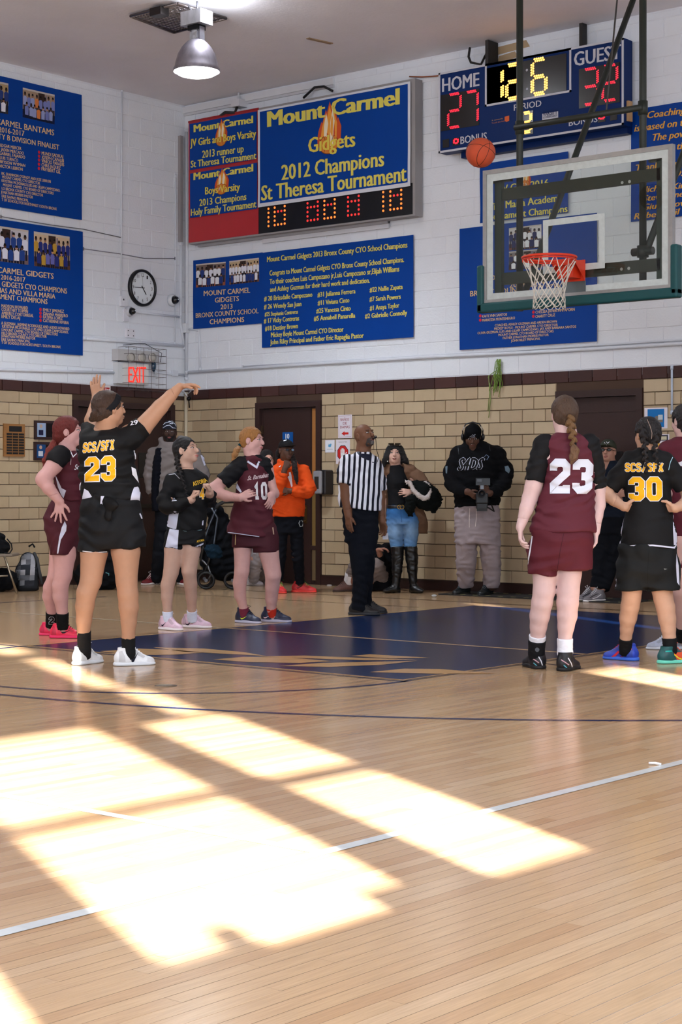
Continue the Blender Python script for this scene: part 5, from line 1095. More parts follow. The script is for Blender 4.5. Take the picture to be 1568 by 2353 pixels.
def quad_map(q):
    """unit square -> image quad (bottom-left, bottom-right, top-right, top-left)"""
    q = [np.array(p, float) for p in q]; return lambda u, v: tuple((q[0]*(1-u)+q[1]*u)*(1-v)+(q[3]*(1-u)+q[2]*u)*v)
SEED = [0]
class Person:
    def __init__(s, label, Z, skin, h=.0105, fine=.0048, group=None, feet=()):
        s.Z = Z; s.k = Z/FPX; s.skin = skin; s.h = h; s.fine = fine; s.B = Sdf(); s.reg = []; s.label = label; s.t = None; s.group = group; s.feet = feet
    def start(s, px):
        p = atZ(px, YH, s.Z); s.t = thing('person', s.label, 'person', (p[0], p[1], 0), s.group)
    def P(s, px, py, dz=0.): return atZ(px, py, s.Z-dz)
    def nodes(s, L, grow=0.):
        o = []
        for n in L:
            dz = n[3] if len(n) > 3 else 0.
            if s.feet:
                fx, fy = min(s.feet, key=lambda q: abs(q[0]-n[0])); ky = fy-.45/s.k
                if n[1] > ky:
                    t = min((n[1]-ky)/(fy-ky), 1); dz = dz*(1-t)+(s.Z-zof(fy))*t
                    if t > .78: o.append((s.P(n[0], n[1], dz), n[2]/2*s.k*(.98-min(.2, (t-.78)*1.2))+grow)); continue
            o.append((s.P(n[0], n[1], dz), n[2]/2*s.k+grow))
        return o
    def rows(s, L, ratio=.62, grow=0., dz=0.):
        o = []
        for r in L:
            q = r[3] if len(r) > 3 else ratio; a = (r[2]-r[1])/2*s.k; o.append((s.P((r[1]+r[2])/2, r[0], dz+(r[4] if len(r) > 4 else 0.)), max(a+grow, .01), max(a*q+grow, .01)))
        return o
    def limb(s, L, k=.03): s.B.chain(s.nodes(L), k=k); return s
    def trunk(s, L, ratio=.62, dz=0.): s.B.loft(s.rows(L, ratio, -.012, dz), k=.04); return s
    def head(s, cx, cy, yaw, pitch=0., roll=0., sc=1., dz=0., neck=None, male=False, mouth=0.):
        y, p, r = map(math.radians, (yaw, pitch, roll)); fh = -F3*math.cos(y)+R3*math.sin(y); f = fh*math.cos(p)+U3*math.sin(p); u = -fh*math.sin(p)+U3*math.cos(p); rt = np.cross(f, u)
        u, rt = u*math.cos(r)+rt*math.sin(r), rt*math.cos(r)-u*math.sin(r); c = s.P(cx, cy, dz); A = np.array([rt, f, u]); s.hc, s.hA, s.hs = c, A, sc
        L = lambda x, y_, z: c+(rt*x+f*y_+u*z)*sc; s.L = L; B = s.B; e = lambda p_, r_, k=.02, mode=1: B.ball(L(*p_), [q*sc for q in r_], k, mode, A)
        e((0, -.014, .028), (.073, .093, .082)); e((0, .022, -.03), (.060, .066, .078), .03); e((0, .058, -.088), (.022 if not male else .028, .022, .02), .03)
        for sx in (-1, 1):
            e((sx*.036, .048, -.028), (.024, .026, .026), .02); e((sx*.044, .008, -.062), (.018, .026, .022), .03)
            e((sx*.031, .092, .004), (.016, .014, .010), .010, -1)
            e((sx*.031, .0755, .002), (.0125, .0125, .0115), .004)
            e((sx*.028, .083, .024), (.020, .009, .006), .012)
            e((sx*.076, -.010, -.006), (.008, .018, .030), .008); e((sx*.083, -.006, -.002), (.006, .010, .017), .005, -1)
            e((sx*.010, .100, -.036), (.0075, .009, .007), .008)
        B.chain([(L(0, .082, .014), .007*sc), (L(0, .100, -.018), .009*sc), (L(0, .106, -.031), .0105*sc)], k=.012)
        e((0, .089, -.061), (.022, .011, .006), .008); e((0, .087, -.0715), (.019, .011, .0065), .008)
        e((0, .098, -.0662), (.017, .010, .0016+mouth), .004, -1)
        if neck: n0, nw = s.P(neck[0], neck[1], neck[3] if len(neck) > 3 else 0.), neck[2]/2*s.k; B.chain([(n0, nw*1.15), (L(0, -.028, -.06), nw*.98)], k=.03)
        s.reg.append((c-u*.0, .155*sc)); return s
    def hand(s, wpx, wpy, d, n, w0=None, curl=(.3, .35, .4, .45), spread=.12, side=1, sc=1., dz=0., thumb=.5, k2=1.):
        """wrist position, finger direction d, palm normal n; side = +1/-1 for which edge carries the thumb"""
        w_ = s.P(wpx, wpy, dz); d = d/np.linalg.norm(d); n = n-d*(n@d); n /= np.linalg.norm(n); t = np.cross(d, n)*side; B = s.B
        ofs = (.030, .010, -.010, -.028); ln = (.070, .078, .073, .057); kn = []
        for i in range(4):
            kp = w_+(d*(.086-.004*abs(i-1))+t*ofs[i])*sc; kn.append(kp); B.chain([(w_+t*ofs[i]*.6*sc, .0135*sc), (kp, .0105*sc)], k=.014)
        for i in range(4):
            a = spread*(1.2, .35, -.5, -1.4)[i]; dd = d*math.cos(a)+t*math.sin(a); p = kn[i]; c = 0; nd = [(p, .0098*sc)]
            for j, fr in enumerate((.44, .31, .25)):
                c += curl[i]*(1., 1.25, .8)[j]*k2; q = dd*math.cos(c)+n*math.sin(c); p = p+q*ln[i]*fr*sc; nd.append((p, (.0090, .0080, .0070)[j]*sc))
            B.chain(nd, k=.003, ks=.004)
        b = w_+(d*.022+t*.026)*sc; q = d*.75+t*math.sin(thumb)*1.1+n*.25; q /= np.linalg.norm(q); q2 = d*.9+t*.35*thumb+n*.45; q2 /= np.linalg.norm(q2)
        B.chain([(w_+d*.01*sc, .014*sc), (b+q*.022*sc, .0125*sc), (b+q*.05*sc, .0098*sc), (b+q*.05*sc+q2*.028*sc, .0085*sc)], k=.006, ks=.006)
        s.reg.append((w_+d*.07*sc, .125*sc)); return s
    def body(s):
        f0 = s.B; V, Q = [], []; lo, hi = s.B.bounds(); reg = s.reg
        def fc(X):
            d = f0(X)
            for c, r in reg: e = r-.007-np.sqrt(((X-c)**2).sum(1)); d = np.maximum(d, e)+.0004*np.clip(1+e/.03, 0, 1)
            return d
        v, q = skin_mesh(fc, lo, hi, s.h); V.append(v); Q.append(q)
        for c, r in reg:
            g = lambda X: np.maximum(f0(X), np.sqrt(((X-c)**2).sum(1))-r); v, q = skin_mesh(g, c-r-.01, c+r+.01, s.fine); Q.append(q+sum(len(x) for x in V)); V.append(v)
        V = np.concatenate(V); Q = np.concatenate(Q); s.bV, s.bQ = V, Q
        s.body_o = np_object('body', V, Q, M_SKIN, s.skin, s.t); s.bvh = bvh_of(V, Q); return s
    def face(s, iris=(60, 40, 30), gaze=(0, 0), brow=(60, 40, 30), lip=(170, 90, 90), browz=.026, lash=True):
        mb = MB(); L = s.L; f = s.hA[1]
        ray = lambda x, z: (L(x, .2, z), -f)
        def el(cx, cz, rx, rz, col, lift, n=14, top=1.): decal(mb, s.bvh, [(cx+rx*math.cos(2*math.pi*k/n), cz+rz*math.sin(2*math.pi*k/n)*(top if math.sin(2*math.pi*k/n) > 0 else 1.)) for k in range(n)], [tuple(range(n))], col, .006, lift, ray)
        for sx in (-1, 1):
            cx = sx*.031
            if lash: el(cx, .0036, .0150, .0068, (44, 30, 27), .0008)
            el(cx, .0012, .0130, .0048, (196, 190, 188), .0014); el(cx+gaze[0]*.004, .0016+gaze[1]*.0014, .0062, .0054, iris, .002); el(cx+gaze[0]*.004, .0016+gaze[1]*.0014, .0030, .0030, (10, 8, 8), .0026)
            bz = browz; bw = [(sx*.014, bz-.002), (sx*.03, bz+.004), (sx*.046, bz+.001), (sx*.048, bz-.001), (sx*.03, bz-.0005), (sx*.014, bz-.007)]; decal(mb, s.bvh, bw if sx > 0 else bw[::-1], [tuple(range(6))], brow, .006, .0012, ray)
        decal(mb, s.bvh, [(-.024, -.0665), (-.010, -.0585), (0, -.0605), (.010, -.0585), (.024, -.0665), (.012, -.0775), (0, -.0795), (-.012, -.0775)], [tuple(range(8))], lip, .006, .0008, ray)
        decal(mb, s.bvh, [(-.021, -.0662), (0, -.0648), (.021, -.0662), (0, -.068)], [(0, 1, 2, 3)], tuple(int(c*.45) for c in lip), .006, .0016, ray)
        mb.build('facial_features', M_SKIN, s.t); return s
    def make(s, name, S, col, m, wr=0., wl=.08, h=None, parent=None, vcol=None):
        SEED[0] += 1; w_ = folds(SEED[0], wr, wl) if wr else None; lo, hi = S.bounds(); V, Q = skin_mesh(lambda X: S(X, w_), lo, hi, h or s.h)
        o = np_object(name, V, Q, m, col, parent or s.t, None if vcol is None else vcol(V)); return o, bvh_of(V, Q)
    def hair(s, col, face=(0, .098, -.035), fr=(.070, .072, .098), thick=.011, low=-.075, extra=None, name='hair', back=-.0, m=None):
        S = Sdf(); L = s.L; A = s.hA; sc = s.hs
        S.ball(L(0, -.016, .03), [(.073+thick)*sc, (.093+thick)*sc, (.082+thick)*sc], .02, 1, A); S.ball(L(0, -.045, -.03), [.062*sc, .060*sc, .062*sc], .04, 1, A)
        S.ball(L(*face), [q*sc for q in fr], .012, -1, A)
        for sx in (-1, 1): S.ball(L(sx*.082, .0, -.012), [.018*sc, .026*sc, .036*sc], .008, -1, A)
        S.box(L(0, 0, low-.15), [.2, .3, .15], .005, .02, -1, A)
        if extra: extra(S, L, sc)
        return s.make(name, S, col, m or M_HAIR, .0016, .03, s.fine*1.15)
    def braid(s, pts, r0, r1, col, name='braid', tail=True, tie=None):
        """three strand plait: lobes leaning left and right along the path"""
        P = [s.P(*p) for p in pts]; seg = [0]
        for a, b in zip(P, P[1:]): seg.append(seg[-1]+np.linalg.norm(b-a))
        T = seg[-1]; S = Sdf(); n = max(4, int(T/(.021))); at = lambda t: np.array([np.interp(t, seg, [p[i] for p in P]) for i in range(3)])
        for i in range(n):
            t = T*(i+.5)/n; r = r0+(r1-r0)*i/n; d = at(min(t+.01, T))-at(max(t-.01, 0)); d /= np.linalg.norm(d); sd = np.cross(d, -F3); sd /= np.linalg.norm(sd); sg = 1 if i % 2 else -1
            ax0 = d*.8+sd*sg*.6; ax0 /= np.linalg.norm(ax0); ax1 = np.cross(ax0, F3); S.ball(at(t)+sd*sg*r*.42, (r*1.2, r*.72, r*.8), .003, 1, [ax0, ax1/np.linalg.norm(ax1), F3])
        return s.make(name, S, col, M_HAIR, .0006, .02, .0036)
    def sock(s, L, col, name='sock', grow=.0055):
        S = Sdf(); S.chain(s.nodes(L, grow), cut0=True, cut1=True); return s.make(name, S, col, M_CLOTH, .0008, .02, .005)
    def shoe(s, px, py, yaw, L=.27, up=(230, 230, 235), sole=(225, 225, 230), lace=(240, 240, 240), high=.0, trim=None, name='shoe', W=1., tongue=True):
        """px, py = where the ankle stands over the floor (py on the sole line)"""
        g = atZ(px, py, FPX*CAMH/(py-YH)) if py else atZ(px, YH, s.Z); g[2] = 0.; y = math.radians(yaw); f = -F3*math.cos(y)+R3*math.sin(y); r = np.cross(f, U3); A = [r, f, U3]; k = L/.28
        p = lambda a, b, c: g+f*a*k+r*b*k+U3*c*k
        S = Sdf(); S.ball(p(-.042, 0, .05), (.050*k*W, .056*k, .058*k), .03, 1, A); S.ball(p(.03, 0, .045), (.044*k*W, .07*k, .050*k), .03, 1, A); S.ball(p(.115, 0, .026), (.048*k*W, .074*k, .037*k), .03, 1, A)
        S.chain([(p(-.016, 0, .05), .050*k), (p(-.020, 0, .126+high), .051*k)], k=.02, cut1=True); S.chain([(p(.012, 0, .112), .026*k), (p(.05, 0, .085), .024*k), (p(.11, 0, .05), .018*k)], k=.02)
        S.chain([(p(-.016, 0, .113+high), .036*k), (p(-.018, 0, .17+high), .042*k)], k=.006, mode=-1)
        S.box(g-U3*.1, (.3, .3, .1+.018*k), .001, .004, -1, A); o, b = s.make(name, S, up, M_SHOE, 0, .1, .0045)
        s_ = Sdf(); s_.ball(p(-.04, 0, .012), (.052*k*W, .064*k, .03*k), .03, 1, A); s_.ball(p(.03, 0, .01), (.042*k*W, .07*k, .026*k), .04, 1, A); s_.ball(p(.11, .002, .010), (.053*k*W, .086*k, .026*k), .04, 1, A)
        s_.box(g-U3*.1, (.3, .3, .1+.0015), .0005, .002, -1, A)
        s_.box(g+U3*(.1+.028*k), (.3, .3, .1), .0005, .003, -1, A); s.make('sole', s_, sole, M_RUBBER, 0, .1, .005, parent=o)
        mb = MB()
        for i in range(5):
            t = i/4; a = .03+.06*t; hh = .136-.052*t; mb.tube([p(a, -.026, hh-.018), p(a+.006, -.009, hh), p(a+.006, .009, hh), p(a, .026, hh-.018)], .0032*k, lace, 5)
        mb.tube([p(.03, 0, .135), p(.02, .022, .165), p(.04, .04, .15), p(.035, .01, .132)], .0026*k, lace, 5); mb.tube([p(.03, 0, .135), p(.02, -.022, .162), p(.04, -.04, .148), p(.035, -.01, .132)], .0026*k, lace, 5)
        mb.build('laces', M_CLOTH, o)
        if trim is None: trim = tuple(int(c*.82+8) for c in up)
        mb = MB(); md = [tuple(int(c*.9+12) for c in up), trim]
        for sd in (-1, 1):
            ray = lambda x, z: (p(x, sd*.25, z), -r*sd)
            for pts, c in (([(-.075, .03), (-.03, .03), (-.035, .07), (-.05, .105), (-.07, .10)], md[1]), ([(.03, .10), (.045, .11), (.115, .06), (.10, .05), (.06, .07)], md[1]), ([(.12, .028), (.185, .028), (.165, .045), (.13, .052)], md[0])): decal(mb, b, pts if sd < 0 else pts[::-1], [tuple(range(len(pts)))], c, .02, .0012, ray)
        mb.build('overlay_panels', M_SHOE, o); return o, b
    def mark(s, o, bvh, name='printed_marks', m=None):
        return Marks(s, o, bvh, name, m or M_PRINT)
class Marks:
    def __init__(s, p, o, bvh, name, m): s.p, s.o, s.b, s.n, s.m = p, o, bvh, name, m; s.mb = MB()
    def poly(s, pts, col, lift=.0022, L=5.): decal(s.mb, s.b, pts, [tuple(range(len(pts)))], col, L, lift); return s
    def line(s, pts, w, col, lift=.0026): V, F_ = stroke_geo(pts, w); decal(s.mb, s.b, V, F_, col, 5., lift); return s
    def block(s, body, q, col, edge=None, ew=.07, t=.21, gap=.1, lift=.003):
        V, F_, W = block_geo(body, t, gap); g = quad_map(q)
        if edge: V2, F2, _ = block_geo(body, t, gap, ew); decal(s.mb, s.b, [g(x/W, y) for x, y in V2], F2, edge, 4., lift-.0008)
        decal(s.mb, s.b, [g(x/W, y) for x, y in V], F_, col, 4., lift+.0008); return s
    def text(s, body, q, col, bold=.03, edge=None, shear=0., lift=.003):
        g = quad_map(q)
        for b_, c, l in (((bold+.05, edge, lift-.0008),) if edge else ())+((bold, col, lift+.0008),):
            V, F_ = text_geo(body, 0., shear=shear); V0 = V; V = np.concatenate([V+[dx, dy] for dx, dy in ((-b_, 0), (b_, 0), (0, b_*.5))]) if b_ else V; F_ = [tuple(i+len(V0)*q for i in f) for q in range(3 if b_ else 1) for f in F_]; x0, x1, y1 = V0[:, 0].min(), V0[:, 0].max(), cap_height(0.)
            decal(s.mb, s.b, [g((x-x0)/(x1-x0), y/y1) for x, y in V], F_, c, 4., l)
        return s
    def done(s):
        if s.mb.v: s.mb.build(s.n, s.m, s.o)
        return s
def zof(py): return FPX*CAMH/(py-YH)
# ================================================================ THE PLAYERS
BLK = (9, 10, 13); MAR = (78, 28, 40); GOLD = (240, 180, 28); WHT = (226, 228, 238); LIL = (205, 208, 228)
def swoosh(M, x, y, w, h, col, flip=1):
    M.poly([(x-w*.5*flip, y-h*.15), (x-w*.32*flip, y+h*.38), (x-w*.12*flip, y+h*.34), (x+w*.5*flip, y-h*.5), (x-w*.1*flip, y+h*.02), (x-w*.34*flip, y+h*.05)], col, .002, 3.)
# ---- the shooter, number 23 in black
def shooter():
    p = Person('player in black number 23 jersey and black headband shooting the free throw, seen from behind', zof(1531), (176, 134, 108), feet=[(192, 1526), (294, 1529)]); p.start(250)
    p.trunk([(985, 228, 268, .9), (1000, 200, 312), (1040, 190, 306), (1090, 190, 312), (1130, 192, 314), (1180, 196, 314, .55), (1215, 206, 304, .4)], .6)
    p.head(251, 939, 128, 8, -4, 1.02, .02, neck=(243, 990, 46))
    p.limb([(222, 1008, 46), (228, 1000, 40, -.05), (212, 966, 36, -.20), (222, 915, 22, -.34)]); p.hand(222, 914, D(-.15, 1, -.25), D(.4, .1, -.9), curl=(.1, .12, .16, .2), spread=.16, dz=-.34, side=-1, k2=.8)
    p.limb([(300, 1000, 52), (326, 984, 44, .0), (368, 936, 36, -.04), (392, 910, 28, -.06), (413, 889, 19, -.07)]); p.hand(413, 888, D(.88, .08, .1), D(.12, -1, .1), curl=(.22, .62, .72, .7), spread=.2, dz=-.07, side=-1, thumb=.3)
    p.limb([(228, 1195, 56), (216, 1270, 62), (209, 1335, 49), (199, 1362, 46), (195, 1392, 43), (193, 1425, 36), (192, 1455, 29), (194, 1500, 28)])
    p.limb([(282, 1195, 56), (289, 1268, 66), (291, 1335, 49), (294, 1365, 47), (296, 1395, 45), (296, 1430, 36), (295, 1465, 29), (297, 1502, 28)]); p.body()
    M = MB()
    p.face(iris=(50, 34, 24), gaze=(0, .3), brow=(50, 34, 26), lip=(150, 88, 76))
    def ex(S, L, sc): S.ball(L(.01, -.105, -.035), (.045, .042, .04), .02, 1, p.hA); S.ball(L(.03, -.125, -.02), (.03, .026, .022), .01, 1, p.hA); S.ball(L(-.02, -.12, -.05), (.03, .028, .02), .01, 1, p.hA)
    p.hair((62, 42, 30), extra=ex)
    S = Sdf(); A = p.hA; L = p.L; S.ball(L(0, -.014, .028), (.091, .112, .101), .01, 1, A); S.box(L(0, .0, .022), (.2, .2, .023), .004, .004, 2, [A[0], A[1]*.77+A[2]*.64, A[2]*.77-A[1]*.64]); p.make('headband', S, (18, 19, 24), M_CLOTH, .001, .03, .005)
    S = Sdf(); S.loft(p.rows([(983, 226, 268, 1.), (992, 212, 292, .8), (1003, 190, 312), (1025, 183, 310), (1060, 182, 311), (1100, 184, 316), (1125, 186, 322), (1145, 190, 326), (1152, 196, 318), (1162, 194, 322)], .66, .004), k=.03)
    S.chain(p.nodes([(300, 1004, 58), (330, 980, 50)], .002), k=.04, cut1=True); S.chain(p.nodes([(212, 1010, 56), (208, 1000, 50, -.1), (207, 985, 44, -.17)], .0), k=.03, cut1=True); S.ball(p.P(254, 1160, .16), (.06, .03, .045), .03); S.ball(p.P(250, 1178, .15), (.035, .02, .05), .02)
    o, b = p.make('jersey', S, BLK, M_JER, .006, .085, .0092)
    M = p.mark(o, b); M.block('SCS/SFX', [(190, 1041), (262, 1033), (263, 1010), (192, 1018)], GOLD, WHT, .09, gap=.06); M.block('23', [(196, 1106), (265, 1104), (265, 1048), (196, 1052)], GOLD, WHT, .07, t=.22)
    M.poly([(302, 1073), (312, 1078), (319, 1110), (304, 1090)], WHT); M.line([(308, 1035), (311, 1048), (311, 1055)], 2.5, WHT); M.text('29', [(300, 978), (317, 975), (316, 965), (298, 969)], WHT, .04)
    M.poly([(316, 1118), (323, 1125), (321, 1150), (325, 1176), (310, 1163), (298, 1157), (303, 1133), (308, 1120)], LIL); M.poly([(194, 1123), (203, 1128), (212, 1142), (206, 1148), (192, 1155), (187, 1164), (190, 1140)], LIL); M.poly([(232, 1140), (240, 1140), (235, 1152), (238, 1170), (237, 1176), (230, 1170)], LIL); M.done()
    S = Sdf(); S.loft(p.rows([(1138, 192, 318), (1160, 188, 322), (1185, 184, 326), (1220, 184, 328), (1243, 188, 325, .63), (1262, 192, 320, .58)], .68, .006), k=.02)
    S.chain(p.nodes([(221, 1195, 66), (218, 1225, 72), (216, 1268, 68)], .004), k=.014, cut1=True); S.chain(p.nodes([(289, 1195, 72), (292, 1225, 82), (294, 1259, 82)], .002), k=.010, cut1=True)
    o, b = p.make('shorts', S, (13, 15, 19), M_JER, .005, .09, .0092); M = p.mark(o, b, 'hem_trim'); M.line([(190, 1266), (215, 1269), (246, 1268)], 1.6, WHT); M.line([(321, 1180), (324, 1186), (326, 1192)], 3, LIL); M.done()
    for L_ in ([(193, 1450, 29), (194, 1495, 28), (195, 1512, 30)], [(295, 1465, 29), (296, 1500, 28), (298, 1514, 30)]): p.sock(L_, (16, 17, 20))
    M_ = MB()
    p.shoe(192, 1526, 148, .27, (228, 232, 236), (214, 220, 226)); o, b = p.shoe(294, 1529, 112, .27, (230, 234, 238), (216, 222, 228)); M = p.mark(o, b); swoosh(M, 309, 1513, 18, 30, (26, 30, 44)); M.done()
shooter()
# ---- red haired player
def redhair():
    p = Person('red-haired player in maroon uniform with pink shoes, hand on hip, far left', zof(1467), (206, 160, 156), feet=[(117, 1460), (142, 1466)]); p.start(148)
    p.trunk([(1032, 138, 166, 1.), (1046, 122, 178), (1075, 124, 184), (1110, 124, 184), (1145, 122, 186), (1175, 108, 184), (1215, 106, 184), (1258, 116, 176)], .95)
    p.head(158, 992, 88, 6, 0, 1.03, neck=(155, 1040, 36))
    p.limb([(136, 1050, 44, .12), (124, 1070, 38, .16), (104, 1095, 32, .2), (99, 1103, 32, .2)]); p.limb([(100, 1101, 32, .2), (112, 1122, 29, .22), (137, 1152, 19, .22)]); p.hand(137, 1151, D(-.05, -1, .1), D(.1, .1, -1), curl=(.06, .05, .05, .08), spread=.42, dz=.22, side=1, thumb=1.0, sc=1.02)
    p.limb([(168, 1052, 40, -.15), (180, 1100, 30, -.22), (176, 1140, 22, -.2)])
    p.limb([(146, 1210, 50, .06), (148, 1275, 52, .07), (145, 1322, 41, .07), (139, 1345, 37, .07), (139, 1370, 35, .07), (143, 1405, 25, .07), (144, 1445, 24, .07)])
    p.limb([(140, 1210, 46, -.06), (136, 1275, 44, -.08), (127, 1325, 35, -.08), (116, 1350, 33, -.08), (113, 1370, 31, -.08), (119, 1405, 23, -.08), (117, 1442, 23, -.08)]); p.body()
    p.face(iris=(70, 60, 50), gaze=(0, .2), brow=(80, 45, 36), lip=(190, 100, 105))
    col = (104, 34, 30); p.hair(col, thick=.014, face=(0, .105, -.04), fr=(.074, .078, .1), extra=lambda S, L, sc: (S.ball(L(0, -.075, -.035), (.06, .05, .055), .03, 1, p.hA), S.ball(L(0, -.10, -.06), (.03, .03, .03), .02, 1, p.hA)))
    S = Sdf(); S.chain(p.nodes([(124, 1018, 16, .02), (115, 1038, 21, .04), (107, 1058, 20, .05), (104, 1078, 10, .05)]), ks=.01); p.make('ponytail', S, (120, 44, 36), M_HAIR, .0025, .03, .005)
    S = Sdf(); S.loft(p.rows([(1031, 136, 168, 1.), (1040, 126, 178, .9), (1060, 122, 186), (1095, 124, 188), (1125, 124, 190), (1149, 119, 190)], .95, .004), k=.03); o, b = p.make('jersey', S, MAR, M_JER, .004, .08, .0085)
    M = p.mark(o, b); M.poly([(127, 1090), (134, 1105), (142, 1122), (152, 1127), (146, 1145), (140, 1136), (133, 1118)], LIL); M.text('Sci', [(171, 1080), (185, 1077), (185, 1066), (171, 1068)], WHT, .02, shear=.3); M.block('2', [(182, 1126), (196, 1126), (196, 1082), (182, 1082)], WHT); M.line([(142, 1033), (155, 1042), (163, 1056), (162, 1068)], 1.6, (190, 170, 175)); M.line([(160, 1033), (168, 1050), (178, 1040)], 2.2, WHT); M.done()
    S = Sdf(); S.chain(p.nodes([(140, 1046, 46, .12), (131, 1055, 46, .15), (124, 1067, 43, .17)]), k=.03, cut1=True); S.chain(p.nodes([(170, 1050, 42, -.15), (176, 1072, 38, -.2)]), k=.02, cut1=True); S.loft(p.rows([(1028, 138, 166, 1.), (1045, 124, 172), (1060, 126, 176)], .85, .0), k=.03); p.make('undershirt', S, (13, 13, 17), M_JER, .003, .06, .0092)
    S = Sdf(); S.loft(p.rows([(1143, 122, 188), (1165, 110, 188, 1.05), (1190, 100, 189, 1.2), (1215, 103, 187, 1.4), (1240, 110, 183, 1.6), (1273, 117, 174, 2.05)], .9, .0), k=.02); o, b = p.make('shorts', S, (74, 27, 38), M_JER, .004, .09, .0092)
    M = p.mark(o, b); M.poly([(149, 1197), (153, 1208), (152, 1220), (140, 1240), (134, 1272), (131, 1272), (136, 1235), (142, 1212)], LIL); M.line([(160, 1274), (173, 1273)], 1.5, WHT); M.done()
    p.sock([(143, 1408, 27, .07), (144, 1445, 26, .07)], BLK); o, b = p.sock([(119, 1407, 25, -.08), (117, 1440, 24, -.08)], BLK); M = p.mark(o, b, 'sock_number'); M.block('2', [(113, 1434), (124, 1434), (124, 1418), (113, 1418)], BLK, (190, 200, 205), .12); M.done()
    p.shoe(114, 1460, 78, .24, (236, 44, 92), (240, 60, 110), (220, 40, 90)); o, b = p.shoe(141, 1466, 86, .26, (240, 50, 84), (242, 46, 104), (30, 20, 26)); M = p.mark(o, b); swoosh(M, 151, 1452, 24, 10, (20, 16, 24)); M.done()
redhair()
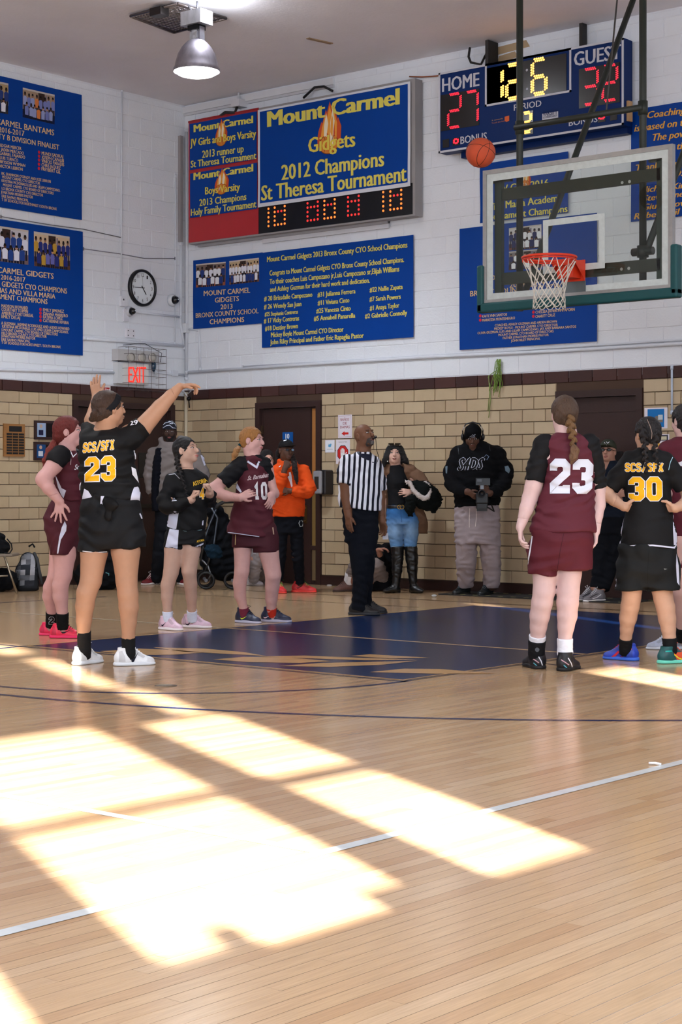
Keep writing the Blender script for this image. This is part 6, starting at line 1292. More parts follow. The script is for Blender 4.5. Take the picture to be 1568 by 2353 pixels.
# ---- black braid player, number 4
def braidgirl():
    p = Person('player with black braid in long sleeved black number 4 jersey, fists at chest', zof(1448), (196, 160, 142), feet=[(385, 1447), (441, 1442)]); p.start(425)
    p.trunk([(1080, 420, 446, .9), (1094, 398, 460), (1120, 396, 466), (1150, 398, 466), (1180, 396, 466), (1215, 390, 464), (1245, 388, 462)], .66)
    p.head(428, 1035, 66, 14, 0, 1.0, neck=(428, 1082, 31))
    p.limb([(396, 1106, 30, .05), (382, 1150, 28, .08), (388, 1166, 26, .1)]); p.limb([(386, 1164, 26, .1), (415, 1160, 24, .2), (441, 1148, 17, .26)]); p.hand(440, 1149, D(.35, .9, .1), D(.9, -.1, -.2), curl=(1.2, 1.25, 1.3, 1.3), spread=.05, dz=.26, side=-1, sc=.92)
    p.limb([(462, 1106, 30, -.05), (482, 1148, 25, -.02), (482, 1132, 19, .12)]); p.hand(483, 1134, D(-.25, .9, .2), D(-.8, .1, .3), curl=(1.2, 1.25, 1.3, 1.3), spread=.05, dz=.14, side=1, sc=.92)
    p.limb([(408, 1220, 38), (400, 1262, 44), (393, 1315, 35), (385, 1345, 31), (384, 1372, 27), (385, 1400, 20), (386, 1430, 19)]); p.limb([(441, 1220, 36), (440, 1262, 43), (435, 1312, 34), (438, 1342, 30), (440, 1372, 26), (441, 1400, 20), (441, 1426, 19)]); p.body()
    p.face(iris=(50, 34, 24), gaze=(.3, .9), brow=(34, 24, 22), lip=(188, 110, 105)); HB = (22, 19, 22)
    p.hair(HB, thick=.009, face=(0, .10, -.03), fr=(.075, .078, .092)); p.braid([(408, 1045, .03), (407, 1064, .06), (412, 1080, .12), (418, 1100, .15), (425, 1120, .16), (430, 1142, .18)], .019, .011, HB)
    S = Sdf(); S.loft(p.rows([(1077, 414, 450, .95), (1086, 402, 460, .8), (1096, 390, 468), (1120, 388, 474), (1150, 390, 476), (1180, 388, 475), (1205, 384, 474), (1221, 383, 472)], .66, .003), k=.03, hem=(p.P(425, 1219), D(.0, -1)))
    S.chain(p.nodes([(396, 1104, 34, .04), (380, 1150, 31, .08), (384, 1165, 31, .1)], .004), k=.03, ks=.03); S.chain(p.nodes([(384, 1166, 30, .1), (412, 1161, 27, .2), (438, 1150, 21, .25)], .004), k=.03, cut1=True); S.chain(p.nodes([(460, 1104, 34, -.05), (481, 1150, 29, -.02), (482, 1136, 24, .08)], .004), k=.03, cut1=True)
    o, b = p.make('jersey', S, BLK, M_JER, .005, .07, .0092); M = p.mark(o, b); M.text('ASTORIA', [(445, 1117), (478, 1107), (472, 1099), (442, 1108)], (222, 180, 60), .05); M.block('4', [(459, 1147), (471, 1146), (471, 1120), (460, 1121)], GOLD, WHT, .08)
    M.line([(388, 1091), (402, 1089), (413, 1100)], 1.5, (150, 150, 160)); M.poly([(395, 1152), (400, 1143), (407, 1151)], LIL); M.poly([(389, 1178), (402, 1174), (411, 1178), (405, 1218), (385, 1210), (383, 1203), (387, 1195)], LIL); M.line([(412, 1219), (440, 1222), (464, 1217)], 1.6, (150, 190, 200)); M.poly([(465, 1197), (468, 1195), (467, 1207), (464, 1207)], LIL); M.done()
    S = Sdf(); S.loft(p.rows([(1208, 388, 469), (1230, 386, 470), (1250, 384, 468)], .68, .004), k=.02); S.chain(p.nodes([(404, 1225, 48), (400, 1260, 49)], .0), k=.02, cut1=True); S.chain(p.nodes([(447, 1222, 46), (448, 1255, 46)], .0), k=.02, cut1=True)
    o, b = p.make('shorts', S, BLK, M_JER, .004, .07, .0092); M = p.mark(o, b); M.poly([(390, 1215), (411, 1218), (408, 1262), (380, 1257), (385, 1235)], LIL); M.text('ASTORIA', [(452, 1247), (469, 1243), (469, 1238), (452, 1242)], (222, 180, 60), .04); M.poly([(429, 1260), (448, 1256), (468, 1247), (467, 1251), (448, 1262), (429, 1265)], LIL); M.done()
    for L_ in ([(385, 1405, 21), (386, 1430, 22)], [(441, 1402, 21), (442, 1426, 22)]): p.sock(L_, (214, 222, 240))
    PK = (222, 190, 208); o, b = p.shoe(385, 1447, 48, .26, PK, (236, 228, 232), (220, 200, 214)); M = p.mark(o, b); swoosh(M, 376, 1435, 12, 12, (44, 34, 50)); M.done()
    o, b = p.shoe(441, 1442, 74, .26, PK, (236, 228, 232), (220, 200, 214)); M = p.mark(o, b); swoosh(M, 434, 1433, 16, 14, (44, 34, 50)); M.done()
braidgirl()
# ---- blonde player, number 10
def blonde():
    p = Person('blonde ponytailed player in maroon number 10 jersey, hand on her waist', zof(1434), (206, 162, 156), feet=[(562, 1431), (624, 1429)]); p.start(588)
    p.trunk([(1052, 568, 598, .9), (1066, 545, 612), (1100, 546, 616), (1140, 548, 618), (1180, 540, 622), (1215, 538, 626), (1248, 545, 626)], .62)
    p.head(580, 1012, 68, 2, 0, .98, neck=(583, 1058, 33), mouth=.002)
    p.limb([(550, 1070, 32, .03), (520, 1100, 30, .05), (492, 1122, 27, .06), (489, 1128, 27, .06)]); p.limb([(489, 1127, 27, .06), (520, 1140, 25, .14), (553, 1144, 17, .22)]); p.hand(551, 1144, D(.85, .42, .0), D(.1, -.2, -1), curl=(.25, .35, .4, .45), spread=.1, dz=.22, side=-1, sc=.95, thumb=.7)
    p.limb([(613, 1070, 30, -.03), (622, 1105, 22, -.05), (631, 1135, 20, -.03)]); p.limb([(631, 1134, 20, -.03), (622, 1138, 16, .09)]); p.hand(627, 1134, D(-.25, -.9, .15), D(-.5, 0, -.7), curl=(.25, .3, .3, .3), spread=.08, dz=.09, side=1, sc=.9)
    p.limb([(564, 1220, 36), (558, 1262, 41), (556, 1312, 34), (551, 1340, 31), (552, 1368, 27), (560, 1398, 19), (564, 1425, 18)]); p.limb([(608, 1220, 38), (618, 1270, 46), (628, 1320, 37), (626, 1348, 33), (624, 1375, 28), (624, 1400, 21), (628, 1420, 20)]); p.body()
    p.face(iris=(80, 90, 100), gaze=(.2, .5), brow=(130, 90, 60), lip=(190, 105, 108)); HC = (168, 116, 62)
    p.hair(HC, thick=.012, face=(0, .10, -.035), fr=(.073, .077, .096)); S = Sdf(); S.chain(p.nodes([(551, 1025, 9, .0), (544, 1035, 14, .02), (539, 1046, 13, .03), (535, 1057, 7, .03)]), ks=.01); p.make('ponytail', S, (176, 126, 76), M_HAIR, .0025, .03, .005)
    mb = MB(); mb.sphere(p.P(551, 1024, .0), (.016, .016, .02), (20, 60, 70), 10, 8); mb.build('hair_tie', M_CLOTH, p.t)
    S = Sdf(); S.loft(p.rows([(1046, 566, 600, 1.), (1056, 552, 608, .8), (1068, 546, 612), (1090, 546, 616), (1115, 544, 617), (1140, 541, 620), (1165, 535, 624), (1195, 528, 628), (1222, 521, 632), (1242, 521, 634)], .66, .002), k=.03, hem=(p.P(575, 1231), D(-.12, -1)))
    o, b = p.make('jersey', S, MAR, M_JER, .005, .09, .0092); M = p.mark(o, b)
    M.line([(569, 1060), (590, 1074), (596, 1060)], 4.5, LIL); M.text('St. Barnabas', [(569, 1104), (617, 1096), (617, 1086), (570, 1094)], (210, 190, 195), .03, shear=.3); M.block('10', [(584, 1148), (615, 1148), (613, 1107), (583, 1111)], (222, 222, 228)); M.poly([(539, 1104), (545, 1110), (556, 1130), (553, 1132), (543, 1122)], LIL); M.line([(521, 1223), (545, 1226), (575, 1230), (596, 1233)], 1.6, LIL); M.done()
    S = Sdf(); S.chain(p.nodes([(556, 1068, 40, .02), (538, 1084, 40, .04), (512, 1108, 37, .05)], .002), k=.03, cut1=True); S.chain(p.nodes([(608, 1068, 34, -.02), (620, 1104, 24, -.05)], .003), k=.03, cut1=True); S.loft(p.rows([(1043, 568, 600, 1.), (1058, 546, 612), (1080, 547, 614)], .62, -.002), k=.03); p.make('undershirt', S, (14, 15, 20), M_JER, .003, .06, .0092)
    S = Sdf(); S.loft(p.rows([(1212, 538, 628), (1240, 538, 634), (1255, 538, 638)], .62), k=.02); S.chain(p.nodes([(558, 1225, 48), (557, 1258, 46)], .002), k=.02, cut1=True); S.chain(p.nodes([(610, 1225, 60), (612, 1268, 60)], .0), k=.02, cut1=True); o, b = p.make('shorts', S, (66, 24, 34), M_JER, .004, .09, .0092)
    M = p.mark(o, b); M.line([(542, 1228), (541, 1252)], 1.6, (200, 180, 130)); M.line([(627, 1212), (629, 1228)], 2.5, (190, 160, 140)); M.done()
    p.sock([(560, 1396, 20), (564, 1424, 21)], (110, 40, 60)); p.sock([(624, 1396, 21), (626, 1416, 18)], (196, 50, 34))
    NV = (34, 40, 66); LS = (176, 176, 198)
    for (x, y, yw, sx, sy) in ((562, 1431, 52, 560, 1420), (624, 1429, 76, 613, 1418)):
        o, b = p.shoe(x, y, yw, .27, NV, LS, (24, 28, 44), .015); M = p.mark(o, b); swoosh(M, sx, sy, 16, 8, (215, 235, 60) if x < 600 else (220, 190, 200)); M.done()
blonde()
# ---- maroon number 23 seen from behind
def maroon23():
    p = Person('tall player in maroon number 23 jersey with brown plait, seen from behind', zof(1541), (208, 178, 176), feet=[(1233, 1535), (1302, 1540)]); p.start(1298)
    p.trunk([(996, 1284, 1320, .9), (1012, 1252, 1350), (1040, 1250, 1362), (1100, 1256, 1360), (1150, 1244, 1360), (1200, 1232, 1362), (1240, 1240, 1350, .5), (1275, 1256, 1332, .4)], .64)
    p.head(1297, 953, 186, 2, 0, 1.02, neck=(1302, 1002, 46), dz=-.02)
    p.limb([(1252, 1022, 46), (1235, 1080, 42), (1226, 1118, 39), (1218, 1145, 36), (1210, 1170, 32, .03), (1196, 1212, 20, .05)]); p.hand(1196, 1210, D(-.02, -1, .1), D(.9, 0, .1), curl=(.35, .42, .48, .5), spread=.06, dz=.05, side=-1, thumb=.5)
    p.limb([(1354, 1022, 46, 0), (1368, 1080, 38, -.03), (1375, 1125, 34, -.05), (1376, 1160, 32, -.05), (1372, 1185, 28, -.03), (1370, 1222, 19, 0)]); p.hand(1370, 1220, D(-.08, -1, .0), D(-.9, 0, .1), curl=(.4, .45, .5, .5), spread=.05, dz=.0, side=1, sc=.95)
    p.limb([(1264, 1235, 52), (1252, 1318, 54), (1250, 1360, 49), (1246, 1385, 48), (1241, 1415, 46), (1238, 1440, 39), (1236, 1464, 33), (1233, 1512, 30)]); p.limb([(1312, 1235, 52), (1309, 1316, 56), (1307, 1360, 50), (1305, 1385, 50), (1304, 1415, 46), (1301, 1440, 38), (1299, 1466, 31), (1300, 1518, 29)]); p.body()
    HB = (78, 58, 44); p.hair(HB, thick=.013); p.braid([(1309, 958, .11), (1312, 975, .115), (1316, 998, .14), (1318, 1014, .15), (1319, 1022, .15)], .027, .019, (112, 82, 50))
    S = Sdf(); S.chain(p.nodes([(1318, 1022, 10, .15), (1321, 1036, 20, .155), (1319, 1050, 19, .155), (1314, 1064, 7, .15)]), ks=.01); p.make('plait_end', S, (116, 86, 62), M_HAIR, .002, .03, .005); mb = MB(); mb.tube([p.P(1311, 1021, .15), p.P(1325, 1022, .15)], .012, (20, 18, 20), 8); mb.build('hair_tie', M_CLOTH, p.t)
    MR = (88, 34, 47)
    S = Sdf(); S.loft(p.rows([(993, 1281, 1322, 1.), (1003, 1262, 1342, .85), (1014, 1245, 1358), (1040, 1250, 1366), (1075, 1253, 1366), (1110, 1252, 1364), (1145, 1239, 1366), (1175, 1231, 1367), (1200, 1224, 1368), (1212, 1220, 1370), (1222, 1221, 1369)], .66, .003), k=.03, hem=(p.P(1296, 1222), D(0, -1)))
    o, b = p.make('jersey', S, MR, M_JER, .006, .08, .0092); M = p.mark(o, b); M.block('23', [(1265, 1133), (1360, 1133), (1364, 1057), (1265, 1055)], (214, 218, 232), None, t=.235, gap=.09); M.line([(1241, 1014), (1250, 1022), (1256, 1034)], 1.6, (190, 180, 190)); M.done()
    S = Sdf(); S.chain(p.nodes([(1252, 1022, 52), (1238, 1066, 48), (1229, 1106, 46)], .001), k=.03, cut1=True); S.chain(p.nodes([(1354, 1022, 52), (1367, 1070, 44, -.03), (1377, 1121, 38, -.05)], .001), k=.03, cut1=True); p.make('undershirt', S, (10, 11, 15), M_JER, .003, .06, .0092)
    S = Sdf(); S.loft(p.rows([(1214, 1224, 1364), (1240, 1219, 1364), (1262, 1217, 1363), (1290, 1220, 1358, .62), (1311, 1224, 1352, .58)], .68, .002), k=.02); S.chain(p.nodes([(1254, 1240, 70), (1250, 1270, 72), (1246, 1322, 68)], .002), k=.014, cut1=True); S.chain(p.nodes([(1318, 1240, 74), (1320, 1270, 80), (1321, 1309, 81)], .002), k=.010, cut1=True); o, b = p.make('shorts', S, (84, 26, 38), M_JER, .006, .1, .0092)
    M = p.mark(o, b); M.line([(1224, 1232), (1219, 1265), (1213, 1298)], 3, WHT); M.line([(1296, 1226), (1288, 1265), (1281, 1311)], 1.1, (52, 14, 24), .0012); M.done()  # thin dark centre line paints the crease along the back seam
    p.sock([(1236, 1460, 36), (1235, 1476, 34)], WHT); p.sock([(1235, 1470, 37), (1233, 1500, 33), (1232, 1515, 32)], (18, 19, 24), 'ankle_brace', .007); p.sock([(1299, 1467, 33), (1299, 1500, 31), (1300, 1518, 30)], WHT)
    mb = MB(); c = p.P(1235, 1493, .055); mb.disc(c, .014, -F3, (70, 74, 82), 16, .002); mb.build('brace_badge', M_SATIN, p.t)
    for (x, y, yw, col) in ((1233, 1535, 196, (120, 150, 190)), (1302, 1540, 152, (150, 190, 205))):
        o, b = p.shoe(x, y, yw, .27, (22, 22, 28), (16, 16, 20), (30, 30, 36), .0); M = p.mark(o, b, 'shoe_pattern'); dx = x-1302 if x > 1280 else x-1226
        for (a0, b0, a1, b1, c) in ((-12, -22, 6, -12, (190, 150, 160)), (-6, -10, 10, 4, (90, 170, 190)), (4, -26, 14, -6, (215, 215, 225)), (-14, -4, -4, 2, (90, 120, 180))): M.line([(x+a0, y+b0-2), (x+(a0+a1)/2+2, y+(b0+b1)/2), (x+a1, y+b1)], 2.2, c)
        M.done()
maroon23()
# ---- black number 30
def black30():
    p = Person('player in black number 30 jersey with two plaits, hands on hips, right side', zof(1524), (198, 158, 134), feet=[(1440, 1517), (1540, 1524)]); p.start(1487)
    p.trunk([(1036, 1470, 1504, .9), (1050, 1446, 1530), (1090, 1442, 1534), (1130, 1444, 1534), (1165, 1444, 1538), (1215, 1438, 1548), (1260, 1446, 1538, .5), (1295, 1458, 1524, .4)], .64)
    p.head(1488, 999, 200, -4, 0, 1.0, neck=(1487, 1045, 40))
    p.limb([(1448, 1062, 40), (1415, 1100, 36, -.02), (1388, 1130, 30, -.02)]); p.limb([(1388, 1130, 30, -.02), (1412, 1150, 26, .03), (1436, 1166, 18, .08)]); p.hand(1434, 1164, D(.8, -.1, -.75), D(.6, -.3, .1), curl=(.2, .25, .3, .3), spread=.1, dz=.08, side=-1, sc=.95, thumb=.9)
    p.limb([(1530, 1062, 42), (1562, 1100, 38, -.02), (1588, 1140, 32, -.02)]); p.limb([(1588, 1138, 30, -.02), (1572, 1160, 27, .04), (1552, 1168, 19, .1)]); p.hand(1554, 1168, D(-.8, .05, -.65), D(-.6, -.3, .1), curl=(.2, .25, .3, .3), spread=.1, dz=.1, side=1, sc=.95, thumb=.9)
    p.limb([(1460, 1275, 50), (1453, 1355, 46), (1452, 1374, 43), (1449, 1392, 43), (1444, 1420, 40), (1441, 1445, 31), (1439, 1466, 27), (1437, 1500, 26)]); p.limb([(1516, 1275, 50), (1522, 1355, 47), (1525, 1375, 44), (1530, 1395, 43), (1534, 1422, 40), (1537, 1445, 33), (1539, 1466, 29), (1541, 1508, 27)]); p.body()
    HB = (24, 20, 22); ho, hb = p.hair(HB, thick=.011)
    M = p.mark(ho, hb, 'hair_partings', M_SKIN)
    for pts in ([(1464, 969), (1473, 982), (1478, 1000), (1480, 1012)], [(1488, 964), (1495, 980), (1499, 995), (1498, 1008)]): M.line(pts, 1.3, (150, 130, 118))
    M.done()
    p.braid([(1470, 975, .085), (1478, 995, .12), (1483, 1020, .115), (1484, 1056, .14), (1489, 1086, .14)], .026, .011, (30, 25, 26)); p.braid([(1507, 975, .075), (1508, 1000, .11), (1504, 1020, .11), (1508, 1056, .13), (1514, 1070, .13)], .026, .010, (28, 24, 25))
    S = Sdf(); S.loft(p.rows([(1029, 1466, 1510, 1.), (1040, 1452, 1526, .85), (1052, 1440, 1536), (1090, 1436, 1540), (1130, 1436, 1541), (1160, 1441, 1543), (1185, 1437, 1548), (1220, 1430, 1553), (1262, 1425, 1557)], .66, .002), k=.03, hem=(p.P(1490, 1260), D(0, -1)))
    S.chain(p.nodes([(1450, 1060, 46), (1420, 1096, 44, -.02), (1402, 1122, 42, -.02)]), k=.03, cut1=True); S.chain(p.nodes([(1528, 1060, 46), (1556, 1096, 44, -.02), (1572, 1122, 42, -.02)]), k=.03, cut1=True)
    o, b = p.make('jersey', S, (11, 12, 15), M_JER, .004, .09, .0092); M = p.mark(o, b); M.block('SCS/SFX', [(1437, 1084), (1525, 1084), (1525, 1064), (1437, 1064)], GOLD, WHT, .09, gap=.06); M.block('30', [(1446, 1150), (1522, 1150), (1521, 1097), (1446, 1097)], GOLD, WHT, .06, t=.22, gap=.09)
    M.line([(1548, 1047), (1541, 1062), (1537, 1080)], 1.6, (150, 190, 205)); M.line([(1425, 1258), (1460, 1254), (1500, 1253), (1555, 1259)], 3.5, LIL); M.line([(1434, 1190), (1429, 1222), (1425, 1257)], 2, LIL); M.poly([(1547, 1172), (1554, 1182), (1557, 1258), (1549, 1256), (1547, 1215)], LIL); M.done()
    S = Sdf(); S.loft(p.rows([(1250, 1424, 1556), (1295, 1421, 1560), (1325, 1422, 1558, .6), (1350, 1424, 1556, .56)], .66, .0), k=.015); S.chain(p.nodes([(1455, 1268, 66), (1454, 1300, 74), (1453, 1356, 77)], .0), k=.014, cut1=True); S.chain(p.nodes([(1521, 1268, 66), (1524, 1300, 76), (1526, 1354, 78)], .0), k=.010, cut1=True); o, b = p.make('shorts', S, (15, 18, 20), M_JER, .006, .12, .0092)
    M = p.mark(o, b); M.poly([(1555, 1272), (1560, 1300), (1562, 1346), (1556, 1338), (1554, 1300)], LIL); M.line([(1417, 1330), (1416, 1348)], 2, LIL); M.line([(1492, 1264), (1489, 1310), (1488, 1350)], 1.2, (4, 5, 6), .0012); M.poly([(1526, 1306), (1534, 1307), (1528, 1310)], (120, 124, 120)); M.done()  # dark line down the middle is a painted crease at the seam
    p.sock([(1439, 1466, 29), (1438, 1490, 27), (1437, 1503, 28)], (18, 19, 22)); p.sock([(1539, 1466, 31), (1541, 1495, 28), (1542, 1510, 29)], (18, 19, 22))
    o, b = p.shoe(1440, 1517, 232, .26, (40, 70, 190), (60, 110, 220), (220, 60, 60)); M = p.mark(o, b, 'shoe_pattern'); M.line([(1423, 1497), (1414, 1506), (1406, 1512)], 5, (206, 50, 60)); M.line([(1432, 1492), (1446, 1488), (1452, 1492)], 2.2, (235, 70, 60)); M.line([(1420, 1512), (1432, 1508), (1440, 1500)], 3, (110, 50, 120)); M.done()
    o, b = p.shoe(1540, 1524, 112, .26, (30, 86, 88), (110, 214, 190), (230, 90, 60)); M = p.mark(o, b, 'shoe_pattern'); M.poly([(1549, 1500), (1568, 1498), (1575, 1520), (1556, 1516)], (216, 84, 50)); M.line([(1550, 1504), (1560, 1512), (1572, 1516)], 2.4, (232, 224, 60)); M.line([(1530, 1497), (1545, 1496)], 3, (40, 170, 160)); M.done()
black30()
def edge_player():
    p = Person('dark-haired player in maroon cut off by the right edge of the photo', zof(1500), (206, 170, 164), feet=[(1568, 1492), (1614, 1500)]); p.start(1585)
    p.trunk([(1008, 1562, 1592, .9), (1025, 1530, 1622), (1070, 1530, 1620), (1130, 1545, 1615), (1190, 1548, 1622), (1240, 1552, 1628), (1290, 1555, 1628)], .64)
    p.head(1572, 968, 205, 0, 0, 1.0, neck=(1575, 1012, 36)); p.limb([(1532, 1040, 40), (1520, 1090, 34, -.05), (1535, 1135, 28, .0)]); p.limb([(1620, 1040, 40), (1636, 1100, 34), (1640, 1160, 24)]); p.hand(1640, 1158, D(0, -1, .1), D(-.8, 0, .1), side=1)
    p.hand(1536, 1134, D(.6, -.7, -.3), D(.5, 0, .3), side=-1, sc=.9)
    p.limb([(1574, 1250, 62), (1570, 1320, 44), (1566, 1360, 40), (1568, 1395, 38), (1568, 1440, 25), (1568, 1470, 24)]); p.limb([(1612, 1250, 62), (1614, 1320, 44), (1614, 1360, 40), (1616, 1395, 38), (1616, 1440, 25), (1616, 1480, 24)]); p.body()
    p.hair((26, 20, 22), thick=.014, extra=lambda S, L, sc: S.ball(L(0, -.075, -.06), (.055, .045, .09), .03, 1, p.hA), low=-.14)
    S = Sdf(); S.loft(p.rows([(1004, 1552, 1598, 1.), (1016, 1532, 1622, .8), (1030, 1518, 1634), (1080, 1524, 1630), (1130, 1540, 1622), (1200, 1546, 1628), (1290, 1550, 1636)], .66, .002), k=.03); S.chain(p.nodes([(1534, 1036, 46), (1518, 1076, 42, -.04)]), k=.03, cut1=True); o, b = p.make('jersey', S, (88, 30, 44), M_JER, .004, .09, .009); M = p.mark(o, b); M.poly([(1557, 1064), (1572, 1058), (1572, 1070), (1562, 1072)], WHT); M.done()
    S = Sdf(); S.loft(p.rows([(1280, 1552, 1634), (1304, 1552, 1634)], .66), k=.015); S.chain(p.nodes([(1574, 1270, 54), (1574, 1304, 54)]), k=.02, cut1=True); S.chain(p.nodes([(1612, 1270, 54), (1612, 1304, 54)]), k=.02, cut1=True); p.make('shorts', S, (88, 30, 44), M_JER, .004, .09, .009)
    p.sock([(1568, 1440, 27), (1568, 1472, 26)], BLK); p.sock([(1616, 1440, 27), (1616, 1480, 26)], BLK)
    p.shoe(1540, 1492, 268, .25, (180, 190, 212), (206, 214, 226)); p.shoe(1612, 1500, 120, .26, (200, 206, 220), (226, 228, 232))
edge_player()
# ================================================================ OFFICIAL AND BYSTANDERS
M_STRIPE = mat('striped_cloth', (226, 228, 238), .75, spec=.25)
_nt = M_STRIPE.node_tree; _N = _nt.nodes; _g = _N.new('ShaderNodeNewGeometry'); _dp = _N.new('ShaderNodeVectorMath'); _dp.operation = 'DOT_PRODUCT'; _dp.inputs[1].default_value = tuple(R3*.97-U3*.06)
_nz = _N.new('ShaderNodeTexNoise'); _nz.inputs['Scale'].default_value = 5.; _ad = _N.new('ShaderNodeMath'); _ad.operation = 'MULTIPLY_ADD'; _ad.inputs[1].default_value = .02
_m1 = _N.new('ShaderNodeMath'); _m1.operation = 'MULTIPLY'; _m1.inputs[1].default_value = 1/.047; _fr = _N.new('ShaderNodeMath'); _fr.operation = 'FRACT'; _gt = _N.new('ShaderNodeMath'); _gt.operation = 'GREATER_THAN'; _gt.inputs[1].default_value = .55
_mx = _N.new('ShaderNodeMix'); _mx.data_type = 'RGBA'; _mx.inputs[6].default_value = (*lin((222, 226, 238)), 1); _mx.inputs[7].default_value = (*lin((20, 20, 34)), 1); _l = _nt.links
_l.new(_g.outputs['Position'], _dp.inputs[0]); _l.new(_g.outputs['Position'], _nz.inputs['Vector']); _l.new(_nz.outputs['Fac'], _ad.inputs[0]); _l.new(_dp.outputs['Value'], _ad.inputs[2]); _l.new(_ad.outputs[0], _m1.inputs[0]); _l.new(_m1.outputs[0], _fr.inputs[0]); _l.new(_fr.outputs[0], _gt.inputs[0]); _l.new(_gt.outputs[0], _mx.inputs[0]); _l.new(_mx.outputs[2], _N['Principled BSDF'].inputs['Base Color'])
def referee():
    p = Person('bald bearded referee in striped shirt and black trousers with whistle in mouth', zof(1414), (112, 76, 56), .0095, .0046, feet=[(826, 1413), (842, 1409)]); p.start(835)
    p.trunk([(1042, 818, 850, .9), (1056, 794, 864), (1100, 788, 870), (1160, 788, 870), (1200, 794, 866)], .62)
    p.head(838, 1002, 42, 20, 0, 1.03, neck=(834, 1050, 33), male=True, mouth=.006)
    p.limb([(793, 1066, 30, .05), (794, 1110, 26, .08), (795, 1140, 24, .08), (801, 1185, 18, .1)]); p.hand(801, 1183, D(.05, -1, .05), D(.5, 0, -.6), curl=(.12, .16, .2, .22), spread=.05, dz=.1, side=1, sc=1.02, thumb=.4)
    p.limb([(864, 1068, 30, -.06), (872, 1110, 26, -.1), (874, 1145, 23, -.1), (878, 1198, 16, -.06)]); p.hand(878, 1197, D(.15, -1, .05), D(-.5, 0, .6), curl=(.3, .4, .5, .6), spread=.05, dz=-.06, side=-1, sc=1.0, thumb=.5)
    p.limb([(817, 1215, 34), (824, 1270, 28), (829, 1330, 24), (825, 1395, 20)]); p.limb([(848, 1215, 34), (844, 1270, 28), (841, 1330, 24), (840, 1393, 20)]); p.body(); p.face(iris=(40, 26, 20), gaze=(.2, .9), brow=(40, 30, 28), lip=(120, 70, 66))
    mb = MB(); ray = lambda x, z: (p.L(x, .2, z), -p.hA[1])
    decal(mb, p.bvh, [(-.044, -.055), (-.026, -.050), (0, -.047), (.026, -.050), (.044, -.055), (.046, -.09), (.028, -.112), (-.028, -.112), (-.046, -.09)], [tuple(range(9))], (66, 58, 56), .006, .0006, ray); decal(mb, p.bvh, [(-.016, -.076), (.016, -.076), (.018, -.105), (-.018, -.105)], [(0, 1, 2, 3)], (120, 116, 114), .006, .0007, ray); mb.build('grey_beard', M_HAIR, p.t)
    mb = MB(); decal(mb, p.bvh, [(-.024, -.0665), (0, -.0585), (.024, -.0665), (0, -.0795)], [(0, 1, 2, 3)], (120, 74, 68), .006, .0018, ray); mb.build('lips', M_SKIN, p.t)
    S = Sdf(); S.loft(p.rows([(1036, 820, 850, .95), (1046, 808, 858, .85), (1057, 791, 868), (1075, 782, 875), (1100, 779, 877), (1130, 778, 878), (1158, 778, 877), (1173, 782, 876)], .66, .002), k=.03, hem=(p.P(830, 1170), D(-.1, -1)))
    S.chain(p.nodes([(800, 1064, 40, .05), (794, 1088, 37, .07), (792, 1111, 34, .08)], .004), k=.03, cut1=True); S.chain(p.nodes([(860, 1066, 34, -.05), (872, 1100, 30, -.09), (874, 1124, 30, -.1)], .003), k=.03, cut1=True); o, b = p.make('striped_shirt', S, WHT, M_STRIPE, .004, .1)
    M = p.mark(o, b); M.poly([(820, 1031), (829, 1042), (845, 1052), (852, 1044), (854, 1058), (846, 1058), (829, 1050), (818, 1038)], (22, 24, 44)); M.line([(779, 1112), (792, 1115), (806, 1113)], 5, (20, 20, 30)); M.poly([(855, 1061), (866, 1063), (866, 1065), (855, 1063)], (30, 30, 50)); M.done()
    NVY = (17, 20, 28); S = Sdf(); S.loft(p.rows([(1158, 786, 870), (1185, 787, 870), (1215, 790, 869), (1245, 793, 867)], .6), k=.03); S.chain(p.nodes([(817, 1215, 46), (824, 1270, 42), (829, 1330, 37), (826, 1390, 36), (824, 1402, 42)]), k=.03, cut1=True); S.chain(p.nodes([(848, 1215, 44), (844, 1270, 40), (841, 1330, 35), (838, 1388, 33), (841, 1400, 36)]), k=.03, cut1=True); p.make('trousers', S, NVY, M_FLEECE, .004, .08)
    BK = (20, 22, 26); p.shoe(842, 1409, 80, .29, BK, (30, 32, 38), (18, 18, 20)); p.shoe(826, 1413, 72, .29, BK, (34, 36, 42), (18, 18, 20))
    m = p.L(0, .112, -.066); mb = MB(); f = p.hA[1]; mb.tube([p.L(0, .09, -.066), p.L(0, .125, -.064)], .008, (16, 14, 18), 8); mb.sphere(p.L(.0, .132, -.06), .014, (18, 16, 20), 12, 8); mb.build('whistle', M_GLOSS, p.t)
    mb = MB(); mb.tube([p.L(.0, .13, -.07), p.P(866, 1035, .1), p.P(871, 1050, .1), p.P(867, 1062, .08)], .003, (24, 20, 22), 5); mb.build('whistle_lanyard', M_CLOTH, p.t)
    mb = MB(); mb.box(p.P(886, 1232, -.04), (.05, .02, .06), (190, 190, 200), ax=[R3, F3, U3]); mb.build('held_paper', M_PRINT, p.t)
referee()
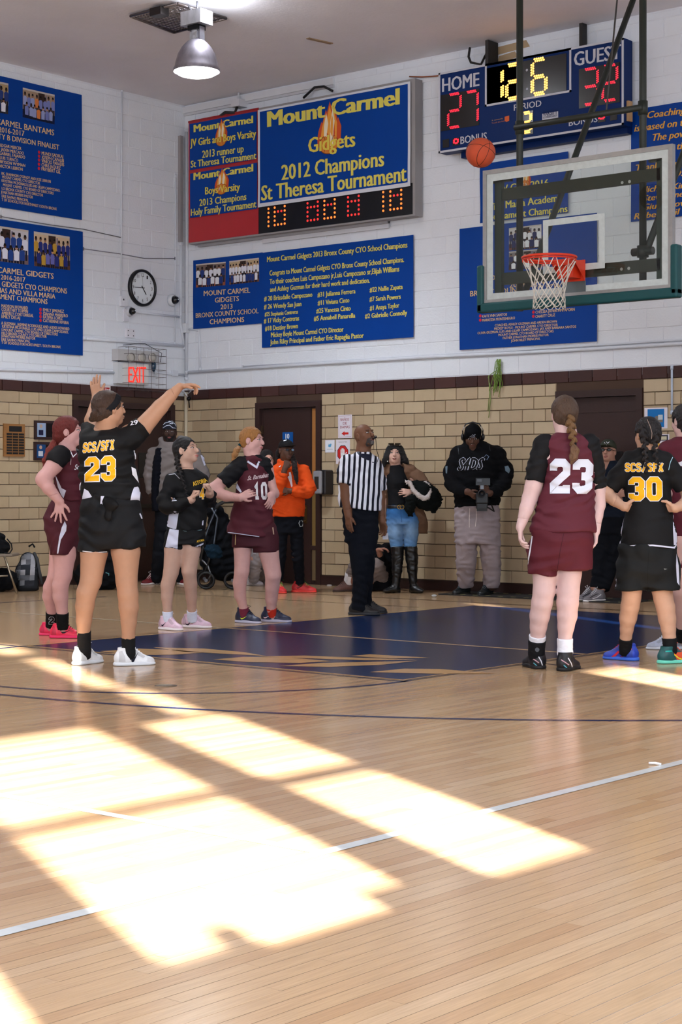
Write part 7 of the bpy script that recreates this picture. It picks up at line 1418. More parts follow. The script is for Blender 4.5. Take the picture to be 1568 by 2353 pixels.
def woman():
    p = Person('woman in black turtleneck, jeans and tall black boots with sunglasses on her head', 19.2, (200, 160, 144), .0105, .0052); p.start(918)
    p.trunk([(1072, 897, 924, .9), (1082, 890, 942), (1110, 889, 940), (1145, 893, 938), (1170, 892, 944), (1195, 894, 948)], .6)
    p.head(907, 1046, -2, 16, 0, 1.02, neck=(910, 1078, 24)); p.limb([(936, 1088, 16, .0), (966, 1112, 15, .05), (975, 1130, 14, .08)]); p.limb([(975, 1130, 18, .08), (960, 1133, 15, .14), (944, 1131, 11, .2)]); p.hand(945, 1131, D(-.95, .1, .15), D(.0, -.3, -1), curl=(.25, .3, .35, .4), spread=.15, dz=.2, side=1, sc=.9)
    p.limb([(894, 1088, 14, -.0), (884, 1130, 14, -.05), (882, 1170, 14, -.05), (884, 1205, 10, -.05)]); p.hand(884, 1205, D(0, -1, 0), D(.8, 0, 0), sc=.85, dz=-.05)
    p.limb([(911, 1200, 26), (911, 1257, 21), (912, 1300, 17), (910, 1345, 12)]); p.limb([(940, 1200, 26), (943, 1257, 21), (947, 1300, 17), (950, 1345, 12)]); p.body(); p.face(iris=(44, 34, 30), gaze=(-.1, .8), brow=(30, 22, 22), lip=(128, 66, 66), browz=.028)
    HB = (16, 14, 16); p.hair(HB, thick=.013, face=(0, .098, -.035), fr=(.062, .072, .086), low=-.3, extra=lambda S, L, sc: (S.chain([(p.P(896, 1032, .02), .036), (p.P(890, 1048, .03), .038), (p.P(885, 1060, .04), .034), (p.P(881, 1072, .05), .018)], k=.05), S.chain([(p.P(920, 1032, .0), .036), (p.P(926, 1048, .0), .038), (p.P(932, 1058, .02), .034), (p.P(938, 1064, .02), .016)], k=.05), S.ball(L(0, -.05, -.08), (.085, .06, .10), .04, 1, p.hA), S.ball(L(0, .095, -.05), (.060, .075, .10), .012, -1, p.hA)))
    mb = MB(); L = p.L
    for sx in (-1, 1): mb.box(L(sx*.036, .074, .096), (.062, .012, .036), (14, 14, 18), ax=[p.hA[0], p.hA[1], p.hA[2]*.8+p.hA[1]*.6]); mb.sphere(L(sx*.06, .082, .09), .006, (230, 225, 210), 6, 4); mb.tube([L(sx*.066, .07, .098), L(sx*.088, -.02, .07)], .003, (14, 14, 18), 5)
    mb.build('sunglasses', M_GLOSS, p.t); mb = MB(); mb.sphere(p.P(891, 1060, .09), .006, (235, 232, 228), 8, 6); mb.build('earring', M_GLOSS, p.t)
    S = Sdf(); S.chain([(p.P(909, 1068, .03), .058), (p.P(910, 1080, .02), .062)], k=.03, cut0=True); S.loft(p.rows([(1072, 894, 928, .9), (1082, 888, 938), (1110, 888, 940, .75), (1125, 890, 938), (1145, 892, 938), (1166, 892, 942)], .66), k=.02); p.make('turtleneck', S, (13, 14, 18), M_CLOTH, .001, .05)
    JN = (90, 128, 170); S = Sdf(); S.loft(p.rows([(1160, 890, 945), (1180, 888, 954), (1205, 889, 960)], .64), k=.02); S.chain(p.nodes([(908, 1200, 39), (909, 1225, 36), (912, 1257, 29)]), k=.006, cut1=True); S.chain(p.nodes([(943, 1200, 40), (944, 1225, 36), (943, 1257, 29)]), k=.006, cut1=True)
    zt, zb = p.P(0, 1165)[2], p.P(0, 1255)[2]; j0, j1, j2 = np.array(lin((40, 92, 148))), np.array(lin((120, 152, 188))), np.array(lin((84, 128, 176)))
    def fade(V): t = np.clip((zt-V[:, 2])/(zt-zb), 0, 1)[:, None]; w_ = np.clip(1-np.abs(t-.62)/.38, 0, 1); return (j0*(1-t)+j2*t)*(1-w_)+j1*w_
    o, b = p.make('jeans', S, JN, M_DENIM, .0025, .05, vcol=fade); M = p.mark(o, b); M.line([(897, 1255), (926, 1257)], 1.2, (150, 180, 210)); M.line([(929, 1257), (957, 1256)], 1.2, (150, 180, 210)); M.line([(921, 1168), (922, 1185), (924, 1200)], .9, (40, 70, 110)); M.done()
    S = Sdf(); S.loft(p.rows([(1160, 889, 946), (1168, 889, 948)], .66, .004), k=.01); o, b = p.make('belt', S, (20, 18, 20), M_LEATHER); mb = MB(); c = p.P(921, 1165, .125)
    for dx, r in ((-.012, .022), (.016, .022)): mb.tube([c+R3*(dx+r*math.cos(a))+U3*r*math.sin(a) for a in [k*math.pi/8+(.4 if dx < 0 else 2.7) for k in range(14)]], .0035, (196, 150, 70), 6)
    mb.build('double_ring_buckle', M_METAL, o)
    for nm, a, yw in (('boot', [(914, 1255, 30), (914, 1285, 26), (913, 1310, 23), (911, 1335, 17), (909, 1352, 17)], -62), ('boot', [(944, 1255, 30), (947, 1285, 27), (948, 1310, 23), (950, 1335, 17), (951, 1352, 17)], 42)):
        S = Sdf(); S.chain(p.nodes(a, .002), cut0=True); g = p.P(a[-1][0], 1120); g = np.array([g[0], g[1], 0]); y = math.radians(yw); f = -F3*math.cos(y)+R3*math.sin(y); r = np.cross(f, U3); A = [r, f, U3]
        S.ball(g+f*.03+U3*.045, (.038, .07, .04), .03, 1, A); S.ball(g+f*.10+U3*.028, (.036, .06, .027), .03, 1, A); S.chain([(g-f*.03+U3*.05, .03), (g-f*.035+U3*.0, .027)], k=.01); S.box(g-U3*.1, (.3, .3, .102), .001, .003, -1, A); p.make('boot', S, (14, 14, 16), M_LEATHER, .0025, .04)
    CT = (112, 84, 66); S = Sdf(); S.chain(p.nodes([(940, 1080, 27, -.02), (962, 1098, 27, .02), (982, 1120, 25, .06)], .004), k=.03); S.chain(p.nodes([(982, 1120, 25, .06), (968, 1130, 23, .1)], .004), k=.02); S.chain(p.nodes([(893, 1078, 22, -.04), (884, 1110, 22, -.06), (880, 1160, 19, -.07), (882, 1200, 17, -.07)], .004), k=.03, cut1=True)
    S.loft(p.rows([(1066, 888, 938, .9, -.04), (1074, 882, 950, .8, -.04), (1086, 879, 962, .7, -.05), (1120, 879, 962, .5, -.1), (1160, 880, 972, .5, -.12), (1200, 880, 984, .45, -.12), (1226, 882, 984, .45, -.12)], .6), k=.02); S.loft(p.rows([(1056, 897, 926, 1.2, .06), (1080, 896, 930, 1.3, .09), (1110, 893, 940, 1.3, .09), (1160, 890, 952, 1.3, .1), (1235, 886, 962, 1.4, .1)], 1.), k=.01, mode=-1)
    p.make('long_coat', S, CT, M_FLEECE, .004, .08)
woman()
def jacket():
    P = lambda x, y, dz=0.: atZ(x, y, 19.2-dz); p = Person('x', 19.2, (0, 0, 0), .009); og = P(980, 1165, .1); t = thing('jacket', 'black puffer jacket with pale fur trim carried over the woman\'s arm', 'jacket', tuple(og)); p.t = t
    S = Sdf(); S.chain(p.nodes([(955, 1115, 24, .16), (975, 1125, 40, .16), (990, 1140, 44, .12), (1000, 1155, 30, .1)]), k=.03); S.chain(p.nodes([(945, 1150, 26, .24), (942, 1168, 24, .24), (943, 1180, 16, .22)]), k=.03); S.chain(p.nodes([(965, 1145, 44, .16), (985, 1160, 30, .12), (998, 1172, 14, .1)]), k=.03); S.chain(p.nodes([(1000, 1140, 24, .08), (1014, 1148, 8, .08)]), k=.02)
    p.make('padded_shell', S, (14, 18, 18), M_FLEECE, .006, .05); S = Sdf(); S.chain(p.nodes([(934, 1107, 6, .26), (942, 1108, 8, .26), (950, 1126, 10, .27), (962, 1138, 11, .27), (974, 1145, 11, .26), (984, 1142, 10, .24), (988, 1128, 10, .22), (984, 1115, 10, .2), (978, 1108, 7, .2)]), ks=.004)
    r = random.Random(3); base = [(934, 1107, .26), (942, 1108, .26), (950, 1126, .27), (962, 1138, .27), (974, 1145, .26), (984, 1142, .24), (988, 1128, .22), (984, 1115, .2), (978, 1108, .2)]
    o, b = p.make('fur_trim', S, (196, 186, 182), M_FLEECE, .003, .02, .006); mb = MB()
    for k in range(260):
        q = r.random()*(len(base)-1.01); i = int(q); f = q-i; a = P(base[i][0]*(1-f)+base[i+1][0]*f, base[i][1]*(1-f)+base[i+1][1]*f, base[i][2]*(1-f)+base[i+1][2]*f); d = np.array([r.gauss(0, 1) for _ in range(3)]); d /= np.linalg.norm(d); mb.tube([a+d*.018, a+d*.034+[0, 0, -.006]], [.005, .001], (206, 198, 194), 3, caps=False)
    mb.build('fur_tufts', M_FLEECE, o, 'stuff')
jacket()
def photographer():
    p = Person('photographer in black hoodie and grey sweatpants looking down at his camera', zof(1369), (92, 64, 52), .0105, .0052, feet=[(1066, 1366), (1120, 1368)]); p.start(1095)
    p.trunk([(1018, 1078, 1112, .9), (1030, 1052, 1140), (1060, 1048, 1146), (1110, 1048, 1148), (1165, 1050, 1146), (1200, 1052, 1144)], .68)
    p.head(1087, 1003, -6, -20, 0, 1.05, .10, neck=(1094, 1030, 32), male=True); p.limb([(1052, 1042, 30, 0), (1040, 1085, 28, .02), (1042, 1112, 26, .06)]); p.limb([(1042, 1112, 26, .06), (1060, 1128, 22, .18), (1076, 1130, 15, .26)]); p.hand(1076, 1129, D(.75, -.6, .35), D(.5, .3, -.6), curl=(.3, .35, .4, .45), spread=.16, dz=.27, side=1, sc=1.0, thumb=.6)
    p.limb([(1144, 1042, 30, 0), (1160, 1085, 28, .02), (1156, 1112, 26, .06)]); p.limb([(1156, 1112, 26, .06), (1138, 1130, 22, .18), (1124, 1134, 15, .26)]); p.hand(1124, 1134, D(-.55, .5, .35), D(-.5, .1, -.6), curl=(.5, .6, .7, .7), spread=.1, dz=.26, side=-1, sc=1.0, thumb=.6)
    p.limb([(1072, 1200, 40), (1072, 1290, 34), (1070, 1340, 26)]); p.limb([(1124, 1200, 40), (1128, 1290, 34), (1130, 1345, 26)]); p.body(); p.face(iris=(30, 20, 18), gaze=(0, -.8), brow=(24, 16, 14), lip=(110, 66, 62))
    mb = MB(); ray = lambda x, z: (p.L(x, .2, z), -p.hA[1]); decal(mb, p.bvh, [(-.03, -.060), (0, -.047), (.03, -.060), (.026, -.052), (0, -.043), (-.026, -.052)], [(0, 1, 2, 3, 4, 5)], (26, 18, 16), .006, .001, ray); mb.build('moustache', M_HAIR, p.t)
    BK = (13, 13, 16); S = Sdf(); S.ball(p.L(0, .0, .045), (.096, .112, .098), .03, 1, p.hA); S.ball(p.L(0, -.06, -.06), (.10, .08, .09), .05, 1, p.hA); S.ball(p.L(0, .11, -.05), (.062, .075, .085), .012, -1, p.hA)
    S.loft(p.rows([(1016, 1072, 1118, .95), (1028, 1050, 1140, .75), (1045, 1044, 1148), (1075, 1042, 1152), (1110, 1042, 1152), (1140, 1044, 1150), (1168, 1046, 1148)], .7, .002), k=.05, hem=(p.P(1095, 1163), D(.05, -1)))
    S.chain(p.nodes([(1054, 1042, 36, 0), (1038, 1085, 36, .02), (1040, 1112, 33, .06)], .002), k=.03, ks=.03); S.chain(p.nodes([(1040, 1112, 32, .06), (1058, 1128, 28, .18), (1073, 1131, 20, .24)], .002), k=.03, cut1=True); S.chain(p.nodes([(1142, 1042, 36, 0), (1162, 1085, 36, .02), (1158, 1110, 33, .06)], .002), k=.03, ks=.03); S.chain(p.nodes([(1158, 1110, 32, .06), (1140, 1130, 28, .18), (1127, 1134, 20, .24)], .002), k=.03, cut1=True)
    S.ball(p.L(0, .10, -.06), (.058, .085, .075), .015, -1, p.hA)
    o, b = p.make('hooded_sweatshirt', S, BK, M_FLEECE, .005, .08); M = p.mark(o, b); wl = (200, 205, 220)
    M.text('S4DS', [(1053, 1081), (1108, 1079), (1113, 1053), (1056, 1053)], BK, .05, edge=wl, shear=.2); M.line([(1113, 1050), (1118, 1045), (1124, 1049), (1119, 1057)], 1.3, (110, 125, 150)); M.poly([(1160, 1072), (1168, 1070), (1173, 1080), (1170, 1088), (1162, 1082)], (96, 112, 124)); M.line([(1053, 1026), (1055, 1044)], 1.6, (40, 44, 48)); M.line([(1124, 1020), (1127, 1036)], 1.6, (40, 44, 48)); M.poly([(1024, 1072), (1029, 1071), (1028, 1088), (1025, 1087)], (96, 112, 124)); M.done()
    S = Sdf(); A = p.hA; S.ball(p.L(0, .004, .04), (.080, .102, .085), .02, 1, A); S.box(p.L(0, 0, -.16), (.2, .2, .185), .002, .004, -1, A); o, b = p.make('beanie', S, (16, 16, 20), M_CLOTH, .001, .03, .006); M = p.mark(o, b); M.text('S4DS', [(1074, 1007), (1092, 1005), (1093, 998), (1075, 999)], (150, 155, 170), .03, shear=.2); M.done()
    mb = MB(); L = p.L; mb.tube([L(-.1, .0, -.01), L(-.104, .0, .07), L(-.07, .0, .135), L(0, .0, .155), L(.07, .0, .135), L(.104, .0, .07), L(.1, .0, -.01)], .008, (24, 24, 28), 8)
    for sx in (-1, 1): mb.sphere(L(sx*.105, .0, -.005), (.02, .035, .04), (20, 20, 24), 12, 8, A); mb.tube([L(sx*.085, .01, .11), L(sx*.104, .01, .07)], .006, (190, 180, 170), 6)
    mb.build('headphones', M_SATIN, p.t)
    GP = (150, 138, 142); S = Sdf(); S.loft(p.rows([(1156, 1046, 1147), (1185, 1044, 1149), (1220, 1045, 1150), (1250, 1047, 1150)], .62), k=.02); S.chain(p.nodes([(1072, 1235, 50), (1072, 1290, 46), (1071, 1330, 38), (1071, 1345, 34)], .002), k=.015, cut1=True); S.chain(p.nodes([(1125, 1235, 50), (1129, 1290, 44), (1131, 1330, 38), (1130, 1350, 34)], .002), k=.015, cut1=True); o, b = p.make('sweatpants', S, GP, M_FLEECE, .005, .07)
    M = p.mark(o, b); M.line([(1080, 1168), (1079, 1190), (1079, 1212)], 1.3, (220, 210, 205)); M.line([(1095, 1168), (1095, 1190), (1093, 1210)], 1.3, (220, 210, 205)); M.done()
    p.shoe(1066, 1366, -38, .29, (18, 24, 26), (14, 16, 18), (90, 100, 110)); p.shoe(1120, 1368, -30, .29, (18, 24, 26), (14, 16, 18), (90, 100, 110))
    P = p.P; ct = thing('camera', 'black camera with flash held by the photographer', 'camera', tuple(P(1108, 1172, .36))); A = [R3, F3, U3]
    mb = MB(); mb.box(P(1108, 1145, .38), (.13, .07, .11), (20, 20, 23), A); mb.box(P(1108, 1163, .36), (.12, .07, .07), (18, 18, 20), A); o = mb.build('camera_body', M_SATIN, ct); bv = o.modifiers.new('r', 'BEVEL'); bv.width = .01; bv.segments = 2
    mb = MB(); mb.lathe(P(1107, 1134, .44), [(.04, -.03), (.042, .03), (.036, .05), (.034, .03), (0, .02)], (16, 16, 20), 24, [R3, U3, -F3]); mb.build('lens', M_GLOSS, ct)
    mb = MB(); mb.box(P(1110, 1107, .38), (.15, .06, .075), (40, 44, 48), A); mb.box(P(1108, 1119, .38), (.035, .035, .045), (150, 160, 170), A); mb.box(P(1102, 1104, .42), (.05, .01, .03), (84, 88, 94), A); o = mb.build('flash_unit', M_SATIN, ct)
    mb = MB(); mb.box(P(1108, 1171, .38), (.11, .06, .03), (24, 26, 28), A); mb.tube([P(1120, 1165, .4), P(1136, 1175, .34), P(1130, 1160, .3)], .008, (16, 16, 18), 5); mb.build('grip_and_strap', M_RUBBER, ct)
photographer()
def orange():
    p = Person('person in orange hoodie and black cap with hand on chin by the door', zof(1363), (88, 60, 48), .0105, .0052, feet=[(640, 1362), (690, 1361)]); p.start(665)
    p.trunk([(1064, 648, 674, .9), (1078, 634, 696), (1110, 632, 694), (1150, 634, 694), (1190, 636, 692), (1215, 638, 690)], .66)
    p.head(658, 1036, 28, 4, 0, 1.0, .02, neck=(661, 1068, 24)); p.limb([(636, 1084, 24, .02), (634, 1120, 23, .1), (640, 1130, 22, .12)]); p.limb([(640, 1130, 22, .12), (648, 1105, 18, .18), (655, 1076, 12, .2)]); p.hand(655, 1077, D(.35, .9, -.1), D(-.2, .2, -1), curl=(1.1, 1.2, 1.2, 1.2), spread=.05, dz=.2, side=-1, sc=.95)
    p.limb([(698, 1084, 24, .0), (711, 1125, 23, .05), (708, 1130, 22, .06)]); p.limb([(708, 1130, 22, .06), (690, 1130, 18, .16), (668, 1128, 12, .2)]); p.hand(668, 1128, D(-1, .1, 0), D(0, 0, -1), curl=(.4, .5, .5, .5), dz=.18, side=1, sc=.9)
    p.limb([(646, 1215, 30), (643, 1280, 24), (640, 1345, 15)]); p.limb([(680, 1215, 30), (684, 1280, 24), (690, 1342, 15)]); p.body(); p.face(iris=(20, 16, 16), brow=(24, 18, 16), lip=(110, 70, 64))
    S = Sdf(); A = p.hA; S.ball(p.L(0, -.002, .05), (.083, .102, .082), .02, 1, A); S.box(p.L(0, 0, -.155), (.2, .2, .19), .002, .004, -1, A); S.ball(p.L(0, .115, .045), (.062, .06, .008), .008, 1, A); o, b = p.make('baseball_cap', S, (15, 15, 18), M_CLOTH, .0008, .03, .006); M = p.mark(o, b); M.poly([(652, 1012), (659, 1010), (659, 1012), (652, 1014)], WHT); M.done()
    S = Sdf(); r = random.Random(4)
    for a in ([(644, 1028, 8, -.06), (638, 1040, 9, -.06), (636, 1058, 6, -.05)], [(668, 1042, 8, .02), (674, 1062, 8, .1), (676, 1080, 8, .16), (680, 1100, 7, .18), (683, 1112, 4, .18)], [(672, 1040, 7, .0), (679, 1062, 7, .1), (682, 1085, 7, .16), (684, 1105, 5, .17)], [(645, 1034, 8, -.08), (642, 1050, 8, -.08), (646, 1062, 6, -.06)]): S.chain(p.nodes(a), k=.004)
    p.make('dreadlocks', S, (26, 18, 18), M_HAIR, .003, .02, .006)
    mb = MB(); L = p.L
    for sx in (-1, 1): mb.tube([L(sx*.034+.019*math.cos(a), .096, .002+.014*math.sin(a)) for a in [k*math.pi/6 for k in range(12)]], .0022, (20, 20, 24), 5, closed=True); mb.tube([L(sx*.053, .092, .004), L(sx*.08, .0, .006)], .002, (20, 20, 24), 5); mb.quad([L(sx*.034+.017*math.cos(a), .0955, .002+.012*math.sin(a)) for a in [k*math.pi/5 for k in range(10)]], (120, 150, 180) if sx < 0 else (40, 44, 54))
    mb.tube([L(-.015, .098, .004), L(.015, .098, .004)], .002, (20, 20, 24), 5); mb.build('eyeglasses', M_GLOSS, p.t)
    OR2 = (212, 76, 26); S = Sdf(); S.loft(p.rows([(1062, 644, 678, .95), (1070, 636, 690, .8), (1080, 628, 700), (1105, 626, 700), (1140, 627, 700), (1170, 627, 701), (1187, 628, 699)], .7, .002), k=.03); S.chain(p.nodes([(645, 1062, 18, -.02), (660, 1070, 22, .04), (676, 1064, 16, -.02)]), k=.03)
    S.chain(p.nodes([(636, 1082, 28, .02), (632, 1118, 28, .1), (640, 1129, 27, .13)], .003), k=.03, ks=.02); S.chain(p.nodes([(640, 1129, 26, .13), (646, 1108, 24, .17), (652, 1086, 19, .19)], .003), k=.02, cut1=True); S.chain(p.nodes([(698, 1082, 28, .0), (712, 1122, 28, .05), (706, 1131, 27, .08)], .003), k=.03, ks=.02); S.chain(p.nodes([(706, 1131, 27, .08), (686, 1130, 24, .17), (670, 1128, 18, .2)], .003), k=.02, cut1=True)
    o, b = p.make('orange_hoodie', S, OR2, M_FLEECE, .004, .06); M = p.mark(o, b, 'white_figure_logo'); M.poly([(664, 1086), (668, 1085), (670, 1092), (671, 1100), (672, 1110), (673, 1120), (670, 1120), (667, 1110), (664, 1102), (661, 1096), (665, 1093)], WHT); M.poly([(641, 1072), (646, 1069), (645, 1072), (641, 1074)], WHT); M.done()
    S = Sdf(); S.loft(p.rows([(1182, 630, 698), (1210, 631, 697), (1225, 632, 696)], .64), k=.02); S.chain(p.nodes([(646, 1220, 33), (644, 1280, 28), (641, 1335, 20)]), k=.02, cut1=True); S.chain(p.nodes([(681, 1220, 33), (685, 1280, 28), (690, 1340, 21)]), k=.02, cut1=True); o, b = p.make('joggers', S, (15, 17, 24), M_FLEECE, .003, .06); M = p.mark(o, b); M.line([(690, 1196), (687, 1202), (690, 1210), (695, 1209), (697, 1201), (693, 1195)], 1.6, (170, 180, 185)); M.done()
    RD = (206, 44, 48); p.shoe(641, 1362, 22, .27, RD, (220, 60, 50), (90, 220, 110)); o, b = p.shoe(690, 1361, 76, .28, RD, (222, 56, 48), (60, 200, 90)); M = p.mark(o, b); swoosh(M, 688, 1350, 14, 6, (40, 16, 20)); M.done()
orange()
def beanie_man():
    p = Person('bearded man in patterned beanie and grey hoodie standing near the corner', 20.7, (60, 42, 36), .0105, .0052, feet=[(352, 1343), (418, 1343)]); p.start(395)
    p.trunk([(1020, 374, 410, .9), (1036, 352, 446), (1080, 350, 450), (1130, 354, 446), (1170, 360, 440), (1200, 362, 438)], .62)
    p.head(390, 992, 3, 0, 0, 1.06, neck=(392, 1030, 30), male=True); p.limb([(354, 1046, 28), (346, 1095, 26), (352, 1140, 20)]); p.hand(352, 1140, D(0, -1, 0), D(.8, 0, 0)); p.limb([(446, 1046, 30), (462, 1095, 28), (458, 1140, 22, .1)]); p.hand(458, 1140, D(0, -1, 0), D(-.8, 0, 0), dz=.1)
    p.limb([(376, 1210, 36), (366, 1280, 28), (354, 1335, 20)]); p.limb([(420, 1210, 36), (418, 1280, 28), (418, 1335, 20)]); p.body(); p.face(iris=(20, 14, 14), brow=(20, 14, 14), lip=(150, 92, 90))
    mb = MB(); ray = lambda x, z: (p.L(x, .2, z), -p.hA[1]); decal(mb, p.bvh, [(-.058, -.02), (-.046, -.052), (-.02, -.054), (0, -.052), (.02, -.054), (.046, -.052), (.058, -.02), (.055, -.08), (.03, -.115), (-.03, -.115), (-.055, -.08)], [tuple(range(11))], (16, 12, 12), .006, .0004, ray); decal(mb, p.bvh, [(-.02, -.0665), (0, -.059), (.02, -.0665), (0, -.078)], [(0, 1, 2, 3)], (160, 100, 98), .006, .002, ray); mb.build('beard', M_HAIR, p.t)
    S = Sdf(); A = p.hA; S.ball(p.L(0, -.004, .045), (.086, .104, .092), .02, 1, A); S.box(p.L(0, 0, -.15), (.2, .2, .182), .002, .004, -1, A); o, b = p.make('patterned_beanie', S, (26, 28, 38), M_CLOTH, .001, .03, .006); M = p.mark(o, b, 'swirl_pattern'); wl = (186, 192, 204)
    for L_ in ([(371, 980), (380, 972), (392, 969), (402, 974), (405, 980)], [(372, 985), (383, 978), (390, 977), (397, 983), (405, 984)], [(377, 966), (386, 962), (396, 962), (403, 967)], [(386, 971), (392, 966), (399, 969), (396, 974), (390, 973)], [(374, 974), (380, 967), (384, 966)]): M.line(L_, 1.3, wl)
    M.done()
    GH = (118, 110, 108); S = Sdf(); S.loft(p.rows([(1016, 374, 412, 1.), (1026, 362, 430, .8), (1038, 348, 452), (1070, 346, 456), (1110, 348, 454), (1145, 352, 450)], .62, .002), k=.03); S.chain(p.nodes([(373, 1012, 18, -.06), (376, 1028, 22, .04), (390, 1038, 18, .1), (405, 1028, 22, .04), (416, 1010, 20, -.06)]), k=.03); S.chain(p.nodes([(446, 1044, 34), (465, 1090, 34), (462, 1135, 28, .06)], .002), k=.03, cut1=True); S.chain(p.nodes([(354, 1044, 32), (345, 1090, 30), (350, 1135, 24)], .002), k=.03, cut1=True)
    o, b = p.make('grey_hoodie', S, GH, M_FLEECE, .005, .08); M = p.mark(o, b, 'pass_label'); M.poly([(461, 1046), (470, 1048), (476, 1068), (469, 1070)], (206, 206, 224)); M.line([(464, 1055), (471, 1054)], .8, (90, 90, 110)); M.line([(466, 1062), (473, 1061)], .8, (90, 90, 110)); M.done()
    S = Sdf(); S.loft(p.rows([(1030, 358, 378, 2., .04), (1060, 352, 378, 2.2, .04), (1100, 349, 374, 2.2, .04), (1145, 348, 368, 2.2, .04), (1175, 350, 372, 2.2, .04)], 2.), k=.02); p.make('open_black_vest', S, (13, 15, 24), M_FLEECE, .004, .06)
    S = Sdf(); S.loft(p.rows([(1130, 352, 450), (1180, 356, 444), (1220, 356, 440)], .6), k=.03); S.chain(p.nodes([(378, 1210, 42), (368, 1280, 36), (358, 1334, 30)]), k=.03, cut1=True); S.chain(p.nodes([(420, 1210, 42), (419, 1280, 36), (418, 1334, 30)]), k=.03, cut1=True); p.make('dark_trousers', S, (22, 24, 30), M_FLEECE, .004, .08)
    for x in (352, 418): p.shoe(x, 1343, -38 if x < 400 else 20, .28, (110, 26, 34), (224, 214, 212), (220, 210, 210))
beanie_man()
def hidden_girl():
    p = Person('dark-haired girl half hidden behind the blonde player, in pale clothes and striped shoes', 20.2, (206, 158, 140), .011, .0055, feet=[(578, 1345), (600, 1340)]); p.start(595)
    p.trunk([(1078, 600, 622, .9), (1090, 584, 626), (1130, 582, 624), (1170, 580, 622), (1210, 580, 620)], .62); p.head(614, 1056, 18, 0, 0, .98, neck=(609, 1086, 22)); p.limb([(584, 1096, 20), (574, 1130, 18), (580, 1160, 14, .1)]); p.hand(580, 1160, D(0, -1, 0), D(.8, 0, 0), sc=.85, dz=.1); p.limb([(624, 1096, 20), (628, 1130, 18), (622, 1160, 14)]); p.hand(622, 1160, D(0, -1, 0), D(-.8, 0, 0), sc=.85)
    p.limb([(588, 1220, 30), (584, 1280, 24), (579, 1330, 16)]); p.limb([(610, 1220, 30), (606, 1280, 24), (601, 1330, 16)]); p.body(); p.face(iris=(40, 26, 22), brow=(30, 20, 20), lip=(170, 90, 90)); p.hair((22, 18, 20), thick=.013, low=-.3, extra=lambda S, L, sc: S.ball(L(0, -.05, -.09), (.07, .05, .1), .03, 1, p.hA))
    S = Sdf(); S.loft(p.rows([(1076, 598, 624, .95), (1088, 582, 628), (1130, 580, 627), (1180, 578, 625), (1212, 578, 624)], .64), k=.03); S.chain(p.nodes([(585, 1094, 24), (573, 1130, 23), (578, 1155, 20, .08)], .002), k=.02, cut1=True); S.chain(p.nodes([(623, 1094, 24), (629, 1130, 22), (624, 1155, 18)], .002), k=.02, cut1=True); p.make('pale_jacket', S, (150, 156, 172), M_FLEECE, .004, .06)
    S = Sdf(); S.loft(p.rows([(1205, 576, 624), (1240, 575, 624)], .64), k=.03); S.chain(p.nodes([(590, 1225, 34), (588, 1285, 32), (583, 1334, 27)]), k=.02, cut1=True); S.chain(p.nodes([(608, 1225, 34), (607, 1285, 30), (602, 1332, 26)]), k=.02, cut1=True); p.make('grey_sweatpants', S, (168, 162, 166), M_FLEECE, .006, .05)
    o, b = p.shoe(578, 1345, 58, .25, (206, 196, 200), (190, 180, 176), (220, 220, 220)); M = p.mark(o, b, 'black_stripes'); 
    for k in range(3): M.line([(580+k*4, 1341), (584+k*4, 1334)], 1.5, (20, 20, 24))
    M.done(); p.shoe(602, 1340, 70, .25, (206, 196, 206), (200, 190, 200))
hidden_girl()
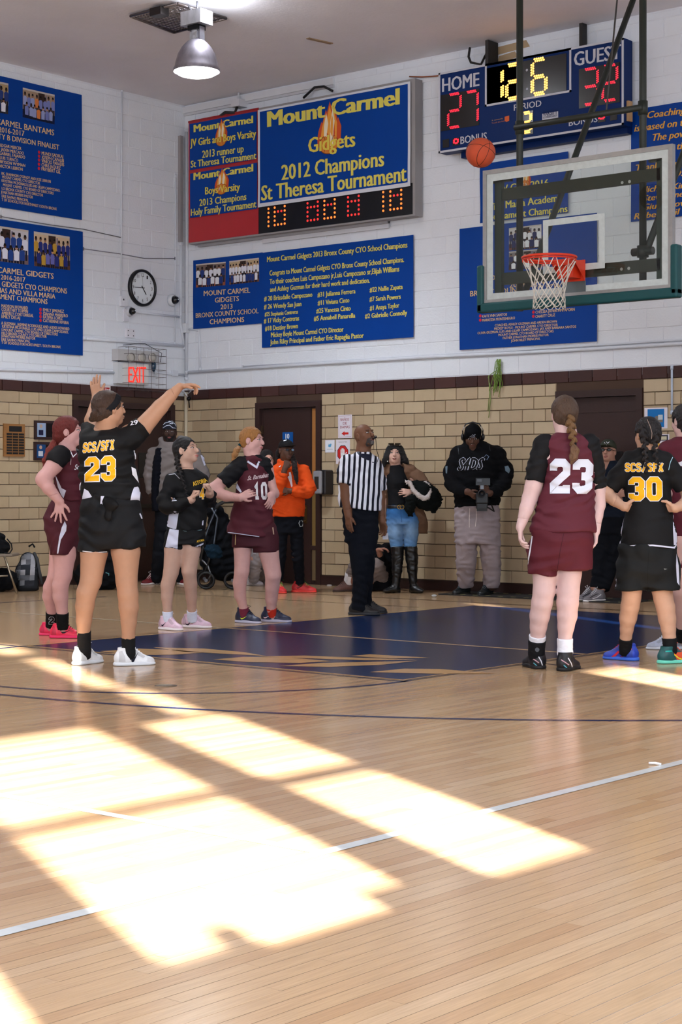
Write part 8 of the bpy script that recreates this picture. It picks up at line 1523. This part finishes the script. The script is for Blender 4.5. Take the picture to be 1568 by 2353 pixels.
def crouching():
    p = Person('person in black crouching by the wall behind the referee, brown shoes showing', 19.6, (150, 104, 86), .0105, .0052, feet=[(797, 1358), (848, 1357)]); p.start(868)
    p.trunk([(1252, 838, 870, .9), (1262, 828, 896), (1290, 838, 902), (1320, 848, 904), (1350, 850, 904)], .7); p.head(846, 1232, -30, -5, 0, .98, -.05, neck=(852, 1258, 26), male=True)
    p.limb([(892, 1264, 26, .05), (896, 1290, 24, .12), (884, 1300, 20, .2)]); p.limb([(884, 1300, 20, .2), (878, 1285, 16, .26), (870, 1265, 12, .3)]); p.hand(868, 1263, D(.5, .1, .2), D(.1, -1, 0), curl=(.3, .4, .5, .5), dz=.3, side=-1, sc=.95); p.limb([(836, 1268, 24), (826, 1290, 20, .2), (832, 1300, 14, .3)]); p.hand(832, 1298, D(.2, -.8, .2), D(.1, -.3, -1), dz=.3, sc=.9)
    p.limb([(862, 1345, 34, .05), (822, 1292, 30, .38), (800, 1345, 20, .36)]); p.limb([(886, 1345, 34, .05), (866, 1300, 30, .36), (850, 1345, 20, .34)]); p.body(); p.face(brow=(30, 22, 20)); p.hair((20, 16, 16), thick=.010)
    S = Sdf(); S.loft(p.rows([(1250, 836, 874, .9), (1260, 826, 898), (1290, 834, 904), (1325, 842, 906), (1356, 846, 906)], .72, .002), k=.03); S.chain(p.nodes([(890, 1262, 32, .05), (897, 1290, 30, .12), (884, 1302, 26, .2)], .002), k=.03, ks=.02); S.chain(p.nodes([(884, 1302, 26, .2), (879, 1288, 22, .25), (874, 1275, 18, .28)], .002), k=.02, cut1=True); S.chain(p.nodes([(838, 1266, 28), (828, 1288, 24, .18), (832, 1296, 20, .28)], .002), k=.02, cut1=True); p.make('black_coat', S, (12, 12, 16), M_FLEECE, .005, .07)
    S = Sdf(); S.chain(p.nodes([(862, 1340, 38, .05), (822, 1292, 34, .38), (808, 1318, 27, .37)], .0), k=.02, cut1=True); S.chain(p.nodes([(886, 1342, 38, .05), (866, 1298, 34, .36), (854, 1330, 27, .35)], .0), k=.02, cut1=True); p.make('grey_trousers', S, (120, 108, 104), M_FLEECE, .004, .06)
    p.sock([(806, 1318, 22, .37), (801, 1338, 20, .36)], (220, 218, 222)); p.sock([(853, 1328, 22, .35), (851, 1340, 20, .34)], (220, 218, 222))
    for x, y, yw in ((797, 1359, -52), (848, 1357, 62)): p.shoe(x, y, yw, .28, (92, 62, 54), (58, 40, 36), (70, 46, 40), .02)
crouching()
def cap_person():
    p = Person('person in dark green cap and sunglasses with arms crossed beside the right door', 17.9, (172, 128, 110), .0105, .005, feet=[(1352, 1381), (1366, 1382)]); p.start(1400)
    p.trunk([(1060, 1386, 1414, .9), (1074, 1368, 1434), (1110, 1366, 1436), (1150, 1370, 1434), (1185, 1368, 1438), (1210, 1370, 1436)], .66); p.head(1398, 1038, -24, 10, 0, 1.0, .02, neck=(1401, 1068, 28), male=True)
    p.limb([(1372, 1082, 28), (1362, 1125, 26, .08), (1372, 1150, 22, .14)]); p.limb([(1372, 1150, 22, .14), (1400, 1146, 18, .22), (1420, 1136, 14, .22)]); p.hand(1420, 1137, D(.9, .2, 0), D(0, 0, -1), curl=(.3, .4, .4, .4), dz=.22, side=1, sc=.95); p.limb([(1432, 1082, 28), (1444, 1125, 26, .05), (1436, 1148, 22, .1)]); p.limb([(1436, 1148, 22, .1), (1415, 1150, 18, .2), (1395, 1145, 14, .2)]); p.hand(1395, 1145, D(-.9, .1, 0), D(0, 0, -1), dz=.16, side=-1, sc=.9)
    p.limb([(1388, 1215, 36), (1380, 1290, 28), (1366, 1350, 18)]); p.limb([(1418, 1215, 36), (1404, 1290, 28), (1384, 1352, 18)]); p.body(); p.face(brow=(50, 36, 30), lip=(140, 84, 78))
    S = Sdf(); A = p.hA; S.ball(p.L(0, -.002, .05), (.084, .102, .084), .02, 1, A); S.box(p.L(0, 0, -.155), (.2, .2, .19), .002, .004, -1, A); S.ball(p.L(0, .11, .042), (.064, .062, .009), .008, 1, A); S.ball(p.L(0, -.04, .0), (.075, .06, .05), .02, 1, A); o, b = p.make('baseball_cap', S, (52, 56, 46), M_CLOTH, .0008, .03, .006); M = p.mark(o, b, 'white_monogram'); M.line([(1390, 1023), (1390, 1017), (1395, 1023), (1395, 1017)], 1.1, WHT); M.line([(1394, 1015), (1397, 1019), (1401, 1015)], 1.1, WHT); M.line([(1397, 1019), (1397, 1023)], 1.1, WHT); M.done()
    mb = MB(); L = p.L
    for sx in (-1, 1): mb.sphere(L(sx*.034, .092, .002), (.024, .010, .018), (30, 28, 30), 12, 8, A); mb.tube([L(sx*.056, .085, .006), L(sx*.08, .0, .006)], .003, (30, 26, 26), 5)
    mb.tube([L(-.015, .1, .006), L(.015, .1, .006)], .003, (30, 26, 26), 5); mb.build('sunglasses', M_GLOSS, p.t)
    NV = (24, 30, 42); S = Sdf(); S.loft(p.rows([(1058, 1384, 1418, .95), (1068, 1370, 1432, .8), (1082, 1364, 1438), (1120, 1362, 1440), (1160, 1364, 1440), (1190, 1364, 1442)], .68, .002), k=.03); S.chain([(p.P(1393, 1055, .16), .035), (p.P(1391, 1086, .14), .008)], k=.01, mode=-1)
    S.chain(p.nodes([(1374, 1082, 34), (1362, 1124, 32, .08), (1374, 1148, 28, .14)], .002), k=.03, ks=.02); S.chain(p.nodes([(1374, 1150, 27, .14), (1395, 1147, 22, .21)], .002), k=.02, cut1=True); S.chain(p.nodes([(1430, 1082, 34), (1445, 1124, 32, .05), (1436, 1148, 28, .1)], .002), k=.03, ks=.02); S.chain(p.nodes([(1436, 1148, 27, .1), (1424, 1148, 24, .15)], .002), k=.02, cut1=True); o, b = p.make('navy_top', S, NV, M_FLEECE, .004, .07)
    mb = MB(); decal(mb, b, [(1386, 1052), (1405, 1052), (1392, 1082)], [(0, 1, 2)], (150, 112, 96), 4., .001); mb.build('open_neck', M_SKIN, o)
    S = Sdf(); S.loft(p.rows([(1180, 1362, 1442), (1225, 1362, 1440)], .64), k=.03); S.chain(p.nodes([(1388, 1215, 42), (1381, 1290, 36), (1370, 1352, 28)]), k=.03, cut1=True); S.chain(p.nodes([(1418, 1215, 42), (1406, 1290, 36), (1388, 1355, 28)]), k=.03, cut1=True); p.make('black_trousers', S, (14, 16, 22), M_FLEECE, .004, .08)
    for x, y in ((1357, 1380), (1374, 1382)):
        o, b = p.shoe(x, y, -58, .27, (120, 116, 122), (208, 206, 208), (216, 212, 216)); M = p.mark(o, b, 'shoe_pattern'); M.line([(x-18, y-8), (x-8, y-14), (x+2, y-18)], 1.6, (40, 36, 40)); M.line([(x-12, y-6), (x-2, y-9), (x+8, y-16)], 1.6, (226, 224, 226)); M.done()
cap_person()
# ================================================================ THINGS ALONG THE WALLS
def blob(name, label, cat, Z, parts, og, h=.009):
    t = thing(name, label, cat, og); p = Person('x', Z, (0, 0, 0), h); p.t = t; return t, p
# folding chair with a dark bag, and the backpack beside it (left edge)
cz = 19.2; P = lambda x, y, dz=0.: atZ(x, y, cz-dz)
g = P(10, 1350); ch = thing('folding_chair', 'beige metal folding chair at the left edge with a dark bag on it', 'chair', (g[0], g[1], 0)); BG = (128, 114, 98)
zs = P(0, 1275)[2]; mb = MB(); mb.box((g[0]-.10, g[1]-.02, zs), (.42, .4, .035), BG, ax=[R3, F3, U3]); o = mb.build('seat', M_SATIN, ch); bv = o.modifiers.new('r', 'BEVEL'); bv.width = .012; bv.segments = 2
def gnd(x, dz): q = P(x, 1120, dz); return np.array([q[0], q[1], .008])
for a, b2 in ((P(10, 1278, .18), gnd(39, .18)), (P(10, 1278, -.2), gnd(37, -.2)), (P(-35, 1278, .18), gnd(-60, .18)), (P(-35, 1278, -.2), gnd(-60, -.2))):
    mb = MB(); mb.tube([a, b2], .012, (150, 140, 122), 8); mb.build('leg', M_METAL, ch)
mb = MB(); mb.tube([P(-40, 1326, .18), P(18, 1323, .18)], .009, (150, 140, 122), 8); mb.build('cross_rail', M_METAL, ch); mb = MB(); mb.tube([P(-35, 1278, .18), P(-60, 1190, .18)], .012, (150, 140, 122), 8); mb.tube([P(-35, 1278, -.2), P(-60, 1190, -.2)], .012, (150, 140, 122), 8); mb.box(P(-58, 1200, 0), (.03, .42, .2), BG, ax=[R3, F3, U3]); mb.build('backrest', M_SATIN, ch)
t, p = blob('duffel_bag', 'black duffel bag lying on the beige folding chair', 'bag', cz, None, tuple(P(-5, 1270)+np.array([0, 0, .02]))); S = Sdf(); S.chain(p.nodes([(-30, 1238, 50), (-12, 1246, 50), (4, 1256, 36), (12, 1262, 22)]), k=.03); S.box(np.array([g[0], g[1], zs-.085]), (.6, .6, .105), .002, .005, -1); p.make('bag_body', S, (20, 21, 24), M_FLEECE, .006, .07)
mb = MB(); mb.tube([P(16, 1238, .1), P(26, 1250, .1), P(28, 1262, .1), P(22, 1272, .1), P(10, 1270, .1)], .008, (30, 30, 32), 6); mb.build('strap', M_CLOTH, t)
t, p = blob('duffel_bag', 'black bag on the floor beneath the folding chair at left', 'bag', cz, None, tuple(gnd(5, -.1))); S = Sdf(); S.ball(P(8, 1332, -.25), (.2, .13, .13), .03); S.ball(P(-30, 1335, -.25), (.18, .13, .12), .03); S.box(np.array([g[0], g[1], -.1]), (1.5, 1.5, .102), .001, .004, -1); p.make('bag_body', S, (13, 14, 18), M_FLEECE, .006, .07)
bz = 19.6; t, p = blob('backpack', 'grey and black checkered backpack standing by the tiled wall', 'backpack', bz, None, tuple(np.array([*atZ(65, 1120, bz)[:2], 0.]))); gz = np.array([*atZ(65, 1120, bz)[:2], 0.])
S = Sdf(); S.chain([(gz+U3*.09-R3*.02, .11), (gz+U3*.24-R3*.015, .125), (gz+U3*.35+R3*.0, .09)], k=.05, flat=None); S.box(gz+U3*.14, (.115, .10, .14), .05, .05, 1, [R3, F3, U3]); S.box(gz-U3*.1, (.5, .5, .101), .001, .004, -1); o, b = p.make('pack_body', S, (38, 40, 44), M_FLEECE, .004, .07, .008)
M = p.mark(o, b, 'checkered_panels', M_FLEECE); r = random.Random(2)
for i in range(7):
    for j in range(4):
        x = 37+j*11+(i-3)*-.8; y = 1262+i*12; c = r.choice([(92, 94, 100), (70, 72, 78), (120, 122, 128), (48, 50, 56), (160, 160, 166)])
        M.poly([(x, y), (x+11, y-1), (x+10.5, y+11), (x-.5, y+12)], c, .0015)
M.done(); mb = MB(); mb.tube([p.P(78, 1270, .02), p.P(86, 1286, .05), p.P(90, 1310, .05), p.P(97, 1342, .05)], .018, (60, 62, 66), 6); mb.tube([p.P(66, 1256, .0), p.P(75, 1250, .0), p.P(80, 1258, .0)], .012, (20, 20, 22), 6); mb.build('shoulder_strap', M_CLOTH, t)
# dark bags behind the shooter
t, p = blob('duffel_bag', 'large black bag against the wall seen between the shooter\'s legs', 'bag', 19.9, None, tuple(np.array([*atZ(225, 1120, 19.9)[:2], 0.]))); gz = WL[t.name]; S = Sdf(); S.ball(gz+U3*.16, (.28, .2, .2), .03, 1, [R3, F3, U3]); S.ball(gz+U3*.3+R3*.05, (.18, .15, .16), .05, 1, [R3, F3, U3]); S.box(gz-U3*.1, (.6, .6, .101), .001, .004, -1); p.make('bag_body', S, (14, 15, 19), M_FLEECE, .008, .09, .011); mb = MB(); mb.tube([p.P(243, 1316, .22), p.P(250, 1318, .24), p.P(250, 1323, .24)], .006, (90, 150, 160), 6); mb.build('zip_pull', M_SATIN, t)
# pushchair behind the braided player
sz = 20.0; gz = np.array([*atZ(500, 1120, sz)[:2], 0.]); st = thing('pushchair', 'black pushchair piled with dark bags behind the two players by the tiled wall', 'pushchair', tuple(gz)); P = lambda x, y, dz=0.: atZ(x, y, sz-dz); p = Person('x', sz, (0, 0, 0), .011); p.t = st
mb = MB(); GY = (70, 76, 84)
mb.tube([P(540, 1152, .1), P(515, 1153, .1), P(502, 1160, .1), P(495, 1172, .1)], .022, (28, 28, 30), 8); mb.tube([P(540, 1152, -.25), P(515, 1153, -.25), P(502, 1160, -.25), P(495, 1172, -.25)], .022, (28, 28, 30), 8); mb.build('handlebar', M_RUBBER, st)
mb = MB()
for dz in (.12, -.25): mb.tube([P(497, 1170, dz), P(484, 1200, dz), P(470, 1240, dz), P(462, 1290, dz)], .014, GY, 8); mb.tube([P(476, 1150, dz), P(500, 1190, dz), P(492, 1250, dz), P(470, 1322, dz)], .014, GY, 8); mb.tube([P(462, 1285, dz), P(478, 1300, dz), P(485, 1320, dz), P(478, 1335, dz)], .012, (110, 112, 116), 8)
mb.build('frame', M_METAL, st)
S = Sdf(); S.chain(p.nodes([(475, 1160, 34, -.05), (500, 1185, 40, -.05), (510, 1215, 50, -.08)]), k=.05); S.chain(p.nodes([(505, 1215, 60, -.1), (500, 1260, 74, -.1), (515, 1300, 70, -.1)]), k=.05); S.chain(p.nodes([(470, 1250, 40, -.05), (485, 1290, 50, -.05), (535, 1290, 40, -.1)]), k=.05); p.make('seat_and_hood', S, (13, 15, 20), M_FLEECE, .012, .1)
for x, dz in ((474, .15), (470, -.3), (535, .15), (532, -.3)):
    c = P(x, 1120, dz); c[2] = .105; mb = MB(); mb.tube([c+np.array([0, 0, 0])+.09*(R3*math.cos(a)+U3*math.sin(a)) for a in [k*math.pi/12 for k in range(24)]], .015, (20, 20, 22), 6, closed=True); mb.tube([c-F3*.02, c+F3*.02], .02, (90, 90, 94), 8); mb.build('wheel', M_RUBBER, st)
t, p = blob('shoulder_bag', 'dark teal cloth bag hanging low on the pushchair side', 'bag', 19.7, None, tuple(atZ(490, 1285, 19.7))); S = Sdf(); S.chain(p.nodes([(480, 1262, 20, .1), (492, 1268, 34, .1), (500, 1272, 24, .1)]), k=.04); p.make('bag_body', S, (14, 34, 48), M_FLEECE, .006, .06, .011)
# black floor mat with yellow dashes by the right wall
mb = MB(); a = -.62; mb.box2((4.55, a, .0), (6.9, -.03, .012), (24, 22, 24)); mt = tag(mb.build('floor_mat', mat('mat_rubber', None, .8, bump=.4, bscale=120)), 'black floor mat with yellow dashes along the right wall', 'mat')
mb = MB()
for k in range(14):
    x = 4.66+k*.165
    for y, s in ((a+.03, 0), (-.12, .08)): mb.box2((x+s, y, .012), (x+s+.06, y+.02, .0135), (150, 140, 84))
mb.build('yellow_dash', M_PAINT, mt)
mb = MB(); q = floor_at(757, 1346); mb.sphere(q+[0, 0, .006], (.04, .02, .008), (200, 196, 196), 8, 5); tag(mb.build('crumpled_wrapper', M_PAINT), 'small white crumpled wrapper on the floor by the dispenser', 'litter')
mb = MB(); q = floor_at(998, 1372); mb.sphere(q+[0, 0, .015], (.03, .03, .015), (190, 196, 200), 10, 6); tag(mb.build('bottle_cap', M_GLOSS), 'small clear lid on the floor near the mat corner', 'litter')
mb = MB(); a = atZ(-0, 0, 1)
c0 = atZ(735, 93, FPX*(CEIL-CAMH)/(YH-93)); mb.box((c0[0], c0[1], CEIL-.006), (.35, .05, .01), (150, 124, 96), ax=[R3*.75+F3*.66, R3*-.66+F3*.75, U3]); tag(mb.build('ceiling_tape', M_PAINT), 'short brown strip stuck to the ceiling', 'strip')
